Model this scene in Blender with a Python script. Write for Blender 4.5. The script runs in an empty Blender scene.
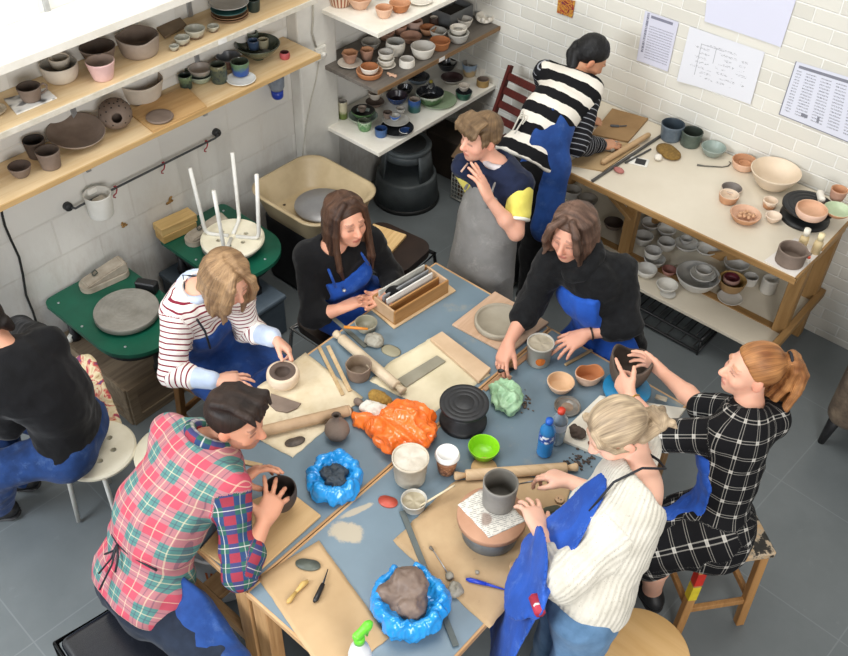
import bpy, bmesh, math, random
import numpy as np
from mathutils import Vector, Matrix
random.seed(7); RNG = np.random.RandomState(11)
SC = bpy.context.scene; COL = SC.collection
PI = math.pi
# ------------------------------------------------------------------ camera frame (metres, camera 3.7 m up)
CH = 3.7; FPX = 950.6
AX = np.array([.7525439, .4649011, -.4664168]); AY = np.array([.6580283, -.5028776, .5604577]); AZ = np.array([.0260068, -.7286845, -.6843556])
RW = np.stack([AX, AY, AZ], 1)
def ray(px, py): return RW.T @ np.array([px-424., py-328., FPX])
def P(px, py, z):
    d = ray(px, py); t = (z-CH)/d[2]; return np.array([d[0]*t, d[1]*t, z])
def PX(px, py, x):
    d = ray(px, py); t = x/d[0]; return np.array([x, d[1]*t, CH+d[2]*t])
def PY(px, py, y):
    d = ray(px, py); t = y/d[1]; return np.array([d[0]*t, y, CH+d[2]*t])
def ppm(p):
    return FPX/((RW @ (np.array(p, float)-[0, 0, CH]))[2])
cd = bpy.data.cameras.new('camera'); cam = bpy.data.objects.new('camera', cd); COL.objects.link(cam)
cd.sensor_fit = 'HORIZONTAL'; cd.sensor_width = 36; cd.lens = FPX/848*36; cd.clip_start = .05
mw = Matrix.Identity(4)
for i in range(3):
    mw[i][0] = RW[0, i]; mw[i][1] = -RW[1, i]; mw[i][2] = -RW[2, i]
mw[0][3], mw[1][3], mw[2][3] = 0, 0, CH
cam.matrix_world = mw; SC.camera = cam

# ------------------------------------------------------------------ materials
def lin(c):
    if isinstance(c, str):
        c = [int(c[i:i+2], 16)/255 for i in (0, 2, 4)]
    return tuple((x/12.92 if x <= .04045 else ((x+.055)/1.055)**2.4) for x in c)+(1.,)
_mc = {}
class NT:
    def __init__(s, name):
        s.m = bpy.data.materials.new(name); s.m.use_nodes = True; s.t = s.m.node_tree; s.n = s.t.nodes
        s.b = s.n['Principled BSDF']
    def new(s, typ, **k):
        n = s.n.new(typ)
        for a, v in k.items():
            if a.startswith('i_'): n.inputs[a[2:].replace('_', ' ')].default_value = v
            else: setattr(n, a, v)
        return n
    def link(s, a, b): s.t.links.new(a, b)
    def coord(s, kind='Object', scale=None, rot=None):
        c = s.new('ShaderNodeTexCoord'); o = c.outputs[kind]
        if scale is not None or rot is not None:
            m = s.new('ShaderNodeMapping'); s.link(o, m.inputs[0])
            if scale is not None: m.inputs['Scale'].default_value = scale
            if rot is not None: m.inputs['Rotation'].default_value = rot
            o = m.outputs[0]
        return o
    def noise(s, vec, scale, detail=4, rough=.6, dist=0):
        n = s.new('ShaderNodeTexNoise'); n.inputs['Scale'].default_value = scale; n.inputs['Detail'].default_value = detail
        n.inputs['Roughness'].default_value = rough; n.inputs['Distortion'].default_value = dist; s.link(vec, n.inputs['Vector']); return n.outputs['Fac']
    def ramp(s, fac, stops):
        r = s.new('ShaderNodeValToRGB'); e = r.color_ramp.elements
        while len(e) < len(stops): e.new(.5)
        for x, (p, c) in zip(e, stops): x.position = p; x.color = c if len(c) == 4 else lin(c)
        s.link(fac, r.inputs[0]); return r.outputs[0]
    def mix(s, fac, a, b, mode='MIX'):
        m = s.new('ShaderNodeMix', data_type='RGBA', blend_type=mode)
        for v, k in ((fac, 0), (a, 6), (b, 7)):
            if hasattr(v, 'is_linked') or hasattr(v, 'links'): s.link(v, m.inputs[k])
            else: m.inputs[k].default_value = v
        return m.outputs[2]
    def math(s, op, a, b=0., c=0.):
        m = s.new('ShaderNodeMath', operation=op)
        for i, v in enumerate((a, b, c)):
            if hasattr(v, 'links'): s.link(v, m.inputs[i])
            else: m.inputs[i].default_value = v
        return m.outputs[0]
    def bump(s, h, strength=.3, dist=.01):
        b = s.new('ShaderNodeBump'); b.inputs['Strength'].default_value = strength; b.inputs['Distance'].default_value = dist
        s.link(h, b.inputs['Height']); s.link(b.outputs[0], s.b.inputs['Normal'])
    def set(s, **k):
        for a, v in k.items():
            i = s.b.inputs[a.replace('_', ' ')]
            if hasattr(v, 'links'): s.link(v, i)
            else: i.default_value = v
def M(c1, c2=None, ns=14, rough=.6, bump=0., bs=60, metal=0., spec=.5, coat=0., stretch=None, lo=.35, hi=.65, name=None, trans=0., sss=0., alpha=1., det=4):
    """noise-mottled procedural material"""
    key = (c1, c2, ns, rough, bump, bs, metal, spec, coat, stretch, lo, hi, trans, sss, alpha)
    if key in _mc: return _mc[key]
    s = NT(name or 'mat_%d' % len(_mc)); v = s.coord('Object', stretch)
    if c2 is None:
        c = lin(c1); c2l = tuple(x*.82 for x in c[:3])+(1.,)
    else: c, c2l = lin(c1), lin(c2)
    col = s.ramp(s.noise(v, ns, det), [(lo, c2l), (hi, c)])
    s.set(Base_Color=col, Roughness=rough, Metallic=metal, Specular_IOR_Level=spec, Coat_Weight=coat)
    if trans: s.set(Transmission_Weight=trans)
    if alpha < 1: s.set(Alpha=alpha)
    if sss: s.set(Subsurface_Weight=sss, Subsurface_Radius=(.012, .005, .003))
    if bump: s.bump(s.noise(v, bs, 3), bump, .004)
    _mc[key] = s.m; return s.m
def WOOD(c1, c2, axis=1, sc=1., rough=.55, bump=.12):
    key = ('wood', c1, c2, axis, sc, rough)
    if key in _mc: return _mc[key]
    st = [9*sc, 9*sc, 9*sc]; st[axis] = .7*sc
    s = NT('wood_%d' % len(_mc)); v = s.coord('Object', tuple(st))
    n = s.noise(v, 3.5, 6, .65, .6); n2 = s.noise(s.coord('Object'), 3, 3)
    col = s.ramp(n, [(.3, c2), (.62, c1)]); col = s.mix(s.math('MULTIPLY', n2, .35), col, lin(c2))
    s.set(Base_Color=col, Roughness=rough, Specular_IOR_Level=.35); s.bump(n, bump, .004)
    _mc[key] = s.m; return s.m
def GLAZE(bot, top, z0, soft=.02, speck=None, rough=.3, ns=25, amt=.03):
    """two glazes meeting at height z0 over the pot's own base, with a wavy line"""
    key = ('gl', bot, top, z0, soft, speck, rough, ns)
    if key in _mc: return _mc[key]
    s = NT('glaze_%d' % len(_mc)); v = s.coord('Object'); sp = s.new('ShaderNodeSeparateXYZ'); s.link(v, sp.inputs[0])
    n = s.noise(v, ns, 4); z = s.math('ADD', sp.outputs[2], s.math('MULTIPLY', s.math('SUBTRACT', n, .5), amt*2))
    mr = s.new('ShaderNodeMapRange'); s.link(z, mr.inputs[0]); mr.inputs[1].default_value = z0-soft/2; mr.inputs[2].default_value = z0+soft/2
    col = s.mix(mr.outputs[0], lin(bot), lin(top))
    if speck: col = s.mix(s.ramp(s.noise(v, 60, 2), [(.5, (0, 0, 0, 1)), (.62, (1, 1, 1, 1))]), col, lin(speck))
    s.set(Base_Color=col, Roughness=rough); _mc[key] = s.m; return s.m

# ------------------------------------------------------------------ object helpers
def link(o, parent=None):
    COL.objects.link(o)
    if parent is not None: o.parent = parent
    return o
def tag(o, label, cat, group=None):
    o['label'] = label; o['category'] = cat
    if group: o['group'] = group
    return o
def thing(name, label, cat, loc=(0, 0, 0), rotz=0., group=None):
    o = bpy.data.objects.new(name, None); o.empty_display_size = .05; link(o)
    o.location = tuple(float(x) for x in loc); o.rotation_euler = (0, 0, rotz); return tag(o, label, cat, group)
class MB:
    """collects simple solids into one mesh"""
    def __init__(s): s.bm = bmesh.new(); s.mi = 0
    def _fin(s, faces):
        for f in faces: f.material_index = s.mi
    def mat(s, i): s.mi = i; return s
    def box(s, c, d, rz=0., bev=.003, rot=None, seg=1):
        r = bmesh.ops.create_cube(s.bm, size=1); vs = r['verts']
        m = Matrix.Translation(Vector([float(x) for x in c])) @ (rot if rot is not None else Matrix.Rotation(rz, 4, 'Z')) @ Matrix.Diagonal((float(d[0]), float(d[1]), float(d[2]), 1))
        bmesh.ops.transform(s.bm, matrix=m, verts=vs)
        fs = list({f for v in vs for f in v.link_faces}); s._fin(fs)
        if bev: 
            e = list({e for f in fs for e in f.edges})
            r = bmesh.ops.bevel(s.bm, geom=e, offset=min(bev, min(d)*.45), segments=seg, affect='EDGES', profile=.5); s._fin(r['faces'])
        return s
    def bar(s, a, b, w, t, up=(0, 0, 1), bev=.003):
        a = Vector([float(x) for x in a]); b = Vector([float(x) for x in b]); y = (b-a); L = y.length; y.normalize(); u = Vector(up)
        x = y.cross(u); x = x if x.length > 1e-4 else y.cross(Vector((1, 0, 0))); x.normalize(); z = x.cross(y)
        rot = Matrix((x, y, z)).transposed().to_4x4()
        return s.box((a+b)/2, (w, L, t), rot=rot, bev=bev)
    def tube(s, pts, r, seg=8, cap=True, closed=False):
        pts = [Vector([float(x) for x in p]) for p in pts]; n = len(pts); rr = r if hasattr(r, '__len__') else [r]*n
        rings = []; nrm = None
        for i, p in enumerate(pts):
            a = pts[(i-1) % n] if (i or closed) else p; b = pts[(i+1) % n] if (i < n-1 or closed) else p
            t = (b-a); t = t.normalized() if t.length > 1e-9 else Vector((0, 0, 1))
            if nrm is None:
                nrm = t.cross(Vector((0, 0, 1))); nrm = nrm if nrm.length > 1e-3 else t.cross(Vector((1, 0, 0)))
            nrm = (nrm - t*nrm.dot(t)).normalized(); bn = t.cross(nrm)
            rings.append([s.bm.verts.new(p+(nrm*math.cos(k*2*PI/seg)+bn*math.sin(k*2*PI/seg))*rr[i]) for k in range(seg)])
        fs = []
        for i in range(n if closed else n-1):
            A, B = rings[i], rings[(i+1) % n]
            for k in range(seg): fs.append(s.bm.faces.new((A[k], A[(k+1) % seg], B[(k+1) % seg], B[k])))
        if cap and not closed:
            fs.append(s.bm.faces.new(rings[0][::-1])); fs.append(s.bm.faces.new(rings[-1]))
        for f in fs: f.smooth = True
        s._fin(fs); return s
    def lathe(s, prof, seg=28, c=(0, 0, 0), wob=None, mis=None, smooth=True, rot=None):
        c = Vector([float(x) for x in c]); rings = []
        for j, (r, z) in enumerate(prof):
            if r < 1e-6:
                q = Vector((0, 0, z)); q = rot @ q if rot is not None else q
                rings.append([s.bm.verts.new(c+q)])
            else:
                ring = []
                for k in range(seg):
                    a = 2*PI*k/seg; R, Z = r, z
                    if wob: R, Z = wob(a, j/(len(prof)-1), r, z)
                    q = Vector((R*math.cos(a), R*math.sin(a), Z)); q = rot @ q if rot is not None else q
                    ring.append(s.bm.verts.new(c+q))
                rings.append(ring)
        for j in range(len(prof)-1):
            A, B = rings[j], rings[j+1]; mi = mis[j] if mis else s.mi
            for k in range(seg):
                if len(A) == 1 and len(B) == 1: break
                if len(A) == 1: f = s.bm.faces.new((A[0], B[(k+1) % seg], B[k])) if 0 else s.bm.faces.new((A[0], B[k], B[(k+1) % seg]))
                elif len(B) == 1: f = s.bm.faces.new((A[k], B[0], A[(k+1) % seg]))
                else: f = s.bm.faces.new((A[k], B[k], B[(k+1) % seg], A[(k+1) % seg]))
                f.smooth = smooth; f.material_index = mi
        return s
    def prism(s, poly, z0, z1, smooth=False):
        lo = [s.bm.verts.new((float(p[0]), float(p[1]), z0)) for p in poly]; hi = [s.bm.verts.new((float(p[0]), float(p[1]), z1)) for p in poly]
        n = len(poly); fs = [s.bm.faces.new(lo[::-1]), s.bm.faces.new(hi)]
        for k in range(n): fs.append(s.bm.faces.new((lo[k], lo[(k+1) % n], hi[(k+1) % n], hi[k])))
        s._fin(fs); return s
    def sph(s, c, r, sub=2, sc=(1, 1, 1), rot=None, noise=0.):
        q = bmesh.ops.create_icosphere(s.bm, subdivisions=sub, radius=1)['verts']
        R = rot if rot is not None else Matrix.Identity(4)
        for v in q:
            k = 1+(random.uniform(-noise, noise) if noise else 0)
            v.co = Vector([float(x) for x in c]) + (R @ Vector((v.co.x*r*sc[0]*k, v.co.y*r*sc[1]*k, v.co.z*r*sc[2]*k)))
        fs = list({f for v in q for f in v.link_faces})
        for f in fs: f.smooth = True
        s._fin(fs); return s
    def quad(s, pts):
        f = s.bm.faces.new([s.bm.verts.new(tuple(float(x) for x in p)) for p in pts]); s._fin([f]); return s
    def build(s, name, mats, parent=None, loc=None, rotz=None, fixn=True):
        me = bpy.data.meshes.new(name)
        if fixn: bmesh.ops.recalc_face_normals(s.bm, faces=s.bm.faces[:])
        s.bm.to_mesh(me); s.bm.free()
        for m in (mats if isinstance(mats, (list, tuple)) else [mats]): me.materials.append(m)
        o = bpy.data.objects.new(name, me); link(o, parent)
        if loc is not None: o.location = tuple(float(x) for x in loc)
        if rotz is not None: o.rotation_euler = (0, 0, rotz)
        return o
def struct(o): o['kind'] = 'structure'; return o
def box_obj(name, c, d, mat, parent=None, rz=0., bev=.003): return MB().box((0, 0, 0), d, bev=bev).build(name, mat, parent, c, rz)

# ------------------------------------------------------------------ signed distance fields -> smooth meshes
def V(*a): return np.array(a if len(a) > 1 else a[0], float)
def nrm(v): v = np.asarray(v, float); return v/(np.linalg.norm(v)+1e-12)
class Prim:
    def __init__(s, lo, hi, f, tag='', info=None): s.lo, s.hi, s.f, s.tag, s.info, s.k = np.array(lo), np.array(hi), f, tag, info, .02
def cone(a, b, ra, rb, flat=None, df=1., tag='', info=None):
    """tapered capsule; flat = axis along which it is squashed by df"""
    a = V(a); b = V(b); ab = b-a; L2 = ab@ab+1e-12; m = max(ra, rb)
    fa = None
    if flat is not None:
        fa = V(flat); fa = nrm(fa - ab*(fa@ab)/L2) if L2 > 1e-8 else nrm(fa)
    def f(x, y, z):
        qx, qy, qz = x-a[0], y-a[1], z-a[2]
        t = np.clip((qx*ab[0]+qy*ab[1]+qz*ab[2])/L2, 0, 1)
        qx = qx-ab[0]*t; qy = qy-ab[1]*t; qz = qz-ab[2]*t
        if fa is not None:
            d = (qx*fa[0]+qy*fa[1]+qz*fa[2])*(1/df-1); qx = qx+fa[0]*d; qy = qy+fa[1]*d; qz = qz+fa[2]*d
            return (np.sqrt(qx*qx+qy*qy+qz*qz)-(ra+(rb-ra)*t))*(.5+.5*df)
        return np.sqrt(qx*qx+qy*qy+qz*qz)-(ra+(rb-ra)*t)
    return Prim(np.minimum(a, b)-m, np.maximum(a, b)+m, f, tag, info)
def ell(c, ax, r, tag='', info=None):
    c = V(c); A = np.array([nrm(q) for q in ax]); r = V(r); m = r.max()
    def f(x, y, z):
        qx, qy, qz = x-c[0], y-c[1], z-c[2]; s1 = 0; s2 = 0
        for i in range(3):
            u = (qx*A[i, 0]+qy*A[i, 1]+qz*A[i, 2])/r[i]; s1 = s1+u*u; s2 = s2+(u/r[i])**2
        k0 = np.sqrt(s1); return k0*(k0-1)/(np.sqrt(s2)+1e-9)
    return Prim(c-m, c+m, f, tag, info)
def rbox(c, ax, h, r=.01, tag='', info=None):
    c = V(c); A = np.array([nrm(q) for q in ax]); h = V(h); e = np.abs(A.T)@(h)
    def f(x, y, z):
        qx, qy, qz = x-c[0], y-c[1], z-c[2]; o = 0; mx = None
        for i in range(3):
            u = np.abs(qx*A[i, 0]+qy*A[i, 1]+qz*A[i, 2])-(h[i]-r); o = o+np.maximum(u, 0)**2; mx = u if mx is None else np.maximum(mx, u)
        return np.sqrt(o)+np.minimum(mx, 0)-r
    return Prim(c-e, c+e, f, tag, info)
class Fld:
    def __init__(s, lo, hi, h):
        s.h = h; s.lo = np.array(lo, float)-3*h; n = np.ceil((np.array(hi)+3*h-s.lo)/h).astype(int)+1
        s.n = n; s.a = np.full(n, .5, np.float32); s.g = [(s.lo[i]+h*np.arange(n[i])).astype(np.float32) for i in range(3)]
    def sl(s, lo, hi, pad):
        i0 = np.clip(np.floor((lo-pad-s.lo)/s.h).astype(int), 0, s.n); i1 = np.clip(np.ceil((hi+pad-s.lo)/s.h).astype(int)+1, 0, s.n)
        return tuple(slice(a, b) for a, b in zip(i0, i1))
    def xyz(s, q): return s.g[0][q[0]][:, None, None], s.g[1][q[1]][None, :, None], s.g[2][q[2]][None, None, :]
    def add(s, p, inf=0., k=None):
        k = p.k if k is None else k; q = s.sl(p.lo, p.hi, inf+k+.03)
        if any(a.stop <= a.start for a in q): return s
        d = (p.f(*s.xyz(q))-inf).astype(np.float32); a = s.a[q]
        if k > 0: hh = np.maximum(k-np.abs(a-d), 0)/k; s.a[q] = np.minimum(a, d)-hh*hh*k*.25
        else: s.a[q] = np.minimum(a, d)
        return s
    def cut(s, p, inf=0., k=.01):
        q = s.sl(p.lo, p.hi, inf+k+.02)
        if any(a.stop <= a.start for a in q): return s
        d = -(p.f(*s.xyz(q))-inf).astype(np.float32); a = s.a[q]; hh = np.maximum(k-np.abs(a-d), 0)/k; s.a[q] = np.maximum(a, d)+hh*hh*k*.25
        return s
    def keep(s, f, k=.006):
        """intersect with an implicit region f(x,y,z) <= 0"""
        d = np.broadcast_to(f(*s.xyz((slice(None),)*3)), s.a.shape).astype(np.float32); hh = np.maximum(k-np.abs(s.a-d), 0)/k
        s.a = np.maximum(s.a, d)+hh*hh*k*.25; return s
    def mesh(s):
        a = s.a.copy()
        for ax in range(3):
            ix = [slice(None)]*3; ix[ax] = 0; a[tuple(ix)] = .5; ix[ax] = -1; a[tuple(ix)] = .5
        neg = a < 0; n = a.shape; c = np.zeros((n[0]-1, n[1]-1, n[2]-1), np.int8)
        for dx in (0, 1):
            for dy in (0, 1):
                for dz in (0, 1): c += neg[dx:n[0]-1+dx, dy:n[1]-1+dy, dz:n[2]-1+dz]
        act = (c > 0) & (c < 8); I = np.argwhere(act); 
        if len(I) == 0: return np.zeros((0, 3)), np.zeros((0, 4), int)
        vid = np.full(c.shape, -1, np.int32); vid[act] = np.arange(len(I))
        acc = np.zeros((len(I), 3)); cnt = np.zeros(len(I))
        cor = [(x, y, z) for x in (0, 1) for y in (0, 1) for z in (0, 1)]
        vals = {q: a[I[:, 0]+q[0], I[:, 1]+q[1], I[:, 2]+q[2]] for q in cor}
        for q in cor:
            for ax in range(3):
                if q[ax]: continue
                r = list(q); r[ax] = 1; r = tuple(r); va, vb = vals[q], vals[r]; m = (va < 0) != (vb < 0)
                t = np.where(m, va/np.where(m, va-vb, 1), 0); pt = np.tile(np.array(q, float), (len(I), 1)); pt[:, ax] += t
                acc[m] += pt[m]; cnt[m] += 1
        Vt = (I+acc/np.maximum(cnt, 1)[:, None])*s.h+s.lo
        F = []
        for ax in range(3):
            u, v = [(1, 2), (2, 0), (0, 1)][ax]
            A = [slice(None)]*3; A[ax] = slice(0, n[ax]-1); B = [slice(None)]*3; B[ax] = slice(1, n[ax])
            na, nb = neg[tuple(A)], neg[tuple(B)]; E = np.argwhere(na != nb); E = E[(E[:, u] > 0) & (E[:, v] > 0)]
            if not len(E): continue
            def cell(du, dv):
                k = E.copy(); k[:, u] -= du; k[:, v] -= dv; return vid[k[:, 0], k[:, 1], k[:, 2]]
            qd = np.stack([cell(1, 1), cell(0, 1), cell(0, 0), cell(1, 0)], 1); ins = na[E[:, 0], E[:, 1], E[:, 2]]
            qd[~ins] = qd[~ins][:, ::-1]; F.append(qd)
        return Vt, np.concatenate(F)
_LAT = RNG.rand(64, 64, 64).astype(np.float32)
def vnoise(p, sc, seed=0):
    q = np.asarray(p)*np.asarray(sc)+seed*17.31; i = np.floor(q).astype(int); f = q-i; f = f*f*(3-2*f); r = 0
    for dx in (0, 1):
        for dy in (0, 1):
            for dz in (0, 1):
                w = (f[:, 0] if dx else 1-f[:, 0])*(f[:, 1] if dy else 1-f[:, 1])*(f[:, 2] if dz else 1-f[:, 2])
                r = r+w*_LAT[(i[:, 0]+dx) % 64, (i[:, 1]+dy) % 64, (i[:, 2]+dz) % 64]
    return r*2-1
def np_mesh(name, Vt, F, mat, parent=None, attrs=None, origin=None):
    me = bpy.data.meshes.new(name); n = len(Vt)
    o0 = np.zeros(3) if origin is None else np.array(origin, float)
    me.vertices.add(n); me.vertices.foreach_set('co', (Vt-o0).astype(np.float32).ravel())
    me.loops.add(F.size); me.loops.foreach_set('vertex_index', F.astype(np.int32).ravel())
    me.polygons.add(len(F)); me.polygons.foreach_set('loop_start', np.arange(0, F.size, F.shape[1], dtype=np.int32))
    me.polygons.foreach_set('use_smooth', np.ones(len(F), bool)); me.update(calc_edges=True); me.validate()
    for k, v in (attrs or {}).items():
        if v.shape[1] == 4: at = me.attributes.new(k, 'FLOAT_COLOR', 'POINT'); at.data.foreach_set('color', v.astype(np.float32).ravel())
        else: at = me.attributes.new(k, 'FLOAT_VECTOR', 'POINT'); at.data.foreach_set('vector', v.astype(np.float32).ravel())
    for m in (mat if isinstance(mat, (list, tuple)) else [mat]): me.materials.append(m)
    o = bpy.data.objects.new(name, me); link(o, parent)
    return o
def vnormals(Vt, F):
    n = np.cross(Vt[F[:, 2]]-Vt[F[:, 0]], Vt[F[:, 3]]-Vt[F[:, 1]]); r = np.zeros_like(Vt)
    for k in range(4): np.add.at(r, F[:, k], n)
    return r/(np.linalg.norm(r, axis=1)[:, None]+1e-12)
def relax(Vt, F, it=1, w=.5):
    for _ in range(it):
        s = np.zeros_like(Vt); c = np.zeros(len(Vt))
        for k in range(4):
            a, b = F[:, k], F[:, (k+1) % 4]; np.add.at(s, a, Vt[b]); np.add.at(c, a, 1); np.add.at(s, b, Vt[a]); np.add.at(c, b, 1)
        Vt = Vt*(1-w)+w*s/np.maximum(c, 1)[:, None]
    return Vt
def bounds(prims, pad=.02):
    return np.min([p.lo for p in prims], 0)-pad, np.max([p.hi for p in prims], 0)+pad
def sdf_obj(name, prims, mat, parent=None, h=.005, loc=None, wr=0., wsc=30., k=None, cuts=(), keep=None, inf=0., seed=0, rel=1):
    """blend of primitives given in world space -> mesh placed at loc (object origin)"""
    lo, hi = bounds(prims, inf+.02); f = Fld(lo, hi, h)
    for p in prims: f.add(p, inf, k)
    for c in cuts: f.cut(c)
    if keep: f.keep(keep)
    Vt, F = f.mesh(); Vt = relax(Vt, F, rel)
    if wr: Vt = Vt+vnormals(Vt, F)*(wr*(vnoise(Vt, wsc, seed)+.5*vnoise(Vt, np.asarray(wsc)*2.1, seed+3)))[:, None]
    o = np_mesh(name, Vt, F, mat, parent, origin=loc)
    if loc is not None and parent is None: o.location = tuple(float(x) for x in loc)
    return o
# ================================================================== the room
def wall_mat(name, c1, c2, bw, rh, mort, off, axes, cm, squash=.5, bump=.5, dirt=None, ms=.1):
    s = NT(name); v = s.coord('Object'); sp = s.new('ShaderNodeSeparateXYZ'); s.link(v, sp.inputs[0])
    cb = s.new('ShaderNodeCombineXYZ'); s.link(s.math('ADD', sp.outputs[axes], off[0]), cb.inputs[0]); s.link(s.math('ADD', sp.outputs[2], off[1]), cb.inputs[1])
    b = s.new('ShaderNodeTexBrick'); s.link(cb.outputs[0], b.inputs['Vector']); b.offset = squash
    for k, x in (('Color1', lin(c1)), ('Color2', lin(c2)), ('Mortar', lin(cm)), ('Scale', 1.), ('Mortar Size', mort), ('Mortar Smooth', ms), ('Brick Width', bw), ('Row Height', rh), ('Bias', 0.)): b.inputs[k].default_value = x
    col = b.outputs['Color']; n = s.noise(v, 4, 5)
    col = s.mix(s.math('MULTIPLY', n, .25), col, lin(c2))
    if dirt:
        n2 = s.noise(s.coord('Object', (3, 6, 2.2)), 1.6, 7, .75)
        mr = s.new('ShaderNodeMapRange'); s.link(sp.outputs[2], mr.inputs[0]); mr.inputs[1].default_value = .95; mr.inputs[2].default_value = .35
        col = s.mix(s.math('MULTIPLY', s.ramp(n2, [(.45, (0, 0, 0, 1)), (.75, (1, 1, 1, 1))]), s.math('MULTIPLY', mr.outputs[0], .5)), col, lin(dirt))
    s.set(Base_Color=col, Roughness=.55, Specular_IOR_Level=.3)
    h = s.math('ADD', s.math('MULTIPLY', b.outputs['Fac'], -1.), s.math('MULTIPLY', s.noise(v, 30, 4), .25)); s.bump(h, bump, .006)
    return s.m
m_block = wall_mat('painted_blockwork', 'e6e4de', 'dad8d2', .445, .2225, .005, (.13, 0), 1, 'dcd9d2', bump=.75, dirt='9c8570')
m_brick = wall_mat('painted_brickwork', 'dedbd1', 'd2cfc5', .225, .075, .005, (.06, .03), 0, 'efeee8', bump=.6, ms=.5)
m_plain = M('dedcd5', 'cfccc4', 5, .6, .1, 40)
s = NT('painted_concrete_floor'); v = s.coord('Object')
col = s.ramp(s.noise(v, 1.6, 6, .65), [(.3, '5e6466'), (.7, '6e7476')])
col = s.mix(s.ramp(s.noise(v, 9, 6, .75), [(.62, (0, 0, 0, 1)), (.8, (.35, .35, .35, 1))]), col, lin('8d9294'))
br = s.new('ShaderNodeTexBrick'); br.offset = 0
for k, x in (('Scale', 1.), ('Mortar Size', .0035), ('Brick Width', .6), ('Row Height', .6), ('Mortar Smooth', .3)): br.inputs[k].default_value = x
s.link(s.coord('Object', rot=(0, 0, .05)), br.inputs['Vector']); col = s.mix(s.math('MULTIPLY', br.outputs['Fac'], .35), col, lin('858b8e'))
s.set(Base_Color=col, Roughness=s.ramp(s.noise(v, 5, 4), [(.3, (.3, .3, .3, 1)), (.7, (.5, .5, .5, 1))]), Specular_IOR_Level=.5); s.bump(s.noise(v, 25, 4), .08, .004)
m_floor = s.m
struct(box_obj('floor', (-.6, 1.6, -.05), (6.4, 6.2, .1), m_floor, bev=0))
WX, WY = -3.74, 4.52
def origin_box(name, lo, hi, mat):
    b = MB(); lo = V(lo); hi = V(hi); b.box((lo+hi)/2, hi-lo, bev=0); return struct(b.build(name, mat))
origin_box('wall_left', (WX-.12, -1.5, 0), (WX, WY+.12, 3.3), m_block)
origin_box('wall_back', (WX, WY, 0), (2.6, WY+.12, 3.3), m_brick)
# pillar standing proud of the left wall
pl = MB(); pl.box((WX+.045, 3.375, 1.65), (.09, .29, 3.3), bev=.012, seg=2); struct(pl.build('wall_pillar', m_plain))
# shelves on the left wall
m_pine = WOOD('e2cba4', 'cbab7c', 1, .7)
m_white = M('eeeae0', 'e2ddd0', 8, .45)
m_edge = M('d9d3c6', 'c6bfae', 20, .6)
def shelf(name, label, lo, hi, mat, edge=None, brackets=(), grp=None):
    lo = V(lo); hi = V(hi); c = V((lo[0]+hi[0])/2, (lo[1]+hi[1])/2, lo[2]); t = thing(name, label, 'shelf', c, 0, grp); d = hi-lo
    MB().box((0, 0, d[2]/2), d, bev=.002).build('shelf_board', mat, t)
    if edge: MB().box((d[0]/2+.0035, 0, d[2]/2), (.007, d[1], d[2]+.002), bev=.001).build('front_edge', edge, t)
    for y in brackets:
        b = MB(); b.bar((-d[0]/2+.012, y-c[1], -.006), (d[0]/2-.08, y-c[1], -.006), .02, .012); b.bar((-d[0]/2+.010, y-c[1], -.002), (-d[0]/2+.010, y-c[1], -.12), .02, .015)
        b.bar((-d[0]/2+.02, y-c[1], -.1), (d[0]/2-.12, y-c[1], -.012), .012, .01); b.build('bracket', m_metal_l, t)
    return t
m_metal_l = M('b9bbbd', 'a6a8aa', 30, .4, metal=.6)
m_metal = M('8b8d8e', '74767a', 30, .35, metal=.8)
m_dark = M('1b1b1d', '131315', 20, .45)
shelf('wall_shelf', 'white topmost wall shelf running along the left wall, empty', (WX+.002, .4, 1.83), (-3.45, 3.2, 1.865), m_white, m_white, (1.2, 1.9, 2.6))
shelf('wall_shelf', 'long pine shelf on the left wall holding a pink cup and brown bowls', (WX+.002, .4, 1.575), (-3.45, 3.2, 1.60), m_pine, m_edge, (1.3, 2.2, 3.0))
shelf('wall_shelf', 'lower long pine shelf on the left wall with dark tumblers and a pierced ball', (WX+.002, .4, 1.265), (-3.45, 3.2, 1.29), m_pine, WOOD('cfae7c', 'b28f5c', 1), (1.3, 2.2, 3.0))
m_gshelf = WOOD('77716a', '5f5952', 1, 1)
shelf('corner_shelf', 'top white corner shelf with terracotta bowls', (WX+.002, 3.42, 1.375), (-3.24, WY-.003, 1.40), m_white, m_white, (3.7, 4.3))
shelf('corner_shelf', 'grey-brown middle corner shelf crowded with white and terracotta pots', (WX+.002, 3.42, 1.04), (-3.24, WY-.003, 1.065), m_gshelf, WOOD('8d6f4e', '6d543a', 1), (3.7, 4.3))
shelf('corner_shelf', 'lowest white corner shelf crowded with blue and green glazed pots', (WX+.002, 3.42, .64), (-3.24, WY-.003, .665), m_white, m_white, (3.7, 4.3))
# upright channels behind the shelves
for y, lb in ((1.9, 'slotted metal shelf channel on the left wall behind the pierced clay ball'), (2.62, 'slotted metal shelf channel on the left wall behind the large dark green bowl')):
    tag(MB().box((WX+.006, y, 1.5), (.012, .025, .9), bev=.001).build('wall_channel', m_metal_l), lb, 'bracket', 'shelf channels')
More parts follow.
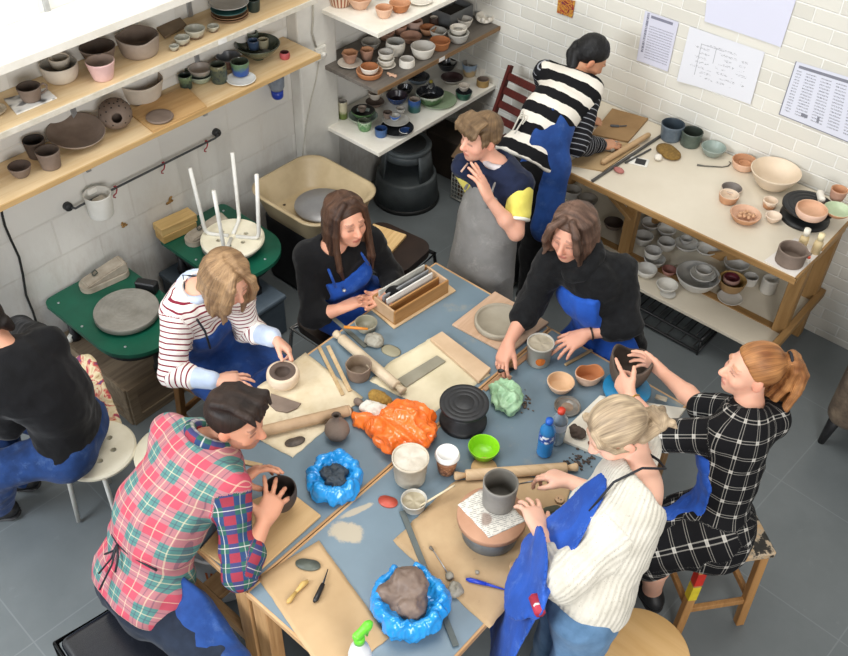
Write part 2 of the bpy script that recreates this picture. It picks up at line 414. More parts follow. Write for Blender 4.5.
# tool rail with red hooks
t = thing('wall_rail', 'thin grey metal rail with round end mounts on the block wall', 'rail', (WX, 2.21, .927))
MB().tube([(.02, -.46, 0), (.045, -.445, -.006), (.05, -.42, 0), (.05, .42, 0), (.045, .44, 0), (.02, .455, 0)], .006).build('rod', M('4a4d50', '3b3e41', 30, .4), t)
for y in (-.465, .46): MB().lathe([(0, .03), (.018, .03), (.022, .024), (.022, .001), (0, .001)], 16, rot=Matrix.Rotation(PI/2, 3, 'Y')).build('end_mount', M('2d2f31', None, 20, .5), t, (0, y, 0))
m_red = M('a8172a', '8e1020', 30, .4)
for (px, py), lb in zip(((115, 188), (163, 164), (206, 142)), ('nearest the white pot', 'in the middle of the rail', 'nearest the rail end by the pillar')):
    p = PX(px, py, WX+.05); a = np.linspace(.3, PI*1.55, 9)
    pts = [(0, .011*math.cos(q), .011*math.sin(q)-.001) for q in a[::-1]]
    tag(MB().tube([(0, -.008, -.052), (0, -.018, -.046), (0, -.016, -.036), (0, .0, -.03), (0, .008, -.012), (0, .0105, 0), (0, .004, .0115), (0, -.006, .011)], .0035, 6).build('hook', m_red, None, (WX+.05, p[1], .927)), 'red S hook hanging from the wall rail, '+lb, 'hook', 'red hooks')
p = PX(100, 206, WX+.1); t = thing('hanging_pot', 'white plastic pot hung on the wall rail', 'pot', (WX+.1, p[1], .86))
wp = M('f0eee8', 'e4e2da', 12, .5)
MB().lathe([(0, 0), (.055, 0), (.06, .006), (.066, .12), (.068, .125), (.062, .125), (.055, .012), (0, .01)], 24).build('pot_body', wp, t)
MB().box((-.045, 0, .12), (.02, .05, .03), bev=.004).build('hanging_clip', wp, t)
tag(MB().box((0, 0, 0), (.045, .06, .05), bev=.006).build('foam_block', M('e2dcd0', 'cfc6b6', 30, .8), None, (WX+.1, p[1]+.005, .93)), 'cream block standing in the white hanging pot', 'block')
# dried clay flowers scraped on the wall
m_och = M('b08a52', '8c6a3c', 40, .9)
for (px, py, lb) in ((170, 200, 'dried brown clay flower blob stuck on the wall below the middle hook'), (122, 224, 'small ochre clay blob stuck on the wall below the white pot')):
    p = PX(px, py, WX); b = MB()
    for k in range(9):
        a = random.uniform(0, 2*PI); r = random.uniform(.0, .028); b.sph((.006, r*math.cos(a), r*math.sin(a)), random.uniform(.006, .013), 1, (.4, 1, .7), noise=.2)
    tag(b.build('clay_blob', m_och, None, (WX, p[1], p[2])), lb, 'clay')
# cables
m_cab = M('20211f', None, 30, .5)
def wall_cable(px, label, r=.006, x=WX+.008, mat=m_cab):
    pts = [PX(a, b, x) for a, b in px]; o = pts[0]
    return tag(MB().tube([q-o for q in pts], r, 6).build('cable', mat, None, o), label, 'cable')
wall_cable([(1, 206), (2, 214), (5, 226), (11, 240), (19, 257), (23, 275), (26, 295), (33, 312), (39, 331), (42, 350), (44, 372)], 'black cable hanging down the block wall at the left edge')
# plug socket on the pillar
p = PX(319, 52, WX+.09); t = thing('wall_socket', 'white cable socket fixed on the pillar at the end of the shelf', 'socket', (WX+.09, p[1], p[2]))
MB().box((.012, 0, 0), (.024, .08, .08), bev=.006).build('socket_plate', M('e9e6dc', None, 20, .4), t); MB().lathe([(0, .03), (.014, .028), (.016, 0), (0, 0)], 12, rot=Matrix.Rotation(PI/2, 3, 'Y')).build('plug', M('f0eee6', None, 20, .4), t, (.022, 0, 0))
m_cabw = M('b9b4a8', None, 30, .5)
wall_cable([(312, -40), (313, 0), (313, 20), (312, 33), (316, 47)], 'pale cable running up the pillar above the socket', .006, WX+.098, m_cabw)
wall_cable([(319, 62), (316, 80), (311, 100), (306, 125), (303, 152), (301, 170)], 'thin pale cable running down the pillar below the socket', .004, WX+.095, m_cabw)
# soap bottle under the lower shelf
p = PX(277, 88, WX+.06); t = thing('wall_dispenser', 'grey and blue dispenser fixed on the wall under the lower pine shelf', 'dispenser', (WX+.06, p[1], p[2]))
MB().lathe([(0, -.01), (.032, -.01), (.042, .01), (.046, .1), (.044, .108), (0, .11)], 20).build('dispenser_body', M('8a93a0', '6f7784', 20, .4), t)
MB().lathe([(0, -.06), (.026, -.06), (.032, -.052), (.034, -.012), (0, -.01)], 20).build('dispenser_cup', M('1f45b8', '17359a', 20, .35), t)
# ------------------------------------------------------------------ papers on the back wall
def paper_mat(name, base, ink, kind):
    s = NT(name); v = s.coord('UV'); sp = s.new('ShaderNodeSeparateXYZ'); s.link(v, sp.inputs[0]); U, W = sp.outputs[0], sp.outputs[1]
    n = s.noise(s.coord('UV', (26, 60, 1) if kind != 1 else (18, 30, 1)), 2.2, 3, .7)
    def band(x, a, b): return s.math('MULTIPLY', s.math('GREATER_THAN', x, a), s.math('LESS_THAN', x, b))
    rows = s.math('GREATER_THAN', s.math('SINE', s.math('MULTIPLY', W, 120 if kind != 1 else 74)), .1)
    if kind == 0: area = s.math('MULTIPLY', band(U, .2, .93), band(W, .08, .78))
    elif kind == 1:
        area = s.math('MULTIPLY', band(U, .12, .86), band(W, .14, .84)); area = s.math('MULTIPLY', area, s.math('GREATER_THAN', s.noise(s.coord('UV'), 6, 1), .5))
    else:
        area = s.math('MULTIPLY', band(U, .05, .97), band(W, .08, .86)); area = s.math('MULTIPLY', area, s.math('GREATER_THAN', s.math('SINE', s.math('MULTIPLY', U, 32)), -.6))
    ink_f = s.math('MULTIPLY', s.math('MULTIPLY', rows, area), s.math('GREATER_THAN', n, .5 if kind != 1 else .53))
    ex = []
    if kind == 0: ex += [s.math('MULTIPLY', s.math('MULTIPLY', band(U, .08, .15), band(W, .2, .98)), s.math('GREATER_THAN', s.noise(s.coord('UV', (1, 60, 1)), 1, 2), .45)), s.math('MULTIPLY', band(W, .9, .955), band(U, .2, .85))]
    if kind == 1: ex += [s.math('MULTIPLY', band(U, .2, .208), band(W, .2, .78)), s.math('MULTIPLY', band(W, .765, .775), band(U, .2, .5)), s.math('MULTIPLY', band(U, .4, .408), band(W, .5, .78))]
    if kind == 2: ex += [s.math('MULTIPLY', band(W, .9, .95), band(U, .06, .8)), band(U, -.1, .012), band(W, -.1, .016), s.math('MULTIPLY', band(U, .25, .33), band(W, .12, .18)), s.math('MULTIPLY', band(U, .44, .47), band(W, .12, .22))]
    for e in ex: ink_f = s.math('MAXIMUM', ink_f, e)
    if kind == 3: ink_f = s.math('MULTIPLY', ink_f, 0)
    col = s.mix(s.math('MULTIPLY', ink_f, .8 if kind != 1 else .6), lin(base), lin(ink)); col = s.mix(s.math('MULTIPLY', s.noise(s.coord('UV'), 3, 3), .12), col, lin('c8c8d4'))
    s.set(Base_Color=col, Roughness=.7, Specular_IOR_Level=.2); return s.m
def paper(name, pts, mat, label, cat='poster', curl=.006):
    c = [PY(a, b, WY-.004) for a, b in pts]; o = np.mean(c, 0); bm = bmesh.new(); uvl = bm.loops.layers.uv.new('UVMap'); N = 8; g = {}
    for i in range(N+1):
        for j in range(N+1):
            u, w = i/N, j/N; q = (c[3]*(1-u)+c[2]*u)*(1-w)+(c[0]*(1-u)+c[1]*u)*w-o
            q[1] = -.002-curl*(abs(2*u-1)**3)*(1-w)*(.6+.4*math.sin(5*u)); g[i, j] = (bm.verts.new(q), (u, w))
    for i in range(N):
        for j in range(N):
            f = bm.faces.new([g[k][0] for k in ((i, j), (i+1, j), (i+1, j+1), (i, j+1))]); f.smooth = True
            for l, k in zip(f.loops, ((i, j), (i+1, j), (i+1, j+1), (i, j+1))): l[uvl].uv = g[k][1]
    me = bpy.data.meshes.new(name); bm.to_mesh(me); bm.free(); me.materials.append(mat); ob = bpy.data.objects.new(name, me); link(ob); ob.location = (o[0], WY-.004, o[2])
    return tag(ob, label, cat)
paper('wall_notice', [(645.4, 10.6), (679, 22), (668, 71.5), (637, 60)], paper_mat('notice_paper', 'cfcfdd', '55566a', 0), 'small lilac-white printed notice on the brick wall, portrait format, left of the chart')
paper('wall_chart', [(690, 26), (765, 52), (751, 104), (678, 80)], paper_mat('chart_paper', 'dcdde3', '62646e', 1), 'white paper chart with a sketched diagram between the notice and the big printed poster', curl=.02)
paper('blank_paper', [(708, -12), (800, -12), (781, 47), (705, 21)], paper_mat('blank_paper', 'd3d4e4', '888888', 3), 'blank lilac-white sheet cut off by the top of the photo')
paper('wall_poster', [(796, 61), (872, 84), (862, 148), (779, 114)], paper_mat('poster_paper', 'd4d6e2', '4a4c58', 2), 'dense printed poster with dark border at the right edge of the photo')
s = NT('photo_print'); v = s.coord('UV'); col = s.ramp(s.noise(v, 4.5, 3, .7, 1.), [(.3, '1e1a2c'), (.42, 'a01f2c'), (.52, 'c9a23c'), (.58, '8c1c2c'), (.7, '2a2c5c')]); s.set(Base_Color=col, Roughness=.4)
paper('small_picture', [(558.5, -3), (575.5, 1), (572.5, 18), (557, 12.5)], s.m, 'small colourful red and blue picture card on the brick wall', 'picture', .002)
# ------------------------------------------------------------------ long bench on the back wall
m_bwood = WOOD('a98455', '846339', 2, .8); m_bwoodx = WOOD('a98455', '846339', 0, .8); m_bwoody = WOOD('a98455', '846339', 1, .8)
m_cream = M('d6cdbb', 'cfc5b2', 3, .5, .03, 30)
bx0, bx1, by0, by1 = -2.62, -.868, 3.748, 4.512
t = thing('work_bench', 'long wooden bench with cream top against the brick wall', 'bench', ((bx0+bx1)/2, (by0+by1)/2, 0)); cx, cy = (bx0+bx1)/2, (by0+by1)/2
W_, D_ = bx1-bx0, by1-by0
MB().box((0, 0, .857), (W_-.02, D_-.02, .026), bev=.002).build('bench_top', m_cream, t)
b = MB(); b.box((0, -D_/2+.005, .853), (W_, .012, .034), bev=.002); b.build('edge_strip', m_bwoodx, t)
b = MB(); b.box((W_/2-.006, 0, .853), (.012, D_, .034), bev=.002); b.build('edge_strip', m_bwoody, t)
yl = 4.08
for x in (-.935, -1.9, -2.55):
    for y in (yl, 4.45): MB().box((x-cx, y-cy, .42), (.07, .06, .84), bev=.004).build('leg', m_bwood, t)
for y in (yl, 4.45): MB().box((-.02, y-cy, .80), (W_-.1, .03, .08), bev=.003).build('apron_rail', m_bwoodx, t)
for x in (-.90, -2.58): MB().box((x-cx, (yl+4.45)/2-cy, .80), (.03, .34, .08), bev=.003).build('apron_rail', m_bwoody, t)
MB().box((-.02, .04, .267), (W_-.05, .62, .022), bev=.002).build('lower_shelf', m_cream, t)
MB().box((-.02, yl-cy, .268), (W_-.06, .05, .028), bev=.002).build('stretcher', m_bwoodx, t)
MB().box((-.89-cx, .05, .295), (.035, .66, .05), bev=.003).build('stretcher', m_bwoody, t)
qa, qb = PY(664, 260, 4.40), PY(742, 254, 4.40); MB().bar(qa-V(cx, cy, 0), qb-V(cx, cy, 0), .03, .055).build('brace', m_bwoodx, t)
MB().bar((-1.88-cx, 4.03-cy, .55), (-2.3-cx, 4.03-cy, .8), .04, .025).build('brace', m_bwoodx, t)
# bakers racks under the bench
for k, z in enumerate((.02, .11)):
    q = thing('wire_tray', ('lower' if k == 0 else 'upper')+' black wire tray on the floor under the bench', 'tray', (-1.62, 4.1, z), 0)
    b = MB()
    for sx in (-.36, .36): b.tube([(sx, -.2, 0), (sx, .2, 0)], .008)
    for sy in (-.2, .2): b.tube([(-.36, sy, 0), (.36, sy, 0)], .008)
    b.build('tray_frame', m_dark, q)
    b = MB()
    for i in range(9): b.tube([(-.36+.08*i+.04, -.2, .002), (-.36+.08*i+.04, .2, .002)], .004, 5)
    b.build('tray_wires', m_dark, q)
    if k == 0:
        for sx in (-.36, .36):
            for sy in (-.2, .2): MB().tube([(sx, sy, -.02), (sx, sy, .082)], .006).build('tray_leg', m_dark, q)
# ------------------------------------------------------------------ centre tables
def blue_paint(name, smears=()):
  s = NT(name); v = s.coord('Object')
  col = s.ramp(s.noise(v, 2.2, 5), [(.3, '62747f'), (.7, '70838f')])
  scr = s.noise(s.coord('Object', (40, 2.2, 1), (0, 0, .5)), 3, 6, .8); col = s.mix(s.ramp(scr, [(.63, (0, 0, 0, 1)), (.72, (.5, .5, .5, 1))]), col, lin('8a979f'))
  sm = s.noise(v, 6, 6, .72); col = s.mix(s.ramp(sm, [(.6, (0, 0, 0, 1)), (.78, (.75, .75, .75, 1))]), col, lin('9c937f'))
  for (cx_, cy_, rx, ry, rot) in smears:
    mp = s.new('ShaderNodeMapping', vector_type='TEXTURE'); s.link(v, mp.inputs[0]); mp.inputs['Location'].default_value = (cx_, cy_, 0); mp.inputs['Rotation'].default_value = (0, 0, rot); mp.inputs['Scale'].default_value = (rx, ry, 9)
    ln = s.new('ShaderNodeVectorMath', operation='LENGTH'); s.link(mp.outputs[0], ln.inputs[0])
    f = s.math('SUBTRACT', s.math('ADD', 1.25, s.math('MULTIPLY', s.noise(v, 26, 5, .7), 1.2)), s.math('MULTIPLY', ln.outputs['Value'], 1.15)); f = s.ramp(f, [(.72, (0, 0, 0, 1)), (1.15, (.75, .75, .75, 1))]); col = s.mix(f, col, lin('bcab8e'))
  s.set(Base_Color=col, Roughness=.38); s.bump(s.noise(v, 40, 4), .06, .003);
  return s.m
m_blue = blue_paint('blue_table_paint')

m_twood = WOOD('c39a6b', '9a7146', 2, 1.); m_twoodx = WOOD('cfa97c', 'a67d52', 0, 1.); m_twoody = WOOD('cfa97c', 'a67d52', 1, 1.)
TZ = .76
def table(label, x0, x1, y0, y1, m_top=None):
    t = thing('work_table', label, 'table', ((x0+x1)/2, (y0+y1)/2, 0)); w, d = x1-x0, y1-y0
    MB().box((0, 0, TZ-.012), (w-.016, d-.016, .024), bev=.001).build('table_top', m_top or m_blue, t)
    for sx in (-1, 1): MB().box((sx*(w/2-.004), 0, TZ-.014), (.010, d, .03), bev=.002).build('edge_strip', m_twoody, t)
    for sy in (-1, 1): MB().box((0, sy*(d/2-.004), TZ-.014), (w, .010, .03), bev=.002).build('edge_strip', m_twoodx, t)
    for sx in (-1, 1):
        for sy in (-1, 1): MB().box((sx*(w/2-.045), sy*(d/2-.04), .366), (.075, .06, .732), bev=.004).build('leg', m_twood, t)
    for sy in (-1, 1):
        MB().box((0, sy*(d/2-.04), .30), (w-.16, .035, .06), bev=.003).build('stretcher', m_twoodx, t)
        MB().box((0, sy*(d/2-.05), .69), (w-.165, .025, .08), bev=.003).build('apron_rail', m_twoodx, t)
    MB().box((0, 0, .30), (.10, d-.12, .03), bev=.003).build('stretcher', m_twoody, t)
    return t
XM = -1.58
table('blue-topped wooden work table on the left, under the orange bag and canvas cloths', -2.27, XM-.003, .98, 2.80)
table('blue-topped wooden work table on the right, under the clay-filled blue bag', XM+.003, -.88, .98, 2.80, blue_paint('blue_table_paint_smeared', [(*(P(346, 532, TZ)-V((XM-.877)/2, 1.89, 0))[:2], .075, .05, .4), (*(P(356, 511, TZ)-V((XM-.877)/2, 1.89, 0))[:2], .075, .016, 1.25)]))
# ================================================================== furniture and wheels
def rrect(x0, x1, y0, y1, r, n=6, rs=None):
    pts = []; rs = rs or [r]*4
    for (cx, cy, a0, q) in ((x1, y1, 0, 0), (x0, y1, PI/2, 1), (x0, y0, PI, 2), (x1, y0, 1.5*PI, 3)):
        r = rs[q]; ccx = cx-r if cx == x1 else cx+r; ccy = cy-r if cy == y1 else cy+r
        for k in range(n+1): a = a0+PI/2*k/n; pts.append((ccx+r*math.cos(a), ccy+r*math.sin(a)))
    return pts
m_green = M('0d5a44', '0a4a38', 5, .4, .03, 20)
m_head = M('97948c', '7f7c74', 10, .55, .05, 80, metal=.2)
m_black = M('202022', '161618', 15, .5)
m_grime = WOOD('8a7862', '5f5142', 1, .9, .7)
def wheel_head(t, c, r):
    prof = [(0, 0), (r*.93, 0), (r, .006), (r, .03), (r*.985, .034)]
    for k in range(8, 0, -1):
        q = r*.95*k/8; prof += [(q, .034), (q-.004, .0325), (q-.008, .034)]
    prof.append((0, .034)); MB().lathe([p for p in prof if p[0] >= 0], 40).build('wheel_head', m_head, t, c)
def pedal(label, loc, rz):
    q = thing('foot_pedal', label, 'pedal', loc, rz); a = M('b3a898', '8f8474', 9, .7, .1, 40)
    MB().prism(rrect(-.13, .13, -.05, .05, .045), 0, .03).build('pedal_base', a, q)
    b = MB(); f = [(-.115, .03), (.115, .03), (.12, .085), (.1, .09), (-.1, .045)]
    lo = [b.bm.verts.new((x, -.042, z)) for x, z in f]; hi = [b.bm.verts.new((x, .042, z)) for x, z in f]; n = len(f)
    b.bm.faces.new(lo); b.bm.faces.new(hi[::-1])
    for k in range(n): b.bm.faces.new((lo[k], hi[k], hi[(k+1) % n], lo[(k+1) % n]))
    bmesh.ops.bevel(b.bm, geom=b.bm.edges[:], offset=.006, segments=2, affect='EDGES'); b.build('pedal_plate', a, q)
    MB().tube([(-.05, .0, .062), (-.05, .014, .072), (-.03, .014, .08), (-.03, -.014, .08), (-.05, -.014, .072), (-.05, 0, .062)], .004, 6).build('pedal_catch', M('3c4036', None, 20, .5), q); return q
def wheel(label, c, yc, z, xw, xe, hw, legs_z):
    t = thing('pottery_wheel', label, 'pottery wheel', (c[0], c[1], 0))
    poly = rrect(xw-c[0], xe-c[0], -hw, hw, .04, 8, [hw*.93, .05, .05, hw*.93])
    MB().prism(poly, z-.022, z).build('wheel_table', m_green, t)
    MB().prism([(x*.8-.01, y*.82) for x, y in poly], z-.10, z-.022).build('motor_housing', m_black, t)
    for sx, sy in ((xw-c[0]+.09, hw-.07), (xw-c[0]+.09, -hw+.07), (xe-c[0]-.10, 0)):
        MB().lathe([(0, legs_z), (.028, legs_z), (.03, legs_z+.03), (.02, legs_z+.04), (.02, z-.02), (0, z-.02)], 14).build('leg', m_black, t, (sx, sy, 0))
    for sx, sy in ((xw-c[0]+.07, hw-.05), (xw-c[0]+.07, -hw+.05), (xw-c[0]+.3, -hw+.03), (xe-c[0]-.06, .05), (xe-c[0]-.12, -hw*.62)): MB().sph((0, 0, 0), .008, 1, (1, 1, .4)).build('screw', m_metal_l, t, (sx, sy, z+.001))
    wheel_head(t, (0, 0, z+.012), .158); MB().lathe([(0, 0), (.05, 0), (.05, .013), (0, .013)], 20).build('spindle', m_black, t, (0, 0, z)); return t
c1 = V(-3.31, 1.695)
wheel('pottery wheel with green table and bare grey head standing on the old wooden crate', c1, 1.695, .50, -3.71, -3.02, .225, .255)
pedal('greyish foot pedal lying on the green wheel table behind the bare wheel head', P(105, 281, .502), math.radians(82))
tag(MB().box((0, 0, 0), (.11, .05, .06), bev=.006).build('control_box', m_black, None, (*P(147, 286, .53)[:2], .5315), 0.5), 'black control box on the green wheel table beside the pedal', 'control box')
# crate under wheel 1
t = thing('wooden_crate', 'grimy old wooden crate under the green pottery wheel', 'crate', (-3.42, 1.74, 0))
MB().box((0, 0, .125), (.58, .49, .25), bev=.004).build('crate_body', m_grime, t)
fr = MB()
for z in (.025, .225): fr.box((.293, 0, z), (.014, .49, .05), bev=.002); fr.box((0, -.249, z), (.58, .014, .05), bev=.002)
for y in (-.2215, .2215): fr.box((.2945, y, .125), (.014, .05, .252), bev=.002)
for x in (-.2575, .2575): fr.box((x, -.2505, .125), (.06, .014, .252), bev=.002)
fr.build('crate_frame', WOOD('94836b', '665746', 1, 1, .7), t)
kp = P(74, 347, .30); tag(MB().lathe([(0, -.02), (.016, -.018), (.018, 0), (.018, .02), (.012, .026), (0, .028)], 14, rot=Matrix.Rotation(-.9, 3, 'X')).build('plug_cap', M('e6e2d6', None, 20, .5), None, (-3.62, 1.515, .272)), 'small white plug on the corner of the grimy crate', 'plug')
# wheel 2 with box below
c2 = V(-3.36, 2.40)
wheel('pottery wheel with green table half hidden under the upside-down white stool', c2, 2.4, .50, -3.71, -3.09, .23, .275)
pedal('dusty grey foot pedal next to the yellow wood block on the rear wheel table', P(208, 236, .502), math.radians(80))
t = thing('wood_block', 'pale yellow wooden block on the corner of the rear green wheel table', 'wood block', P(177, 233, .502), math.radians(84))
MB().box((0, 0, .024), (.21, .085, .048), bev=.003).build('lower_block', WOOD('cfae72', 'a98349', 0), t); MB().box((.005, .006, .0705), (.22, .09, .045), bev=.003).build('upper_block', WOOD('dcbc80', 'b8935a', 0), t)
t = thing('storage_box', 'slate-blue box on the floor under the rear green wheel', 'box', (-3.39, 2.32, 0))
mb = M('4d5a66', '414d58', 10, .6); MB().box((0, 0, .12), (.64, .34, .24), bev=.01, seg=2).build('box_body', mb, t); MB().box((0, 0, .255), (.66, .36, .035), bev=.012, seg=2).build('box_lid', M('56636f', '4a5660', 10, .55), t)
# perforated white stools
m_stool = M('e6dfc9', 'dbd3ba', 10, .45); m_leg = M('dfddd6', 'd2d0c8', 20, .4)
def perf_stool(label, loc, upside=False, rz=0., group=None):
    t = thing('round_stool', label, 'stool', loc, rz, group); R = .168
    seat = bmesh.new(); hol = [(.075*math.cos(a), .075*math.sin(a)) for a in np.arange(6)*PI/3+.3]
    b = MB(); b.lathe([(0, 0), (R-.008, 0), (R, .006), (R, .016), (R-.008, .024), (0, .024)], 48); sgn = -1 if upside else 1; z0 = .018 if upside else .43
    so = b.build('seat', m_stool, t, (0, 0, z0))
    # holes cut through the seat
    cb = MB()
    for x, y in hol: cb.lathe([(0, -.02), (.013, -.02), (.013, .05), (0, .05)], 14, (x, y, 0))
    co = cb.build('hole_cutter', m_black, None, (0, 0, 0)); co.parent = t; co.location = (0, 0, z0)
    md = so.modifiers.new('holes', 'BOOLEAN'); md.object = co; md.operation = 'DIFFERENCE'; md.solver = 'EXACT'
    bpy.context.view_layer.update(); ev = so.evaluated_get(bpy.context.evaluated_depsgraph_get()); nm = bpy.data.meshes.new_from_object(ev); nm.polygons.foreach_set('use_smooth', [False]*len(nm.polygons)); so.modifiers.clear(); so.data = nm; bpy.data.objects.remove(co)
    h = .43
    for k in range(4):
        a = PI/4+k*PI/2; ca, sa = math.cos(a), math.sin(a)
        pts = [(r*ca, r*sa, z) for r, z in ((.02, h-.012), (.10, h-.012), (.128, h-.016), (.142, h-.03), (.147, h-.06), (.17, .012))]
        if upside: pts = [(x, y, h+.035-z) for x, y, z in pts]
        MB().tube(pts, .0105, 10).build('leg', m_leg, t)
    return t
perf_stool('white perforated stool upside down on the rear wheel, legs in the air', (*P(233, 241, .562)[:2], .548), True, math.atan2(*(P(264, 243, .57)-P(233, 240, .57))[1::-1])-PI/4)
perf_stool('white perforated stool under the person in the black sweater', (-2.755, 1.115, 0), False, math.radians(20))
perf_stool('empty white stool tucked behind the man in the checked shirt', (*P(173, 451, .45)[:2], 0), False, .5)
# wheel with splash basin
t = thing('pottery_wheel', 'pottery wheel with wide beige splash basin on a black stand below the pillar', 'pottery wheel', (*P(314, 189, .62)[:2], 0))
mbei = M('b8a583', 'aa9775', 6, .4, .02, 20)
def ring(b, x, y, r, z, n=8): return [b.bm.verts.new((px, py, z)) for px, py in rrect(-x, x, -y, y, r, n)]
b = MB(); lv = [(.22, .19, .08, .45), (.235, .205, .09, .46), (.28, .25, .12, .60), (.295, .265, .13, .612), (.297, .267, .13, .622), (.283, .253, .12, .626), (.262, .232, .11, .61), (.215, .185, .085, .475), (.19, .16, .075, .468)]
rs = [ring(b, *q) for q in lv]; n = len(rs[0])
for A, B in zip(rs, rs[1:]):
    for k in range(n): f = b.bm.faces.new((A[k], A[(k+1) % n], B[(k+1) % n], B[k])); f.smooth = True
b.bm.faces.new(rs[0][::-1]); b.bm.faces.new(rs[-1]); b.build('splash_basin', mbei, t)
for q in ((-.17, -.08, .471), (-.10, .09, .471)): MB().sph((0, 0, 0), .010, 1, (1, 1, .3)).build('basin_screw', M('4a3d2c', None, 20, .5), t, q)
MB().lathe([(0, 0), (.07, 0), (.07, .045), (.155, .05), (.158, .058), (.156, .066), (.06, .069), (0, .069)], 40).build('wheel_head', M('98989a', '88888a', 6, .4, metal=.3), t, (.05, .01, .47))
MB().prism(rrect(-.22, .22, -.2, .2, .03), .03, .45).build('stand_body', m_black, t)
for sx in (-.18, .18):
    for sy in (-.15, .15): MB().lathe([(0, 0), (.025, 0), (.022, .035), (0, .035)], 12).build('foot', M('4a2620', None, 20, .5), t, (sx, sy, 0))
# kick stool
t = thing('kick_stool', 'grey round step stool on the floor below the corner shelves', 'step stool', (-3.45, 3.91, 0))
mk = M('565c5e', '474d4f', 12, .5, .03, 60); mkd = M('1c1f20', None, 12, .7)
def arcwall(b, r0, z0, r1, z1, a0, a1, n=40, th=.008):
    v = []
    for k in range(n+1):
        a = a0+(a1-a0)*k/n; c, s_ = math.cos(a), math.sin(a); v.append([b.bm.verts.new((r*c, r*s_, z)) for r, z in ((r0, z0), (r1, z1), (r1-th, z1), (r0-th, z0))])
    for A, B in zip(v, v[1:]):
        for i in range(4): f = b.bm.faces.new((A[i], B[i], B[(i+1) % 4], A[(i+1) % 4])); f.smooth = i in (0, 2)
    b.bm.faces.new(v[0]); b.bm.faces.new(v[-1][::-1])
MB().lathe([(.19, .0), (.218, 0), (.222, .018), (.214, .03), (.19, .03)], 48).build('rubber_bumper', M('17191a', None, 20, .6), t)
MB().lathe([(.20, .03), (.213, .03), (.196, .195), (.192, .205), (.18, .208), (.0, .208), (0, .2), (.17, .2), (.18, .19)], 48).build('lower_step', mk, t)
g0 = math.radians(-62); half = math.radians(43)
b = MB(); arcwall(b, .178, .207, .150, .40, g0+half, g0+2*PI-half); arcwall(b, .158, .345, .150, .40, g0-half, g0+half, 14); b.build('upper_wall', mk, t)
MB().lathe([(0, .39), (.15, .39), (.158, .395), (.16, .412), (.155, .42), (.145, .423), (.125, .418), (0, .418)], 48).build('top_step', mk, t)
MB().lathe([(0, .418), (.125, .418), (.125, .421), (0, .421)], 40).build('tread_pad', mkd, t)
# wire basket with cardboard
t = thing('wire_basket', 'white wire basket on the floor beside the grey step stool', 'basket', (-3.02, 4.24, 0))
mw_ = M('c9c8bd', 'b5b4a9', 20, .5)
for z in (.02, .30): MB().tube([(-.2, -.14, z), (.2, -.14, z), (.2, .14, z), (-.2, .14, z)], .006, 6, closed=True).build('basket_rim' if z > .1 else 'basket_base', mw_, t)
b = MB()
for k in range(17): x = -.2+.025*k; b.tube([(x, -.14, .3), (x, -.14, .02), (x, .14, .02), (x, .14, .3)], .0025, 5)
for k in range(9): z = .05+.03*k; b.tube([(-.2, -.14, z), (.2, -.14, z), (.2, .14, z), (-.2, .14, z)], .0025, 5, closed=True)
b.build('wire_mesh', mw_, t)
mcard = M('6d553c', '52402c', 8, .8); t = thing('cardboard_box', 'brown cardboard box inside the white wire basket', 'box', (-3.02, 4.24, .026))
MB().box((0, 0, .13), (.34, .22, .26), bev=.004).build('box_body', mcard, t); MB().bar((-.1, -.10, .26), (-.1, -.0, .33), .3, .006).build('box_flap', M('7d6247', '5f4a33', 8, .8), t)
tag(MB().box((0, 0, .15), (.34, .2, .3), bev=.006).build('storage_crate', M('3a2f26', '2c241d', 8, .8), None, (-3.42, 4.36, .0)), 'dark brown box on the floor in the corner behind the grey step stool', 'box')
# folding chair by the wall
mred = WOOD('5d2018', '40140f', 2, 1., .45); t = thing('folding_chair', 'dark red wooden folding chair leaning against the brick wall', 'chair', (-2.86, 4.28, 0), math.radians(-4))
for sx in (-.19, .19):
    MB().bar((sx, -.28, 0), (sx, .10, .92), .022, .04, (0, 1, 0)).build('back_post', mred, t); MB().bar((sx*.86, .12, 0), (sx*.86, -.16, .46), .022, .035, (0, 1, 0)).build('leg', mred, t)
for z in (.62, .70, .78, .86):
    y = -.28+.38*z/.92; MB().box((0, y, z), (.40, .016, .045), bev=.003, rot=Matrix.Rotation(-.39, 4, 'X')).build('back_slat', mred, t)
for k in range(5): MB().box((0, -.24+.075*k, .455), (.34, .055, .014), bev=.003).build('seat_slat', mred, t)
# black cushioned chair of the man in the checked shirt
mv = M('1b1d24', '13151a', 6, .22, .05, 40, spec=.7); mt = M('1a1a1c', None, 20, .25, metal=.7)
t = thing('padded_stool', 'black padded stool with black tube frame under the man in the checked shirt', 'stool', (-1.885, .65, 0), math.radians(-8))
MB().prism(rrect(-.18, .18, -.18, .18, .05), .40, .415).build('seat_board', m_black, t)
ss = sdf_obj('seat', [rbox((-1.885, .65, .432), [(math.cos(-.14), math.sin(-.14), 0), (-math.sin(-.14), math.cos(-.14), 0), (0, 0, 1)], (.19, .185, .03), .028)], mv, None, .007); ss.parent = t; ss.matrix_parent_inverse = (Matrix.Translation((-1.885, .65, 0)) @ Matrix.Rotation(math.radians(-8), 4, 'Z')).inverted()
b = MB(); b.tube([(-.20, -.195, .43), (.20, -.195, .43), (.20, .195, .43), (-.20, .195, .43)], .011, 8, closed=True); b.build('seat_rim', mt, t)
for sx in (-.20, .20):
    for sy in (-.195, .195): MB().tube([(sx, sy, .43), (sx*1.05, sy*1.05, .0)], .011, 8).build('leg', mt, t)
MB().tube([(-.205, -.2, .15), (.205, -.2, .15)], .008).build('stretcher', mt, t)
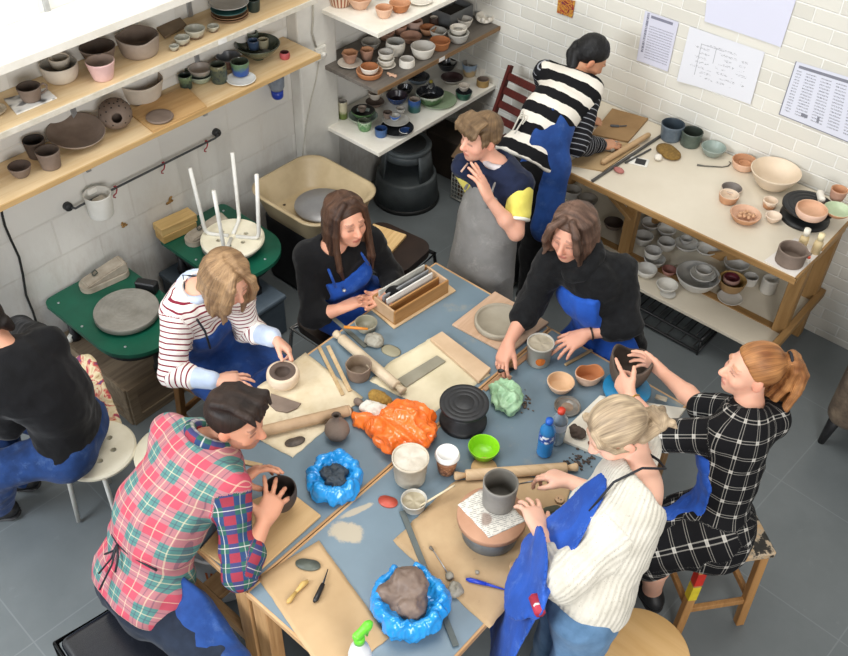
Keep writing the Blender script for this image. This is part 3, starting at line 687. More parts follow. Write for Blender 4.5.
# chair of the long-haired woman: brown seat with silver legs and a board on it
def pad_chair(label, loc, seatmat, legmat, rz=0., w=.40, d=.36, name='padded_chair', zs=.45):
    t = thing(name, label, 'chair', loc, rz); MB().prism(rrect(-w/2, w/2, -d/2, d/2, .09), zs-.045, zs).build('seat', seatmat, t)
    for sx in (-1, 1):
        for sy in (-1, 1): MB().tube([(sx*(w/2-.05), sy*(d/2-.05), zs-.03), (sx*(w/2-.005), sy*(d/2-.005), zs-.06), (sx*(w/2+.03), sy*(d/2+.03), 0)], .010, 8).build('leg', legmat, t)
    MB().tube([(-w/2, -d/2, zs-.06), (w/2, -d/2, zs-.06), (w/2, d/2, zs-.06), (-w/2, d/2, zs-.06)], .008, 8, closed=True).build('seat_frame', legmat, t); return t
m_brn = M('2f211b', '241814', 8, .4); m_chr = M('a9abae', '8e9093', 30, .25, metal=.9)
pad_chair('dark brown chair behind the long-haired woman holding a striped board', (-2.79, 3.02, 0), m_brn, M('2b2b2d', None, 20, .3, metal=.5), math.radians(6), .40, .34)
t = tag(MB().box((0, 0, .009), (.21, .28, .018), bev=.002).build('chopping_board', WOOD('e0bf8a', 'c39a62', 1, 1.6), None, (-2.84, 2.99, .4502), math.radians(14)), 'pale striped wooden board lying on the dark brown chair', 'board')
pad_chair('grey seated chair with shiny legs under the long-haired woman', (-2.57, 2.43, 0), m_brn, m_chr, 0., .36, .36)
# wooden stools
def wood_stool(label, loc, rz, w, d, h, sm, lm, paint=None, inset=.0):
    t = thing('wooden_stool', label, 'stool', loc, rz)
    MB().box((0, 0, h-.017), (w, d, .034), bev=.005).build('seat', sm, t)
    for sx in (-1, 1):
        for sy in (-1, 1):
            a = V(sx*(w/2-.03), sy*(d/2-.03), h-.034); c = V(sx*(w/2-.012), sy*(d/2-.012), 0); mats = lm
            lo = MB().bar(c, a, .036, .036, (0, 1, 0)).build('leg', lm, t)
            if paint and sx == paint[0] and sy == paint[1]:
                for f0, f1, cm in ((.72, .88, paint[2]), (.52, .7, paint[3])): MB().bar(c+(a-c)*f0, c+(a-c)*f1, .0372, .0372, (0, 1, 0), .001).build('paint_band', cm, lo)
    for sy in (-1, 1): MB().bar((-w/2+.02, sy*(d/2-.02), .17), (w/2-.02, sy*(d/2-.02), .17), .022, .03).build('stretcher', lm, t)
    for sx in (-1, 1): MB().bar((sx*(w/2-.02), -d/2+.02, .20), (sx*(w/2-.02), d/2-.02, .20), .022, .03).build('stretcher', lm, t)
    return t
m_st = WOOD('b98a55', '93683b', 2, 1.)
sN = NT('paint_spattered_seat'); v = sN.coord('Object'); col = sN.ramp(sN.noise(v, 9, 5, .7), [(.36, '15140f'), (.46, '2a241d'), (.5, 'b7a58c'), (.6, 'c39a68'), (.75, 'b08550')]); sN.set(Base_Color=col, Roughness=.5); m_spat = sN.m
wood_stool('wooden stool with paint-spattered seat and red and yellow bands on one leg', (-.50, 2.53, 0), math.radians(51.5), .31, .30, .54, m_spat, m_st, (-1, -1, M('c22a1c', None, 20, .5), M('d8c32c', None, 20, .5)))
wood_stool('plain wooden stool under the woman in the red-striped top', (-2.74, 1.77, 0), math.radians(8), .32, .32, .46, WOOD('a87b4a', '80592f', 0), WOOD('a87b4a', '80592f', 2))
t = thing('round_stool', 'tan round wooden stool in the foreground at the bottom of the photo', 'stool', (-.475, 1.875, 0)); mts = WOOD('d8b27c', 'c99f66', 0, .5, .4)
MB().lathe([(0, .455), (.172, .455), (.18, .460), (.181, .474), (.176, .48), (0, .48)], 56).build('seat', mts, t)
for k in range(4):
    a = PI/4+k*PI/2; MB().tube([(.11*math.cos(a), .11*math.sin(a), .455), (.16*math.cos(a), .16*math.sin(a), 0)], .016, 10).build('leg', mts, t)
MB().tube([(.137*math.cos(a), .137*math.sin(a), .17) for a in np.arange(24)*2*PI/24], .008, 8, closed=True).build('foot_ring', mts, t)
# old armchair at the right edge
t = thing('old_armchair', 'worn brown leather armchair with black tapered leg at the right edge of the photo', 'armchair', (-.17, 4.07, 0), math.radians(0))
sN = NT('worn_leather'); v = sN.coord('Object'); col = sN.ramp(sN.noise(v, 5, 6, .7), [(.3, '2e2823'), (.5, '4d4138'), (.62, '6d5f50'), (.75, '8a7a66')]); sN.set(Base_Color=col, Roughness=.55); sN.bump(sN.noise(v, 18, 4), .2, .01); m_leath = sN.m
I3 = [(1, 0, 0), (0, 1, 0), (0, 0, 1)]; O = V(-.17, 4.07, 0)
sdf_obj('arm', [rbox(O+V(-.25, 0, .44), I3, (.09, .38, .26), .08), cone(O+V(-.25, -.3, .66), O+V(-.25, .3, .66), .09, .09)], m_leath, t, .012, O)
sdf_obj('arm', [rbox(O+V(.33, 0, .44), I3, (.09, .38, .26), .08), cone(O+V(.33, -.3, .66), O+V(.33, .3, .66), .09, .09)], m_leath, t, .012, O)
sdf_obj('seat_cushion', [rbox(O+V(.04, -.05, .36), I3, (.23, .33, .13), .07)], m_leath, t, .012, O)
sdf_obj('backrest', [rbox(O+V(.04, .33, .58), I3, (.36, .09, .38), .08)], m_leath, t, .012, O)
for sx in (-.28, .34):
    for sy in (-.3, .3): MB().tube([(sx, sy, .22), (sx-.02*np.sign(sx)*-1, sy, 0)], [.035, .018], 10).build('leg', m_black, t)
# white bucket under the table
t = thing('bucket', 'white plastic bucket with orange bars printed on it under the table', 'bucket', (-2.10, 1.215, 0)); mbk = M('dcdde0', 'cfd0d4', 8, .4)
MB().lathe([(0, 0), (.11, 0), (.118, .006), (.137, .33), (.143, .332), (.143, .35), (.134, .35), (.13, .34), (.112, .012), (0, .01)], 40).build('bucket_body', mbk, t)
b = MB()
for k in range(4):
    a = math.radians(-62+k*9); z0, z1 = .19, .26; r0, r1 = .118+.019*(z0/.33)+.002, .118+.019*(z1/.33)+.002
    q = [(r*math.cos(a+da), r*math.sin(a+da), z) for r, z, da in ((r0, z0, -.04), (r0, z0, .04), (r1, z1, .06), (r1, z1, -.02))]; b.quad(q)
b.build('printed_bars', M('e2742a', None, 20, .5), t)
MB().tube([(.141*math.cos(a), .141*math.sin(a), .325-.10*abs(math.sin(a))) for a in np.linspace(0, PI, 20)], .003, 6).build('bucket_handle', m_metal_l, t)
# ================================================================== pots on shelves and bench
def pprof(R, h, rb=.6, e=1., bul=0., th=.007, foot=0., neck=None):
    """outer wall, rim, inner wall of a thrown pot; returns profile and index where the inside starts"""
    rb = rb*R; N = 9; o = []
    rad = lambda t: rb+(R-rb)*(t**e)+bul*R*math.sin(PI*t)
    if neck: rad = neck
    if foot: o += [(0, 0), (rb*.72, 0), (rb*.7, foot)]
    else: o += [(0, 0), (rb*.94, 0)]
    for i in range(N+1):
        t = i/N; o.append((rad(t) if not neck else rad(t)*R, foot+.002+(h-foot-.004)*t))
    r1 = o[-1][0]; o.append((r1-th*.3, h)); n0 = len(o); o.append((r1-th*.8, h)); 
    for i in range(N, -1, -1):
        t = i/N; z = foot+.002+(h-foot-.004)*t
        if z < foot+th*1.2: break
        o.append((max((rad(t) if not neck else rad(t)*R)-th, .001), z))
    o.append((0, foot+th)); return o, n0
def pot(label, px, py, w, h, zs, mo, mi=None, name='bowl', cat=None, rb=.6, e=.7, bul=0., th=.006, foot=0., wob=None, group=None, seg=32, at=None, tilt=None, neck=None, R=None, base=False):
    p = P(px, py, zs+(0 if base else h)) if at is None else V(at); R = R or w/2/ppm(p)
    prof, n0 = pprof(R, h, rb, e, bul, th, foot, neck)
    mis = [0 if j < n0-1 else 1 for j in range(len(prof)-1)]
    b = MB(); b.lathe(prof, seg, wob=wob, mis=mis); o = b.build(name, [mo, mi or mo], None, (p[0], p[1], zs))
    o['r'] = R; del o['r']
    if tilt: o.rotation_euler = tilt
    return tag(o, label, cat or ('cup' if name in ('cup', 'mug', 'tumbler') else name.split('_')[-1]), group)
def handled(label, px, py, w, h, zs, mo, mi, ang, name='mug', cat='mug', **k):
    """a pot with a loop handle: Empty with body and handle"""
    p = P(px, py, zs+h); o = pot(label, px, py, w, h, zs, mo, mi, name, cat, **k); R = w/2/ppm(p)
    t = thing(name, label, cat, (p[0], p[1], zs)); o.name = 'pot_body'
    for q in ('label', 'category'): del o[q]
    o.parent = t; o.location = (0, 0, 0); ca, sa = math.cos(ang), math.sin(ang)
    pts = [(r*ca, r*sa, z) for r, z in ((R*.93, h*.82), (R*1.25, h*.86), (R*1.5, h*.66), (R*1.42, h*.4), (R*1.1, h*.24), (R*.86, h*.24))]
    MB().tube(pts, h*.075, 8).build('handle', mo, t); return t
def wavy(n, amp, ph=0., zamp=0.):
    def f(a, t, r, z): return r*(1+amp*math.sin(n*a+ph)*t), z+zamp*z*(math.sin(3*a+ph)+.5*math.sin(5*a))
    return f
def plate(label, px, py, w, zs, mo, h=.02, name='plate', mi=None, group=None, at=None, R=None): return pot(label, px, py, w, h, zs, mo, mi, name, 'plate', rb=.62, e=.8, th=.005, group=group, at=at, R=R)
# clay and glaze materials
k_hole = M('1a1411', None, 9, .9)
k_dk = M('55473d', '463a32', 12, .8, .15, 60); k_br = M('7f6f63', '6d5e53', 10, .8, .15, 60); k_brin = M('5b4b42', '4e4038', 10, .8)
k_lt = M('9c8d7f', '8b7e71', 10, .8, .12, 60); k_cr = M('d0c6b7', 'c0b5a6', 10, .75, .1, 60); k_gr = M('a29c92', '8e887f', 10, .7, .1, 60)
k_pk = M('dcb8b4', 'cfa8a4', 10, .5); k_tc = M('c79672', 'b98662', 9, .8, .1, 60); k_tc2 = M('bf957f', 'ae846e', 9, .8, .1, 60); k_pe = M('d9b398', 'cea488', 9, .8, .08, 60)
k_wh = M('e6e0d4', 'dad3c6', 9, .55, .06, 50); k_wg = M('b7b4ac', 'a5a29a', 9, .55, .06, 50); k_bq = M('c9c4bb', 'b9b3aa', 9, .7, .08, 50)
k_or = M('b37448', 'a0653c', 10, .7, .08, 50); k_tan = M('a98a55', '977843', 10, .6)
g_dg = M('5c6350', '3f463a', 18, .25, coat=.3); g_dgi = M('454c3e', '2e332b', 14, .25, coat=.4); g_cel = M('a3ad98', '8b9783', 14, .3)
g_tg = GLAZE('31443c', '6d7f5f', .04, .03, '2c3430'); g_mos = GLAZE('4b5345', '7c7a5c', .075, .02, '2e3a3c'); g_blu = M('26406e', '1b2f54', 18, .25, coat=.3); g_teal = M('1f5f63', '174a4e', 12, .3)
g_sb = M('3d5f8e', '2f4b74', 12, .3); g_dk = M('25272b', '191a1d', 12, .25, coat=.3); g_wg2 = GLAZE('4d6b45', 'c6cbb9', .05, .015); g_gw = GLAZE('6b8f62', 'bdc9b0', .05, .03, '4c7a4c'); g_bw = GLAZE('bfa57c', '8ea2b8', .045, .01); g_crm = M('cabfa4', 'baae92', 12, .4)
g_gb = M('66737e', '505c67', 18, .35); g_gg = M('58645a', '454f47', 18, .35); g_ggl = M('8f9a92', '7d8880', 18, .35)
Z1, Z2 = 1.6005, 1.2905
# ---------------- upper pine shelf
plate('pale round clay dish cut off by the left edge of the photo', -7, 109, 26, Z1, M('b3a58f', 'a3957f', 9, .8), .02, 'dish')
c = [P(a, b, Z1+.001) for a, b in ((4, 100), (46, 89), (57, 98.5), (17, 115))]; o = np.mean(c, 0)
s = NT('magazine_print'); v = s.coord('Object', (14, 9, 1)); s.set(Base_Color=s.ramp(s.noise(v, 1.2, 1, .4), [(.38, '4a4a4c'), (.46, 'd0d0ce'), (.6, 'efeeea'), (.66, '77777a')]), Roughness=.35)
tag(MB().prism([(q-o)[:2] for q in c], 0, .006).build('magazine', s.m, None, o), 'black and white magazine lying under the brown mug on the upper pine shelf', 'magazine')
handled('brown clay mug standing on the black and white magazine', 28, 86, 24, .062, Z1+.0075, k_br, k_dk, math.radians(80), rb=.75, e=.8)
pot('wide cream bowl on the upper pine shelf with a small cup inside', 58, 63, 37, .075, Z1, k_cr, k_gr, rb=.75, e=.6, bul=.06)
pot('small cream cup sitting inside the wide cream bowl', 58.5, 57, 21, .045, Z1+.035, k_cr, k_cr, 'cup', rb=.8, e=.7)
pot('dark brown flared bowl behind the pink cup', 97, 46, 36, .085, Z1, k_br, k_dk, rb=.62, e=.8)
pot('pink glazed cup with brown inside on the front of the upper pine shelf', 99.5, 60, 29, .085, Z1, k_pk, M('9a8577', '8a7668', 9, .6), 'cup', rb=.68, e=.9)
pot('large wavy-rimmed brown bowl on the upper pine shelf', 137, 35, 43, .085, Z1, k_lt, k_br, rb=.82, e=.6, wob=wavy(5, .02, .4, .06), seg=48)
c = [P(a, b, Z1+.001) for a, b in ((157, 30), (180, 19), (187, 27), (165, 39))]; o = np.mean(c, 0)
tag(MB().prism([(q-o)[:2] for q in c], 0, .012).build('clay_tile', M('7d6b55', '6c5b47', 12, .8), None, o), 'flat brown clay tile lying at the back of the upper pine shelf', 'tile')
kk = GLAZE('6a564a', 'a8a595', .025, .012); ki = M('a9a797', '98968a', 12, .4)
for a, b_, w, h, lb in ((174, 45.5, 10.5, .022, 'smallest of the four grey-rimmed cups on the upper pine shelf'), (182, 37, 16, .035, 'second smallest grey-rimmed cup, next to the tiny one on the upper pine shelf'), (194.5, 28, 21, .045, 'largest of the four grey-rimmed cups on the upper pine shelf'), (213, 25.5, 12.5, .028, 'small grey-rimmed cup standing in front of the stacked plates')):
    pot(lb, a, b_, w, h, Z1, GLAZE('6a564a', 'a8a595', h*.45, h*.2), ki, 'cup', rb=.62, e=.6, group='grey-rimmed cups')
q = P(230, 16, Z1); z = Z1
for k, (m_, R_, lb, dx) in enumerate(((M('8a6648', '74543b', 8, .5), .092, 'lowest brown plate of the plate stack', 0), (M('94704f', '7d5d41', 8, .5), .09, 'second brown plate of the plate stack', .004), (M('6d5a47', '5c4b3b', 8, .5), .088, 'third plate up of the plate stack, dark brown', -.003), (M('2f5d5c', '264c4c', 8, .35), .088, 'teal plate near the top of the plate stack', .012), (M('aca9a4', '98958f', 8, .5), .098, 'grey top plate of the plate stack on the upper pine shelf', -.006))):
    plate(lb, 0, 0, 0, z, m_, .022 if k == 4 else .014, at=(q[0]+dx, q[1]-dx, z), R=R_, group='stacked plates'); z += .0125
pot('dark green jar behind the plate stack at the end of the upper pine shelf', 253, -1, 14, .06, Z1, M('2b3a36', '202c29', 9, .3), None, 'jar', rb=.8)
for (a, b_, z_, x_, lb) in ((222, 37.5, 1.588, -3.4425, 'small white price card stuck to the edge of the upper pine shelf'), (442, 56, 1.055, -3.2325, 'small white price card stuck to the edge of the middle corner shelf')):
    p = PX(a, b_, x_); tag(MB().box((0, 0, 0), (.002, .05, .022), bev=0).build('price_card', M('eceae6', None, 9, .5), None, (x_+.001, p[1], z_)), lb, 'card')
# ---------------- lower pine shelf
pot('near-black clay tumbler on the lower pine shelf, left of the other tumbler', 33, 139.5, 22, .085, Z2, k_dk, M('2c2522', '241e1b', 9, .8), 'tumbler', rb=.78, e=1)
pot('dark brown clay tumbler on the lower pine shelf, right of the near-black one', 47, 150, 24, .085, Z2, k_br, k_dk, 'tumbler', rb=.8, e=1)
pot('little brown bowl at the near end of the lower pine shelf', 19, 165.5, 23, .05, Z2, k_br, k_brin, rb=.6, e=.7)
pot('big shallow brown dish behind the dark tumblers', 76, 132, 57, .05, Z2, k_lt, k_br, 'dish', 'dish', rb=.5, e=.6, wob=wavy(3, .03, 1.), seg=48, tilt=(.03, .14, 0)).location.z += .014
p = P(115, 113.5, Z2+.07); t = thing('pierced_ball', 'round brown clay ball pierced with small holes on the lower pine shelf', 'pot', (p[0], p[1], Z2))
sr = .078; hd = nrm(V(.85, -.42, .18)); hp = p+hd*sr
sdf_obj('ball_body', [ell(p, np.eye(3), (sr, sr, sr*.92))], k_br, t, .004, V(p[0], p[1], Z2), cuts=[ell(hp, np.eye(3), (.021, .021, .021)), ell(p+hd*.018, np.eye(3), (.052, .052, .048))])
for k in range(6):
    for m in range(8):
        e_ = math.radians(-15+k*17); q = V(math.cos(e_)*math.cos(m*PI/4+k*.4), math.cos(e_)*math.sin(m*PI/4+k*.4), math.sin(e_))
        if q@hd < .88 and q[0]-.5*q[1]+.6*q[2] > .1: MB().sph((0, 0, 0), .0055, 1).build('pierced_hole', k_hole, t, q*V(sr, sr, sr*.92)*.965+V(0, 0, .07))
pot('pale oval clay bowl with a dipping rim behind the flat disc', 139, 79, 46, .10, Z2, k_cr, k_lt, rb=.75, e=.7, wob=wavy(2, .06, .5, .03), seg=48)
c = [P(a, b, Z2+.0) for a, b in ((128, 113), (186, 88), (207, 108), (153, 133))]; o = np.mean(c, 0)
tag(MB().prism([(q-o)[:2] for q in c], 0, .012).build('ware_board', WOOD('c6a271', 'ad8654', 1, .8), None, o), 'brown wooden ware board lying on the lower pine shelf under the flat disc', 'board')
tag(MB().lathe([(0, 0), (.058, 0), (.066, .008), (.063, .013), (.05, .010), (0, .010)], 36).build('clay_disc', k_br, None, (*P(160, 118, Z2+.013)[:2], Z2+.0128)), 'flat brown clay disc lying on the wooden ware board', 'disc')
pot('mottled green cup at the edge of the ware board on the lower pine shelf', 184.5, 75, 14, .07, Z2, g_tg, M('1c2420', None, 9, .3), 'cup', rb=.85, e=1)
pot('small dark green cup behind the mottled green cup', 187, 66, 11, .06, Z2, g_dg, g_dgi, 'cup', rb=.8)
pot('lower bowl of the two stacked grey-green bowls', 200, 74, 24, .038, Z2, g_cel, g_ggl, rb=.6, e=.6, group='stacked grey-green bowls')
pot('upper bowl of the two stacked grey-green bowls, pale inside', 200, 67.5, 24.5, .04, Z2+.03, GLAZE('717868', 'a19b92', .02, .01), M('aba39c', '9a928b', 9, .4), rb=.6, e=.6, group='stacked grey-green bowls')
pot('tall speckled green tumbler on the front of the lower pine shelf', 217.5, 64, 16.5, .095, Z2, g_mos, M('4a4f45', '363b33', 9, .35), 'tumbler', rb=.95, e=1, bul=.06)
pot('brown bowl with bluish inside behind the saucer', 228, 56, 25, .06, Z2, M('6a4f45', '574038', 9, .4), M('7a7f86', '5d6168', 9, .35), rb=.55, e=.6)
plate('white saucer under the half-blue cup', 241, 78, 30, Z2, M('e4e4de', 'd8d8d2', 9, .3), .014, 'saucer')
p = P(239.5, 61, Z2+.085)
pot('half-green half-blue cup standing on the white saucer', 239.5, 61, 19, .07, Z2+.0125, GLAZE('2a4c8e', '5e7a5c', .04, .02), g_dgi, 'cup', rb=.85, e=1)
pot('large dark green footed bowl holding small cups on the lower pine shelf', 257, 43, 46, .085, Z2, g_dg, g_dgi, rb=.36, e=.55, foot=.018, seg=48)
for (a, b_, w, m_, lb) in ((253, 40, 12, M('465a78', '37485f', 9, .35), 'blue-grey cup inside the large dark green bowl'), (263, 39, 11, M('a39d84', '8f8970', 9, .4), 'cream cup inside the large dark green bowl'), (252, 32, 12, M('6a7468', '565f54', 9, .4), 'grey-green cup at the back inside the large dark green bowl')):
    pot(lb, a, b_, w, .05, Z2+.05, m_, None, 'cup', rb=.8)
pot('tiny red pot near the end of the lower pine shelf', 284.5, 52, 9.5, .035, Z2, M('b55457', '9c4245', 12, .5), M('4a1f20', None, 9, .6), 'pot', rb=1.0, e=1, bul=.12)
# ---------------- corner shelves
def pots(z, rows):
    for r in rows:
        lb, px, py, w, h, mo, mi, nm = r[:8]; kw = r[8] if len(r) > 8 else {}; kw = dict(kw); z_ = z+kw.pop('dz', 0)
        if nm == 'plate': plate(lb, px, py, w, z_, mo, h, mi=mi, **kw)
        else: pot(lb, px, py, w, h, z_, mo, mi, nm, **kw)
C1, C2, C3 = 1.4005, 1.0655, .6655
g_str = NT('striped_glaze'); v = g_str.coord('Object'); sp = g_str.new('ShaderNodeSeparateXYZ'); g_str.link(v, sp.inputs[0])
g_str.set(Base_Color=g_str.ramp(g_str.math('FRACT', g_str.math('MULTIPLY', g_str.math('ARCTAN2', sp.outputs[1], sp.outputs[0]), 3.2)), [(.5, 'd9c6ae'), (.6, '9b5a40')]), Roughness=.6); g_str = g_str.m
sq = dict(seg=7, e=.9)
pots(C1, [
 ('striped cream and brown bowl at the near corner of the top corner shelf', 340, -8, 26, .07, g_str, k_tc, 'bowl', dict(rb=.75, e=.8)),
 ('faceted peach clay bowl on the top corner shelf', 360, -4, 29, .065, k_pe, k_tc, 'bowl', dict(rb=.5, seg=7, e=.9)),
 ('small peach footed cup at the front tip of the top corner shelf', 384, 7, 18, .055, k_pe, k_tc, 'cup', dict(rb=.6, e=.6)),
 ('orange terracotta bowl on the top corner shelf beside the footed cup', 400, 2, 22, .05, k_or, k_tc, 'bowl', {}),
 ('bluish grey bowl behind the footed cup on the top corner shelf', 380, -12, 22, .05, g_gb, g_ggl, 'bowl', {}),
 ('white plate at the back of the top corner shelf', 420, -1, 26, .018, k_wh, None, 'plate', {}),
])
pots(C2, [
 ('white saucer at the near end of the middle corner shelf', 350, 62, 25, .016, k_wh, None, 'plate', {}),
 ('angular terracotta cup standing on the white saucer of the corner shelf', 350, 52, 18, .06, k_tc2, k_tc, 'cup', dict(rb=.6, seg=6, e=1, dz=.012)),
 ('angular terracotta cup just right of the white saucer', 367, 49, 15, .062, k_tc2, k_tc, 'cup', dict(rb=.7, seg=6, e=1)),
 ('wide orange terracotta bowl at the front of the middle corner shelf', 369.5, 70, 27, .035, k_or, k_tc, 'bowl', dict(rb=.8, e=.5)),
 ('white ring-like bowl stacked in the wide orange terracotta bowl', 369.5, 66, 19, .035, k_wh, k_or, 'bowl', dict(rb=.8, dz=.018)),
 ('pale grey bowl at the back left of the middle corner shelf', 371, 41, 20, .045, k_wg, k_gr, 'bowl', {}),
 ('broad white saucer under two stacked white cups', 386, 64, 20, .016, k_wh, None, 'plate', {}),
 ('lower of two stacked white cups on the middle corner shelf', 386, 58, 17, .035, k_wh, k_wh, 'cup', dict(dz=.012, rb=.8, group='stacked white cups')),
 ('upper of two stacked white cups on the middle corner shelf', 386, 51.5, 16, .035, k_wh, k_bq, 'cup', dict(dz=.042, rb=.8, group='stacked white cups')),
 ('tall white bellied cup on the middle corner shelf', 395.5, 41, 19, .08, k_wh, k_wg, 'cup', dict(rb=.8, bul=.12, e=1)),
 ('squat white lidded-looking jar at the front edge of the middle corner shelf', 407, 58.5, 15, .045, k_wh, k_bq, 'jar', dict(rb=1.05, e=1, bul=.05)),
 ('large white bowl with orange inside on the middle corner shelf', 423, 45.5, 25, .07, k_wh, k_bq, 'bowl', dict(rb=.6, e=.5)),
 ('terracotta bowl behind the tall white bellied cup', 386, 31, 18, .05, k_tc2, k_tc2, 'bowl', {}),
 ('pinkish terracotta cup at the back of the middle corner shelf', 400, 25, 15, .055, k_tc2, k_tc, 'cup', {}),
 ('shallow terracotta bowl behind the large white bowl', 411, 35, 22, .04, k_tc2, k_tc2, 'bowl', {}),
 ('pale pink round-bellied pot at the back of the middle corner shelf', 415, 20, 15, .06, M('c2a596', 'b39585', 9, .7), k_tc2, 'pot', dict(rb=.7, bul=.22)),
 ('brown terracotta bowl beside the round-bellied pot', 428, 27, 17, .045, k_tc, k_or, 'bowl', {}),
 ('orange terracotta pot right of the large white bowl', 440, 40, 21, .05, k_or, k_or, 'pot', dict(rb=.8)),
 ('wavy white bowl behind the orange terracotta pot', 438.5, 30, 18, .045, k_wh, k_wg, 'bowl', dict(wob=wavy(4, .06, 0, .1))),
 ('grey bowl holding a white bowl on the middle corner shelf', 458.5, 32, 22, .06, k_wg, k_wg, 'bowl', dict(e=.5)),
 ('white bowl nested in the grey bowl', 458.5, 27, 18, .04, k_wh, k_wh, 'bowl', dict(dz=.04, e=.5)),
 ('dark brown jar with pale rim at the back of the middle corner shelf', 434, 17, 9, .06, M('4b352c', '3a2922', 9, .5), k_cr, 'jar', dict(rb=1.15, e=1)),
 ('white cup in front of the clear plastic box', 465, 18.5, 16, .05, k_wh, k_bq, 'cup', {}),
])
t = handled
p = P(485, 14, C2+.05); R_ = 9.5/ppm(p)
sdf_obj('bowl', [ell(p-V(0, 0, .018), np.eye(3), (R_, R_, .036))], k_wh, None, .004, V(p[0], p[1], C2), cuts=[ell(p+V(0, 0, .012), np.eye(3), (R_*.86, R_*.86, .045)), ell(p+V(R_*.7, -R_*.6, -.022), np.eye(3), (.014,)*3), ell(p+V(-.0*R_, -R_*.95, -.02), np.eye(3), (.012,)*3), ell(p+V(R_*.95, .1*R_, -.02), np.eye(3), (.012,)*3)])
tag(bpy.data.objects[-1] if 0 else COL.objects[-1], 'white bowl with dark holes at the far tip of the middle corner shelf', 'bowl')
p = P(391, 76, C2); o = MB(); o.bar((-.03, 0, .008), (.025, .004, .008), .014, .012); o.bar((.0, -.015, .008), (.006, .016, .008), .012, .011); o.sph((.03, .004, .009), .011, 1)
tag(o.build('clay_figure', k_pe, None, (p[0], p[1], C2)), 'tiny peach clay figure lying at the front edge of the middle corner shelf', 'figure')
t = thing('plastic_box', 'translucent grey plastic box with dark contents at the back of the middle corner shelf', 'box', (*P(452, 20, C2)[:2], C2))
mb = M('8d8f90', '7e8081', 9, .3, trans=.4); b = MB()
b.box((0, 0, .004), (.15, .22, .008)); 
for sx in (-.073, .073): b.box((sx, 0, .045), (.006, .22, .09))
for sy in (-.107, .107): b.box((0, sy, .045), (.14, .006, .09))
b.build('box_walls', mb, t); MB().box((0, 0, .035), (.13, .2, .05), bev=.01).build('contents', M('3c3733', '2c2825', 30, .8), t)
pots(C3, [
 ('tall cream and green vase at the near end of the lowest corner shelf', 342.5, 101, 9.5, .115, GLAZE('5f6f34', 'c2bba0', .045, .02), k_gr, 'vase', dict(rb=.95, e=1)),
 ('wide pale green bowl holding a darker green bowl', 363, 115, 30, .04, g_cel, g_ggl, 'bowl', dict(rb=.55)),
 ('green bowl nested in the wide pale green bowl', 363, 110, 24, .04, M('5f8752', '4b7042', 9, .3), M('2c2b28', '20201d', 9, .3), 'bowl', dict(dz=.015)),
 ('small brown cup inside the nested green bowls', 362, 107, 9, .03, k_br, k_lt, 'cup', dict(dz=.035)),
 ('small blue mug-like cup at the front tip of the lowest corner shelf', 381, 128, 12.5, .05, g_sb, g_blu, 'cup', dict(rb=.95)),
 ('brown bowl under the cream cup on the lowest corner shelf', 375, 101, 19, .03, k_br, k_dk, 'bowl', {}),
 ('cream cup standing in the brown bowl on the lowest corner shelf', 375, 92, 14, .045, k_cr, k_lt, 'cup', dict(dz=.02)),
 ('dark blue bowl in the middle of the lowest corner shelf', 397, 95, 22, .05, g_blu, M('352a33', '241d24', 9, .3), 'bowl', {}),
 ('blue tumbler with cream rim in the middle of the lowest corner shelf', 414.5, 99, 12, .08, GLAZE('2b5a55', '31538c', .045, .02), k_lt, 'tumbler', dict(rb=1.05, bul=.05)),
 ('big black plate at the front of the lowest corner shelf', 397, 127, 34, .024, g_dk, None, 'plate', {}),
 ('grey plate lying on the big black plate', 396, 119, 27, .018, k_wg, None, 'plate', dict(dz=.024)),
 ('blue and white cup on the stacked plates', 395, 115, 11, .03, GLAZE('d5d8dc', '3a67b0', .018, .006), k_wg, 'cup', dict(dz=.035)),
 ('brown cup on the stacked plates', 387.5, 112, 9.5, .04, k_br, k_dk, 'cup', dict(dz=.035)),
 ('grey cup on the stacked plates', 400.5, 108, 10, .035, k_wg, k_gr, 'cup', dict(dz=.035)),
 ('little blue and white dish by the black plate', 405.5, 130, 13, .012, k_wh, g_blu, 'dish', {}),
 ('wide pale green plate under the green and white bowl', 438, 99, 38, .018, M('9db08f', '8a9d7d', 9, .3), None, 'plate', {}),
 ('green and white bowl with black inside on the pale green plate', 430, 92, 29, .06, g_wg2, g_dk, 'bowl', dict(dz=.012, rb=.75, e=.5)),
 ('dark blue-grey bowl at the back of the lowest corner shelf', 418, 76, 24, .04, g_gb, g_dk, 'bowl', {}),
 ('dark bowl behind the dark blue bowl of the corner shelf', 405, 87, 16, .04, g_dk, g_dk, 'bowl', {}),
 ('white-rimmed dark dish at the back of the lowest corner shelf', 452, 77, 23, .03, k_wg, M('4a3434', '382727', 9, .3), 'dish', {}),
 ('small near-black bowl behind the white-rimmed dish', 447, 62, 20, .05, g_dk, g_dk, 'bowl', {}),
 ('small grey cup standing behind the white-rimmed dish', 455, 59, 10, .05, k_wg, k_gr, 'cup', {}),
 ('teal green bowl on the far part of the lowest corner shelf', 464, 91, 17, .05, M('2f5f4c', '234a3b', 9, .3), g_dk, 'bowl', dict(rb=.7)),
 ('cream cup standing in the teal green bowl', 464, 85, 12, .035, k_cr, k_cr, 'cup', dict(dz=.035)),
 ('cream cup with a blue band on the lowest corner shelf', 470, 63, 15.5, .085, g_bw, k_gr, 'cup', dict(rb=.75)),
 ('white tapering beaker at the far end of the lowest corner shelf', 484.5, 66, 14, .075, k_wh, k_wh, 'beaker', dict(rb=.75)),
 ('brown round box in front of the white beaker', 483, 79, 12.5, .045, k_tan, k_br, 'pot', dict(rb=1, e=1)),
 ('small mottled cup left of the dark blue bowl', 388, 84, 10, .04, k_lt, k_br, 'cup', {}),
])
p = P(364.5, 122, C3+.07)
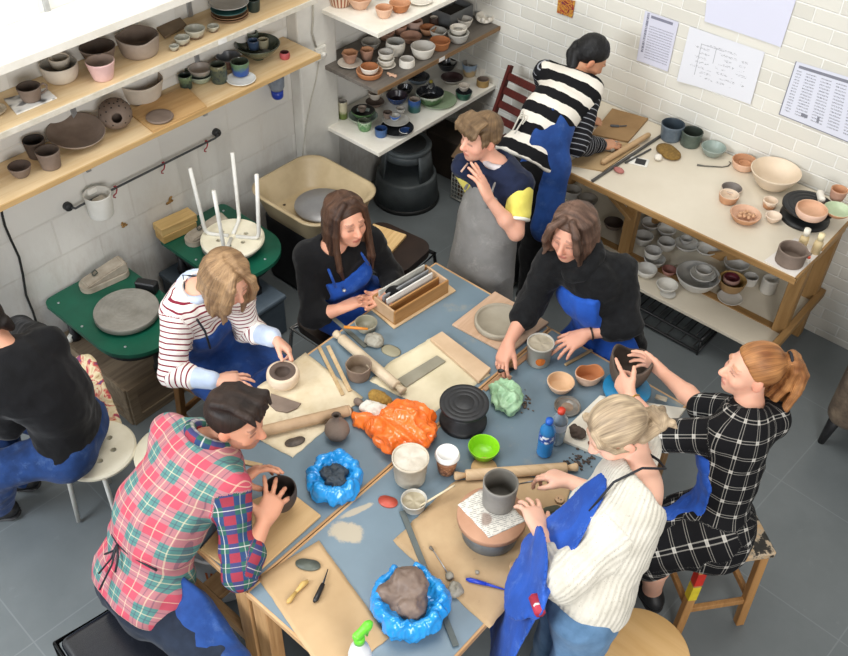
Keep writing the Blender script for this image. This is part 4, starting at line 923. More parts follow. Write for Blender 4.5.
handled('pale green jug with a loop handle at the front of the lowest corner shelf', 364.5, 120.5, 13, .06, C3, g_gw, g_dg, math.radians(130), 'jug', 'jug', rb=.9, bul=.12)
p = P(431, 83, C3+.08); o = MB(); o.lathe([(0, 0), (.022, 0), (.018, .02), (.024, .04), (.008, .06), (0, .062)], 12)
for k in range(5): o.tube([(.02*math.cos(k), .02*math.sin(k), .0), (.03*math.cos(k+.5), .03*math.sin(k+.5), .03), (.012*math.cos(k+1), .012*math.sin(k+1), .055)], .005, 6)
t = thing('ornament', 'black and white ornament with yellow top inside the green and white bowl', 'ornament', (p[0], p[1], C3+.024)); o.build('ornament_body', GLAZE('d0cfc8', '5c5a56', .03, .02, '26262a'), t); MB().sph((0, 0, .066), .012, 2).build('ornament_top', M('b7a63a', None, 9, .4), t)
# ---------------- bench top
B0 = .8705
c = [P(a, b, B0) for a, b in ((612, 110), (648, 120), (628, 143), (591, 136))]; o = np.mean(c, 0)
tag(MB().prism([(q-o)[:2] for q in c], 0, .012).build('cardboard_sheet', M('9c7c54', '8b6c46', 5, .8), None, o), 'square brown board lying at the back of the bench with a dark tool on it', 'board')
p = P(619, 127, B0+.013); o = MB(); o.bar((-.04, -.03, .006), (.0, .0, .006), .016, .01); o.bar((0, 0, .006), (.03, .035, .006), .008, .006); tag(o.build('metal_tool', M('4d4e52', '3d3e42', 20, .5), None, (p[0], p[1], B0+.0125)), 'short dark metal tool lying on the square brown board', 'tool')
c = [P(a, b, B0) for a, b in ((604, 141), (640, 146), (603, 172), (566, 165))]; o = np.mean(c, 0)
tag(MB().prism([(q-o)[:2] for q in c], 0, .008).build('brown_paper', M('b39871', 'a28760', 5, .85), None, o), 'brown paper sheet on the bench below the black and white striped sleeve', 'paper')
p = P(600, 144, B0+.03); tag(MB().box((0, 0, .012), (.20, .10, .024), rz=.3, bev=.008).build('clay_slab', M('8a8478', '7a7468', 9, .7), None, (p[0]-.02, p[1]+.02, B0+.0085)), 'grey clay slab on the brown paper under the striped sleeve', 'clay')
a, b_ = P(602, 163, B0+.022), P(649, 135, B0+.022); MBo = MB().tube([(0, 0, 0), (b_-a)*.03, (b_-a)*.97, b_-a], [.012, .016, .016, .012], 14)
tag(MBo.build('rolling_pin', WOOD('c2a27c', 'a98a63', 1), None, (a[0], a[1], B0+.025)), 'slim pale wooden rolling pin on the back bench', 'rolling pin')
for (q0, q1, r, lb) in (((592, 181), (662, 135), .008, 'long dark metal rod lying across the bench'), ((625, 163), (651, 149), .006, 'short dark metal rod beside the long one on the bench')):
    a, b_ = P(*q0, B0+r), P(*q1, B0+r); tag(MB().bar((0, 0, 0), b_-a, r*2, r*1.6).build('metal_rod', M('4b4a48', '3a3937', 20, .5), None, a), lb, 'rod')
p = P(639, 162, B0); t = thing('picture_card', 'white card with a black square print lying on the bench', 'card', (p[0], p[1], B0), .35); MB().box((0, 0, .002), (.10, .075, .004), bev=0).build('card_sheet', M('e6e4dd', None, 9, .5), t); MB().box((.008, 0, .0045), (.055, .055, .001), bev=0).build('black_print', M('16161a', None, 9, .4), t)
p = P(618.5, 172, B0); tag(MB().sph((0, 0, .012), .033, 2, (1, .6, .4), noise=.05).build('clay_lump', M('b57670', 'a1655f', 14, .8), None, (p[0], p[1], B0)), 'flat pink clay lump on the bench beside the black-printed card', 'clay')
p = P(668.5, 152, B0+.01); tag(MB().lathe([(0, 0), (.055, 0), (.068, .008), (.066, .018), (.05, .024), (0, .025)], 24, wob=lambda a, t, r, z: (r*(1+.22*math.cos(2*a+.9)), z)).build('sponge', M('8b6d36', '6f5528', 60, .95, .6, 90), None, (p[0], p[1], B0)), 'brown oval sponge on the bench', 'sponge')
p = P(657.5, 160, B0); tag(MB().sph((0, 0, .018), .024, 2, (1, 1, .75), noise=.06).build('plaster_lump', k_wh, None, (p[0], p[1], B0)), 'small white plaster lump on the bench beside the brown sponge', 'lump')
pots(B0, [
 ('blue-grey pot against the brick wall at the back of the bench', 673.5, 123.5, 24, .095, g_gb, M('39444e', '2c353d', 9, .4), 'pot', dict(rb=.82, e=1)),
 ('mottled green-grey jar right of the blue-grey pot', 693, 131, 21.5, .085, g_gg, M('333b34', '262c27', 9, .4), 'jar', dict(rb=.9, e=1)),
 ('small grey-green bowl right of the green-grey jar', 714, 146.5, 25, .05, g_ggl, M('9aa79f', '86938b', 9, .35), 'bowl', dict(rb=.55)),
 ('terracotta bowl partly behind the big cream bowl', 745, 160, 25, .05, k_pe, k_tc, 'bowl', dict(rb=.7, e=.5)),
 ('small orange bowl inside the terracotta bowl near the big cream bowl', 745.5, 163, 13, .02, k_or, k_tc, 'bowl', dict(dz=.012)),
 ('big smooth cream bowl against the brick wall', 776.5, 170, 50, .10, M('dccab2', 'd2bfa5', 5, .6), M('dfceb8', 'd6c3aa', 5, .6), 'bowl', dict(rb=.42, e=.6, seg=48)),
 ('cream dish with grey inside behind the pale cup', 732, 187.5, 21, .03, M('d9c4b2', 'cdb6a3', 9, .7), M('7d756f', '6e6660', 9, .7), 'dish', dict(rb=.7)),
 ('terracotta cup filled with cream slip in the middle of the bench', 729.5, 194, 20, .045, k_tc, M('e0cdb8', 'd6c1aa', 9, .7), 'cup', dict(rb=.8)),
 ('terracotta bowl filled with clay scraps', 746, 213, 31, .042, k_tc, k_pe, 'bowl', dict(rb=.65)),
 ('terracotta cup with cream rim right of the bowl of scraps', 771, 200, 15, .045, GLAZE('c08a62', 'e2cdb6', .03, .006), M('e0cdb8', 'd6c1aa', 9, .7), 'cup', dict(rb=.75)),
 ('small cream bowl in front of the cream-rimmed cup', 774, 215, 16.5, .038, M('dfc9b4', 'd2bba5', 9, .7), M('e6d6c4', 'd9c7b4', 9, .7), 'bowl', dict(rb=.5)),
])
p = P(746, 214, B0+.03)
for k in range(9):
    a = k*2.4; r = .012+.028*(k/9); tag(MB().sph((0, 0, 0), .013, 1, (1.3, .8, .7), rot=Matrix.Rotation(k, 4, 'Z'), noise=.15).build('clay_scrap', M('c9a07e', 'b98e6c', 20, .8), None, (p[0]+r*math.cos(a), p[1]+r*math.sin(a), B0+.024+.003*(k % 3))), 'beige clay scrap in the terracotta bowl on the bench', 'clay', 'clay scraps in the terracotta bowl')
a = [P(x, y, B0+.004) for x, y in ((697, 165), (705, 166), (722, 167), (728, 166), (731, 163), (729, 161.5))]; tag(MB().tube([q-a[0] for q in a], [.006, .004, .003, .003, .003, .002], 6).build('wire_tool', M('6a675f', '57544d', 20, .5), None, a[0]), 'thin metal tool with a hooked end lying on the bench', 'tool')
def banding(label, loc, R1, R2, h, m1, m2, name='banding_wheel'):
    t = thing(name, label, 'banding wheel', loc); z = loc[2]
    MB().lathe([(0, 0), (R2, 0), (R2, .012), (R2*.93, .02), (R2*.5, .03), (R2*.3, h*.55), (R2*.3, h-.02), (0, h-.02)], 40).build('wheel_base', m2, t)
    pr = [(0, h-.022), (R1*.4, h-.022), (R1*.96, h-.016), (R1, h-.012), (R1, h-.003), (R1*.98, h)]
    for f_ in (.8, .6, .4): pr += [(R1*f_+.002, h), (R1*f_, h-.0015), (R1*f_-.002, h)]
    MB().lathe(pr+[(0, h)], 48).build('wheel_disc', m1, t); return t
m_bw = M('1a1b1d', '101113', 12, .5)
pb = P(809, 205, B0+.08)
banding('black banding wheel on the bench loaded with small pots', (pb[0], pb[1], B0), .128, .122, .082, m_bw, m_bw)
zb = B0+.0825
pots(zb, [('pink and cream bowl on the black banding wheel of the bench', 812.5, 208, 31, .05, M('dcb9a4', 'd1aa93', 9, .7), M('d6ae90', 'c99f80', 9, .7), 'bowl', dict(rb=.75, e=.5, bul=.06)),
 ('green-glazed terracotta bowl at the right edge of the black banding wheel', 838, 209, 28, .035, k_tc, M('b9c7a6', 'aab897', 9, .4), 'bowl', dict(rb=.55)),
 ('terracotta jug-shaped pot behind the green-glazed bowl', 840, 189, 17, .06, k_tc2, k_tc, 'pot', dict(rb=.75))])
p = P(821, 196, zb+.02); tag(MB().box((0, 0, 0), (.085, .034, .034), rz=-1.0, bev=.012, seg=2).build('plaster_piece', k_wh, None, (p[0], p[1], zb+.0175)), 'white plaster piece lying on the black banding wheel', 'plaster')
def bottle_small(label, px, py, capm, h=.115, R=.022):
    p = P(px, py, B0); t = thing('bottle', label, 'bottle', (p[0], p[1], B0))
    MB().lathe([(0, 0), (R, 0), (R, h*.5), (R*.95, h*.58), (R*.62, h*.68), (R*.62, h*.72), (0, h*.72)], 18).build('bottle_body', M('d3bf96', 'c4ae82', 9, .5), t); MB().lathe([(0, h*.7), (R*.72, h*.7), (R*.7, h), (0, h)], 16).build('bottle_cap', capm, t)
bottle_small('small cream bottle with white cap in front of the black banding wheel', 801, 248, M('e9e2d2', None, 9, .5))
bottle_small('small cream bottle with yellowish cap nearest the right edge of the bench', 815, 253, M('ecdcb0', None, 9, .5))
c = [P(a, b, B0) for a, b in ((764, 261), (795, 238), (822, 252), (795, 277))]; o = np.mean(c, 0)
tag(MB().prism([(q-o)[:2] for q in c], 0, .003).build('paper_sheet', M('dcd6d0', 'd0cac4', 5, .7), None, o), 'white paper sheet under the brown jug at the bench corner', 'paper')
p = P(794, 248, B0+.085); R_ = 14.5/ppm(p)
t = thing('jug', 'brown clay jug with a pouring spout at the corner of the bench', 'jug', (p[0], p[1], B0+.0035)); pr, n0 = pprof(R_, .078, .98, 1, 0, .007)
def spout(a, tt, r, z):
    d = abs((a-math.radians(12)+PI) % (2*PI)-PI); k = max(0, 1-d/.42)*min(1, max(0, (z-.045)/.033)); return r*(1+.38*k*k), z
MB().lathe(pr, 48, wob=spout).build('jug_body', k_br, t); 
p = P(807, 262, B0); t = thing('small_tube', 'tiny white tube with red cap beside the brown jug', 'tube', (p[0], p[1], B0)); MB().lathe([(0, 0), (.01, 0), (.01, .025), (0, .025)], 12).build('tube_body', k_wh, t); MB().lathe([(0, .025), (.009, .025), (.008, .035), (0, .035)], 12).build('tube_cap', M('d8573c', None, 9, .5), t)
# ---------------- bench lower shelf
L0 = .2785
k_w1, k_w2, k_w3 = M('d2cfc8', 'c2bfb8', 9, .6), M('e0dcd2', 'd2cec4', 9, .6), M('b9b6b0', 'a8a59f', 9, .6)
pots(L0, [
 ('white glossy bowl at the front of the bench lower shelf', 667.5, 284, 22, .04, k_w2, k_w2, 'bowl', dict(rb=.55)),
 ('white bowl under the glossy white bowl, lower of the pair', 667, 291, 20, .02, k_w1, k_w1, 'bowl', dict(rb=.6)) if 0 else ('pale plate at the front edge of the bench lower shelf', 668, 293, 16, .012, k_w1, None, 'plate', {}),
 ('big pale grey bowl on the bench lower shelf holding smaller bowls', 698.5, 274, 44, .085, k_w1, k_w3, 'bowl', dict(rb=.5, e=.55, seg=48)),
 ('middle-size bowl nested in the big pale grey bowl', 703, 273, 26, .03, k_w1, k_w1, 'bowl', dict(dz=.05, e=.5)),
 ('smallest bowl nested in the big pale grey bowl', 704, 269, 17, .03, k_w2, k_w3, 'bowl', dict(dz=.065, e=.5)),
 ('pale dish under the yellow-brown bowl', 730, 297, 25, .016, k_w1, None, 'plate', {}),
 ('yellow-brown bowl on the bench lower shelf with a pink pot inside', 733, 279, 28, .07, M('a5855c', '93744d', 9, .6), k_tan, 'bowl', dict(rb=.65, e=.5, dz=.013)),
 ('pinkish pot with dark red mouth inside the yellow-brown bowl', 732, 277, 16, .04, M('a88478', '967266', 9, .6), M('6b2430', '571c26', 9, .5), 'pot', dict(dz=.04, rb=.8, bul=.15)),
 ('grey cup right of the yellow-brown bowl', 751.5, 276, 15, .055, k_w1, k_w3, 'cup', dict(rb=.85)),
 ('small dusky pink cup left of the big pale grey bowl', 669.5, 269, 15, .035, M('b58478', 'a37266', 9, .6), M('8f5e54', '7d4e45', 9, .6), 'cup', {}),
 ('grey bowl behind the yellow-brown bowl', 737, 262, 26, .05, k_w3, k_w3, 'bowl', {}),
 ('white bowl at the front left of the bench lower shelf', 647, 268, 21, .05, k_w2, k_w1, 'bowl', dict(bul=.08)),
 ('white cup below the ridged pot on the bench lower shelf', 655, 258, 22, .035, k_w1, k_w3, 'cup', dict(rb=.8)),
 ('ridged white cup stacked on the white cup of the bench lower shelf', 653.5, 250, 18, .04, k_w2, k_w3, 'cup', dict(dz=.034, rb=.85)),
 ('grey bellied cup behind the ridged white cup', 667, 241, 18, .055, k_w1, k_w3, 'cup', dict(rb=.7, bul=.1)),
 ('pale grey dish with a coil inside it', 687, 243, 25, .03, k_w1, k_w1, 'dish', dict(e=.5)),
 ('small pale coiled cup standing in the grey dish', 686.5, 238, 13, .035, k_w3, k_w3, 'cup', dict(dz=.02)),
 ('flat pale bowl behind the bench rail', 707, 248, 22, .03, k_w1, k_w1, 'bowl', {}),
 ('grey bowl at the back of the bench lower shelf near the middle leg', 651, 222, 20, .04, k_w3, k_w3, 'bowl', {}),
 ('second grey bowl at the back of the bench lower shelf', 667, 228, 20, .04, k_w3, k_w1, 'bowl', {}),
 ('leaning pale bowl beside the middle bench leg', 644, 235, 20, .06, k_w1, k_w3, 'bowl', {}),
 ('grey pot on the left part of the bench lower shelf', 573, 189, 18, .06, k_w3, k_gr, 'pot', dict(rb=.8)),
 ('dark grey bowl beside the grey pot on the bench lower shelf', 588, 198, 20, .05, M('5b5a58', '4b4a48', 9, .6), k_gr, 'bowl', {}),
 ('brown bowl on the bench lower shelf just left of the middle leg', 614, 222, 20, .04, k_br, k_dk, 'bowl', {}),
])
p = P(771, 280, L0+.08); t = thing('vase', 'ridged white coil vase beside the right bench leg', 'vase', (p[0], p[1], L0)); R_ = 8/ppm(p)
MB().lathe([(0, 0), (R_*.9, 0)]+[(R_*(.95+.07*math.sin(k*PI)), .004+.008*k/1.) if 0 else (R_*(.97+.06*(k % 2)), .004+.0062*k) for k in range(15)]+[(R_*.8, .094), (R_*.78, .01), (0, .01)], 24).build('coil_body', k_w2, t)
# ================================================================== things on the centre tables
T0 = TZ+.0005
def sheet(name, poly, z, mat, label, cat, th=.003, wav=.004, fray=.004, sub=4, group=None):
    pts = [P(a, b, z) for a, b in poly]; o = np.mean(pts, 0); bm = bmesh.new()
    f = bm.faces.new([bm.verts.new((q-o)*V(1, 1, 0)) for q in pts]); bmesh.ops.triangulate(bm, faces=[f])
    for _ in range(sub): bmesh.ops.subdivide_edges(bm, edges=bm.edges[:], cuts=1, use_grid_fill=True)
    if len(pts) > 2:
        co = np.array([v.co[:] for v in bm.verts]); n1 = vnoise(co+o, (9, 9, 9), 2); n2 = vnoise(co+o, (60, 60, 60), 5); n3 = vnoise(co+o, (60, 60, 60), 9)
        for v, a, b_, c_ in zip(bm.verts, n1, n2, n3):
            v.co.z = th+wav*(a+1)*.5
            if v.is_boundary: v.co.x += fray*b_; v.co.y += fray*c_
    be = [e for e in bm.edges if e.is_boundary]; r = bmesh.ops.extrude_edge_only(bm, edges=be)
    for v in [g for g in r['geom'] if isinstance(g, bmesh.types.BMVert)]: v.co.z = 0
    for f in bm.faces: f.smooth = True
    bmesh.ops.recalc_face_normals(bm, faces=bm.faces[:]); me = bpy.data.meshes.new(name); bm.to_mesh(me); bm.free(); me.materials.append(mat)
    ob = bpy.data.objects.new(name, me); link(ob); ob.location = (o[0], o[1], z); return tag(ob, label, cat, group)
s = NT('canvas_cloth'); v = s.coord('Object'); col = s.ramp(s.noise(v, 7, 5, .6), [(.35, 'c6b594'), (.6, 'd8cbb0')])
col = s.mix(s.ramp(s.noise(v, 5, 6, .75), [(.55, (0, 0, 0, 1)), (.75, (.7, .7, .7, 1))]), col, lin('a38a69')); s.set(Base_Color=col, Roughness=.9); s.bump(s.noise(v, 160, 2), .2, .002); m_canvas = s.m
m_canvas2 = M('dacfb2', 'cabd9c', 5, .85, .15, 150)
s = NT('brown_sheet'); v = s.coord('Object'); col = s.ramp(s.noise(v, 4, 5, .6), [(.35, 'a98c68'), (.65, 'bba07b')]); col = s.mix(s.ramp(s.noise(v, 22, 4, .7), [(.66, (0, 0, 0, 1)), (.74, (.6, .6, .6, 1))]), col, lin('806a50')); s.set(Base_Color=col, Roughness=.85); m_bpaper = s.m
m_ply = WOOD('cfae7f', 'b89363', 1, .6); m_plyp = WOOD('c6a68c', 'ab8a6c', 1, .6); m_beech = WOOD('d0b48f', 'b9996f', 1, .8); m_plast = M('dcd6c8', 'cbc4b4', 6, .7, .06, 40)
def pboard(name, poly, z, h, mat, label, cat='board', bev=.002):
    c = [P(a, b, z+h) for a, b in poly]; o = np.mean(c, 0); b = MB(); b.prism([(q-o)[:2] for q in c], 0, h); bmesh.ops.bevel(b.bm, geom=b.bm.edges[:], offset=min(bev, h*.3), segments=1, affect='EDGES'); return tag(b.build(name, mat, None, (o[0], o[1], z)), label, cat)
sheet('canvas_cloth', [(257, 388), (305, 353), (363, 398), (293, 458), (261, 441)], T0, m_canvas, 'clay-stained cream canvas cloth under the thick white bowl and brown rolling pin', 'cloth', .002, .003)
sheet('canvas_cloth', [(433, 337), (490, 375), (433, 413), (369, 381), (388, 364)], T0, m_canvas2, 'clean cream canvas cloth under the grey clay strip', 'cloth', .002, .002)
sheet('brown_paper', [(393, 541), (455, 481), (532, 477), (572, 486), (548, 560), (489, 629)], T0, m_bpaper, 'brown paper sheet with torn edge under the grey banding wheel', 'paper', .0015, .003)
sheet('brown_paper', [(258, 578), (319, 541), (389, 638), (352, 668), (316, 664)], T0, M('bd9f78', 'ad8f68', 3, .8, .05, 60), 'smooth brown paper sheet with a black knife on it at the near table corner', 'paper', .003, .002, .002)
pboard('clay_board', [(321, 515), (247, 581), (200, 549), (238, 505), (285, 487)], T0, .012, m_ply, 'plain plywood board under the pot held by the man in the checked shirt')
pboard('plaster_board', [(556, 437), (600, 395), (686, 408), (641, 471)], T0, .016, m_plast, 'cream plaster board under the turquoise banding wheel')
pboard('clay_board', [(452, 324), (495, 291), (549, 322), (508, 354)], T0, .012, m_plyp, 'square wooden board carrying a ring-edged plaster disc')
p = P(500, 321, T0+.03); o = (p[0], p[1], T0+.0125); mring = M('a39a88', '938a78', 7, .7, .05, 50)
tag(MB().lathe([(0, 0), (.112, 0), (.116, .004), (.116, .024), (.112, .028), (.104, .028), (.101, .022), (.098, .014), (0, .014)], 56).build('clay_plate', mring, None, o), 'round grey-beige clay plate with raised rim on the square wooden board', 'plate')
pboard('wooden_batten', [(430, 338), (442, 331), (491, 368), (479, 381)], T0+.0045, .018, M('cdb191', 'bb9e7e', 5, .6), 'flat pale wooden batten on the right edge of the clean canvas')
pboard('clay_strip', [(397, 379), (437, 355), (446, 361), (406, 387)], T0+.0045, .006, M('8f8a79', '827d6c', 9, .7), 'flat grey clay strip lying on the clean canvas cloth', 'clay')
def pin(label, a, b, R, mat, hr=.6, z=T0, hl=.045, name='rolling_pin'):
    A, B = P(*a, z+R), P(*b, z+R); d = B-A; L = np.linalg.norm(d); u = d/L; t = thing(name, label, 'rolling pin', (A[0], A[1], z)); up = V(0, 0, R)
    MB().tube([up+u*x for x in (hl, hl+.004, L-hl-.004, L-hl)], [R*.9, R, R, R*.9], 20).build('roller', mat, t)
    for s0, s1 in ((0, hl), (L, L-hl)):
        g = 1 if s1 > s0 else -1
        MB().tube([up+u*(s0+g*x) for x in (0, .003, .012, hl*.6, hl)], [R*hr*.6, R*hr, R*hr*1.05, R*hr*.8, R*hr*.6], 14).build('handle', mat, t)
    return t
m_rp = M('c9b79c', 'b5a286', 9, .6, .05, 50)
pin('pale rolling pin lying across the clean canvas beside the brown slip cup', (335, 333), (404, 392), .023, m_rp, .8, T0+.004)
pin('brown rolling pin lying on the stained canvas cloth', (256, 433), (351, 410), .024, M('b59878', '9f8262', 9, .6, .05, 50), .9, T0+.005, .012)
pin('pale rolling pin behind the grey banding wheel', (454, 476), (578, 467), .022, WOOD('d0b491', 'bb9c75', 0), .75)
def stick(label, a, b, w, h, mat, z=T0, name='wooden_stick', cat='stick', z2=None):
    A, B = P(*a, z+h/2), P(*b, (z if z2 is None else z2)+h/2); return tag(MB().bar((0, 0, 0), B-A, w, h, bev=min(w, h)*.2).build(name, mat, None, A), label, cat)
m_stick = WOOD('bfa57f', 'a5895f', 1, 1.5)
stick('longer of the two flat guide sticks beside the brown slip cup, on the left', (319, 347), (343, 395), .016, .008, m_stick, T0+.004)
stick('right-hand flat guide stick touching the brown slip cup', (328, 346), (350, 391), .018, .008, WOOD('c9b08c', 'ad9168', 1, 1.5), T0+.004)
stick('long grey metal ruler on the table between the small slip cup and clay-filled bag', (402, 511), (456, 646), .022, .005, M('5d6462', '4b5250', 9, .5, metal=.3), T0+.006, 'metal_ruler', 'ruler')
stick('greenish grey metal ruler next to the slip bowl with the orange tool', (323, 309), (366, 347), .022, .005, M('6d716a', '5a5e58', 9, .5, metal=.3), T0, 'metal_ruler', 'ruler')
stick('reddish wooden strip beside the square board', (484, 390), (532, 352), .022, .006, WOOD('b08a6c', '937052', 1, 1), T0)
stick('pale stick between the white tub and the standing woman in the black sweater', (565, 365), (592, 350), .014, .008, m_stick)
stick('short pale stick beside the green bag', (502, 383), (511, 376), .012, .008, M('d3b08a', 'c19d78', 9, .6), T0+.006)
stick('pale flat stick behind the hands of the man in the checked shirt', (226, 458), (262, 466), .022, .006, m_stick)
# pots on the table
pots(T0, [
 ('thick-walled cream bowl with brown inside on the stained canvas', 282.5, 371, 31.5, .068, M('d8c5ad', 'c7b299', 9, .75, .1, 40), k_brin, 'bowl', dict(rb=.8, e=.5, bul=.12, th=.034, dz=.005)),
 ('brown slip cup with rough rim next to the rolling pin', 358.5, 364, 27, .07, M('7a685a', '66554a', 10, .7, .1, 40), M('8d7a69', '75634f', 10, .6), 'cup', dict(rb=.85, e=1, wob=wavy(7, .02, 0, .03))),
 ('small slip bowl under the dark-haired woman\'s ruler, orange tool across it', 366, 322, 23, .04, M('a19c8a', '8e8978', 9, .6), M('8f8b78', '7d7966', 9, .4), 'bowl', dict(rb=.75)),
 ('round peach bowl in front of the white tub', 561, 381, 28, .05, M('d9b79c', 'cda98d', 9, .7), M('dcb893', 'd0a982', 9, .7), 'bowl', dict(rb=.5, e=.5)),
 ('bright lime green plastic bowl in the middle of the table', 484, 446, 32, .052, M('8fd420', '84c81a', 9, .3), M('93d824', '8acf20', 9, .3), 'bowl', dict(rb=.6, e=.6, th=.004)),
])
p = P(590, 371, T0+.05); R_ = .054; t = pot('oval bowl with pale outside and terracotta inside, lobed rim, right of the peach bowl', 590, 372, 26, .062, T0, M('ddbba2', 'cda88e', 9, .7), M('bd7a4b', 'ab6a3e', 9, .7), 'bowl', rb=.55, e=.5, wob=lambda a, t, r, z: (r*(1+.16*math.cos(2*a-1.9)), z*(1+.07*math.cos(4*a))), seg=48)
def tub(label, name, px, py, w, h, mo, mi, zs=T0, fill=None, fillz=.9, rb=.88, parts=()):
    p = P(px, py, zs+h); R = w/2/ppm(p); t = thing(name, label, name.split('_')[-1], (p[0], p[1], zs))
    MB().lathe([(0, 0), (R*rb*.96, 0), (R*rb, .004), (R*.97, h*.9), (R*1.02, h*.91), (R*1.02, h), (R*.96, h), (R*.93, h*.9), (R*rb*.95, .006), (0, .006)], 36).build('tub_body', mo, t)
    if fill: MB().lathe([(0, h*fillz), (R*.3, h*fillz+.001), (R*.93, h*fillz)], 32, wob=lambda a, tt, r, z: (r, z+.002*math.sin(5*a)*math.sin(60*r))).build('slip', fill, t)
    return t, R
m_slip = M('b3a893', '9d927d', 18, .35); m_clear = M('d5d2c8', 'bfb9ab', 12, .3, trans=.25)
t, R = tub('white plastic tub of slip with an orange sticker by the standing woman\'s hand', 'plastic_tub', 541, 342, 27, .115, m_clear, None, fill=m_slip, fillz=.93)
a0 = math.radians(-48); b = MB(); N = 18
ctr = b.bm.verts.new(((R*.955+.0012)*math.cos(a0), (R*.955+.0012)*math.sin(a0), .045)); rg = []
for k in range(N): q = 2*PI*k/N; a = a0+.023/R*math.cos(q); zz = .045+.023*math.sin(q); rr = R*(.88+.09*zz/.1035)+.0018; rg.append(b.bm.verts.new((rr*math.cos(a), rr*math.sin(a), zz)))
for k in range(N): b.bm.faces.new((ctr, rg[k], rg[(k+1) % N]))
b.build('round_sticker', M('e07b2c', 'd06d22', 40, .5), t)
m_jar = M('cfc5b2', 'b9ac96', 14, .5, .1, 30)
tub('large clay-smeared white jar of slip in front of the orange bag', 'slip_jar', 410.5, 457, 37, .125, m_jar, None, fill=M('b8ae9d', 'd0c8ba', 22, .6), fillz=.96, rb=.86)
t, R = tub('small clear cup of slip with a stick in it beside the red oval', 'slip_cup', 414, 499, 26, .045, m_clear, None, fill=M('a89d84', '938870', 18, .4), fillz=.7)
A = P(420, 506, T0+.035); B = P(455, 485, T0+.055); tag(MB().tube([(0, 0, 0), (B-A)*.9, B-A], [.004, .0045, .004], 8).build('stirring_stick', M('d3c4a6', 'c0b090', 9, .6), None, A), 'pale stick resting in the small clear cup of slip', 'stick')
A = P(344, 327, T0+.042); B = P(368, 329, T0+.044); tag(MB().tube([(0, 0, 0), (B-A)*.5, B-A], [.007, .007, .005], 8).build('orange_tool', M('d98a32', 'c97b28', 9, .4), None, A), 'orange-handled tool resting across the small slip bowl', 'tool')
# paper coffee cup
p = P(447.5, 453, T0+.105); R_ = 12.5/ppm(p); t = thing('coffee_cup', 'brown paper coffee cup with white lid behind the lime bowl', 'cup', (p[0], p[1], T0))
MB().lathe([(0, 0), (R_*.68, 0), (R_*.7, .003), (R_*.93, .092), (0, .092)], 32).build('cup_body', GLAZE('6b4530', '8a5c40', .045, .03, 'a8795a'), t)
MB().lathe([(R_*.9, .085), (R_*1.02, .088), (R_*1.02, .094), (R_*.95, .098), (R_*.92, .108), (R_*.86, .11), (R_*.82, .105), (0, .105)], 32).build('cup_lid', M('eceae6', None, 9, .35), t)
# bottles
def water_bottle(label, base, h, cap, liquid, band):
    p = P(*base, T0); t = thing('water_bottle', label, 'bottle', (p[0], p[1], T0)); R = .032
    prof = [(0, 0), (R*.85, 0), (R, .008)]+[(R*(1-.035*(k % 2)), .02+.012*k) for k in range(5)]+[(R, h*.42), (R*.97, h*.45), (R*.97, h*.64), (R, h*.67), (R*.92, h*.75), (R*.5, h*.86), (R*.4, h*.9), (R*.4, h*.93), (0, h*.93)]
    MB().lathe(prof, 28).build('bottle_body', liquid, t); MB().lathe([(R*1.005, h*.45), (R*1.01, h*.455), (R*1.01, h*.64), (R*1.005, h*.645)], 28).build('bottle_label', band, t)
    MB().lathe([(0, h*.9), (R*.47, h*.9), (R*.48, h*.93), (R*.46, h), (0, h)], 20).build('bottle_cap', cap, t)
s = NT('bottle_label_print'); v = s.coord('Object'); s.set(Base_Color=s.ramp(s.noise(v, 55, 2, .5), [(.42, '1c3d86'), (.55, '2458b0'), (.6, 'dfe6ee')]), Roughness=.4); m_lab = s.m
water_bottle('clear water bottle with red cap, behind the blue-capped bottle', (556, 441), .19, M('d8432c', None, 9, .4), M('c5d3de', 'aebfcc', 9, .12, trans=.6), M('d8dfe6', 'bccad8', 30, .4))
water_bottle('blue plastic water bottle with blue cap in front of the red-capped one', (544, 453), .20, M('1f5fc4', None, 9, .35), M('3f9be0', '2f86cc', 6, .1, trans=.35), m_lab)
# spray bottle at the near edge
t = thing('spray_bottle', 'white spray bottle with lime green trigger head at the bottom edge of the photo', 'bottle', (*P(359, 634, T0+.235)[:2], T0)); t.location = (max(-1.53, t.location[0]), max(1.03, t.location[1]), T0)
MB().lathe([(0, 0), (.036, 0), (.038, .006), (.038, .11), (.03, .15), (.015, .175), (.014, .19), (0, .19)], 28).build('bottle_body', M('e6e8ea', 'd6d8da', 9, .35), t)
mg = M('6fd63a', '62c830', 9, .35); b = MB(); b.lathe([(0, .188), (.018, .188), (.018, .212), (.014, .216), (0, .216)], 18); b.build('spray_collar', mg, t)
sdf_obj('spray_head', [rbox(V(*t.location)+V(.0, .012, .232), np.eye(3), (.013, .034, .014), .009), cone(V(*t.location)+V(0, .04, .235), V(*t.location)+V(0, .05, .235), .009, .008)], mg, t, .003, V(*t.location))
MB().tube([(0, .026, .222), (0, .038, .205), (0, .034, .18)], [.006, .006, .004], 8).build('trigger', mg, t)
# vase with small neck
p = P(337, 429, T0+.045); t = tag(MB().lathe([(0, 0), (.028, 0), (.04, .012), (.0505, .038), (.048, .058), (.036, .08), (.02, .096), (.015, .104), (.0155, .122), (.019, .128), (.014, .129), (.0105, .12), (.0105, .1), (0, .09)], 36, mis=[0]*9+[1]*4).build('bottle_vase', [k_br, k_dk], None, (p[0], p[1], T0)), 'round brown clay vase with a narrow neck beside the blue bag', 'vase')
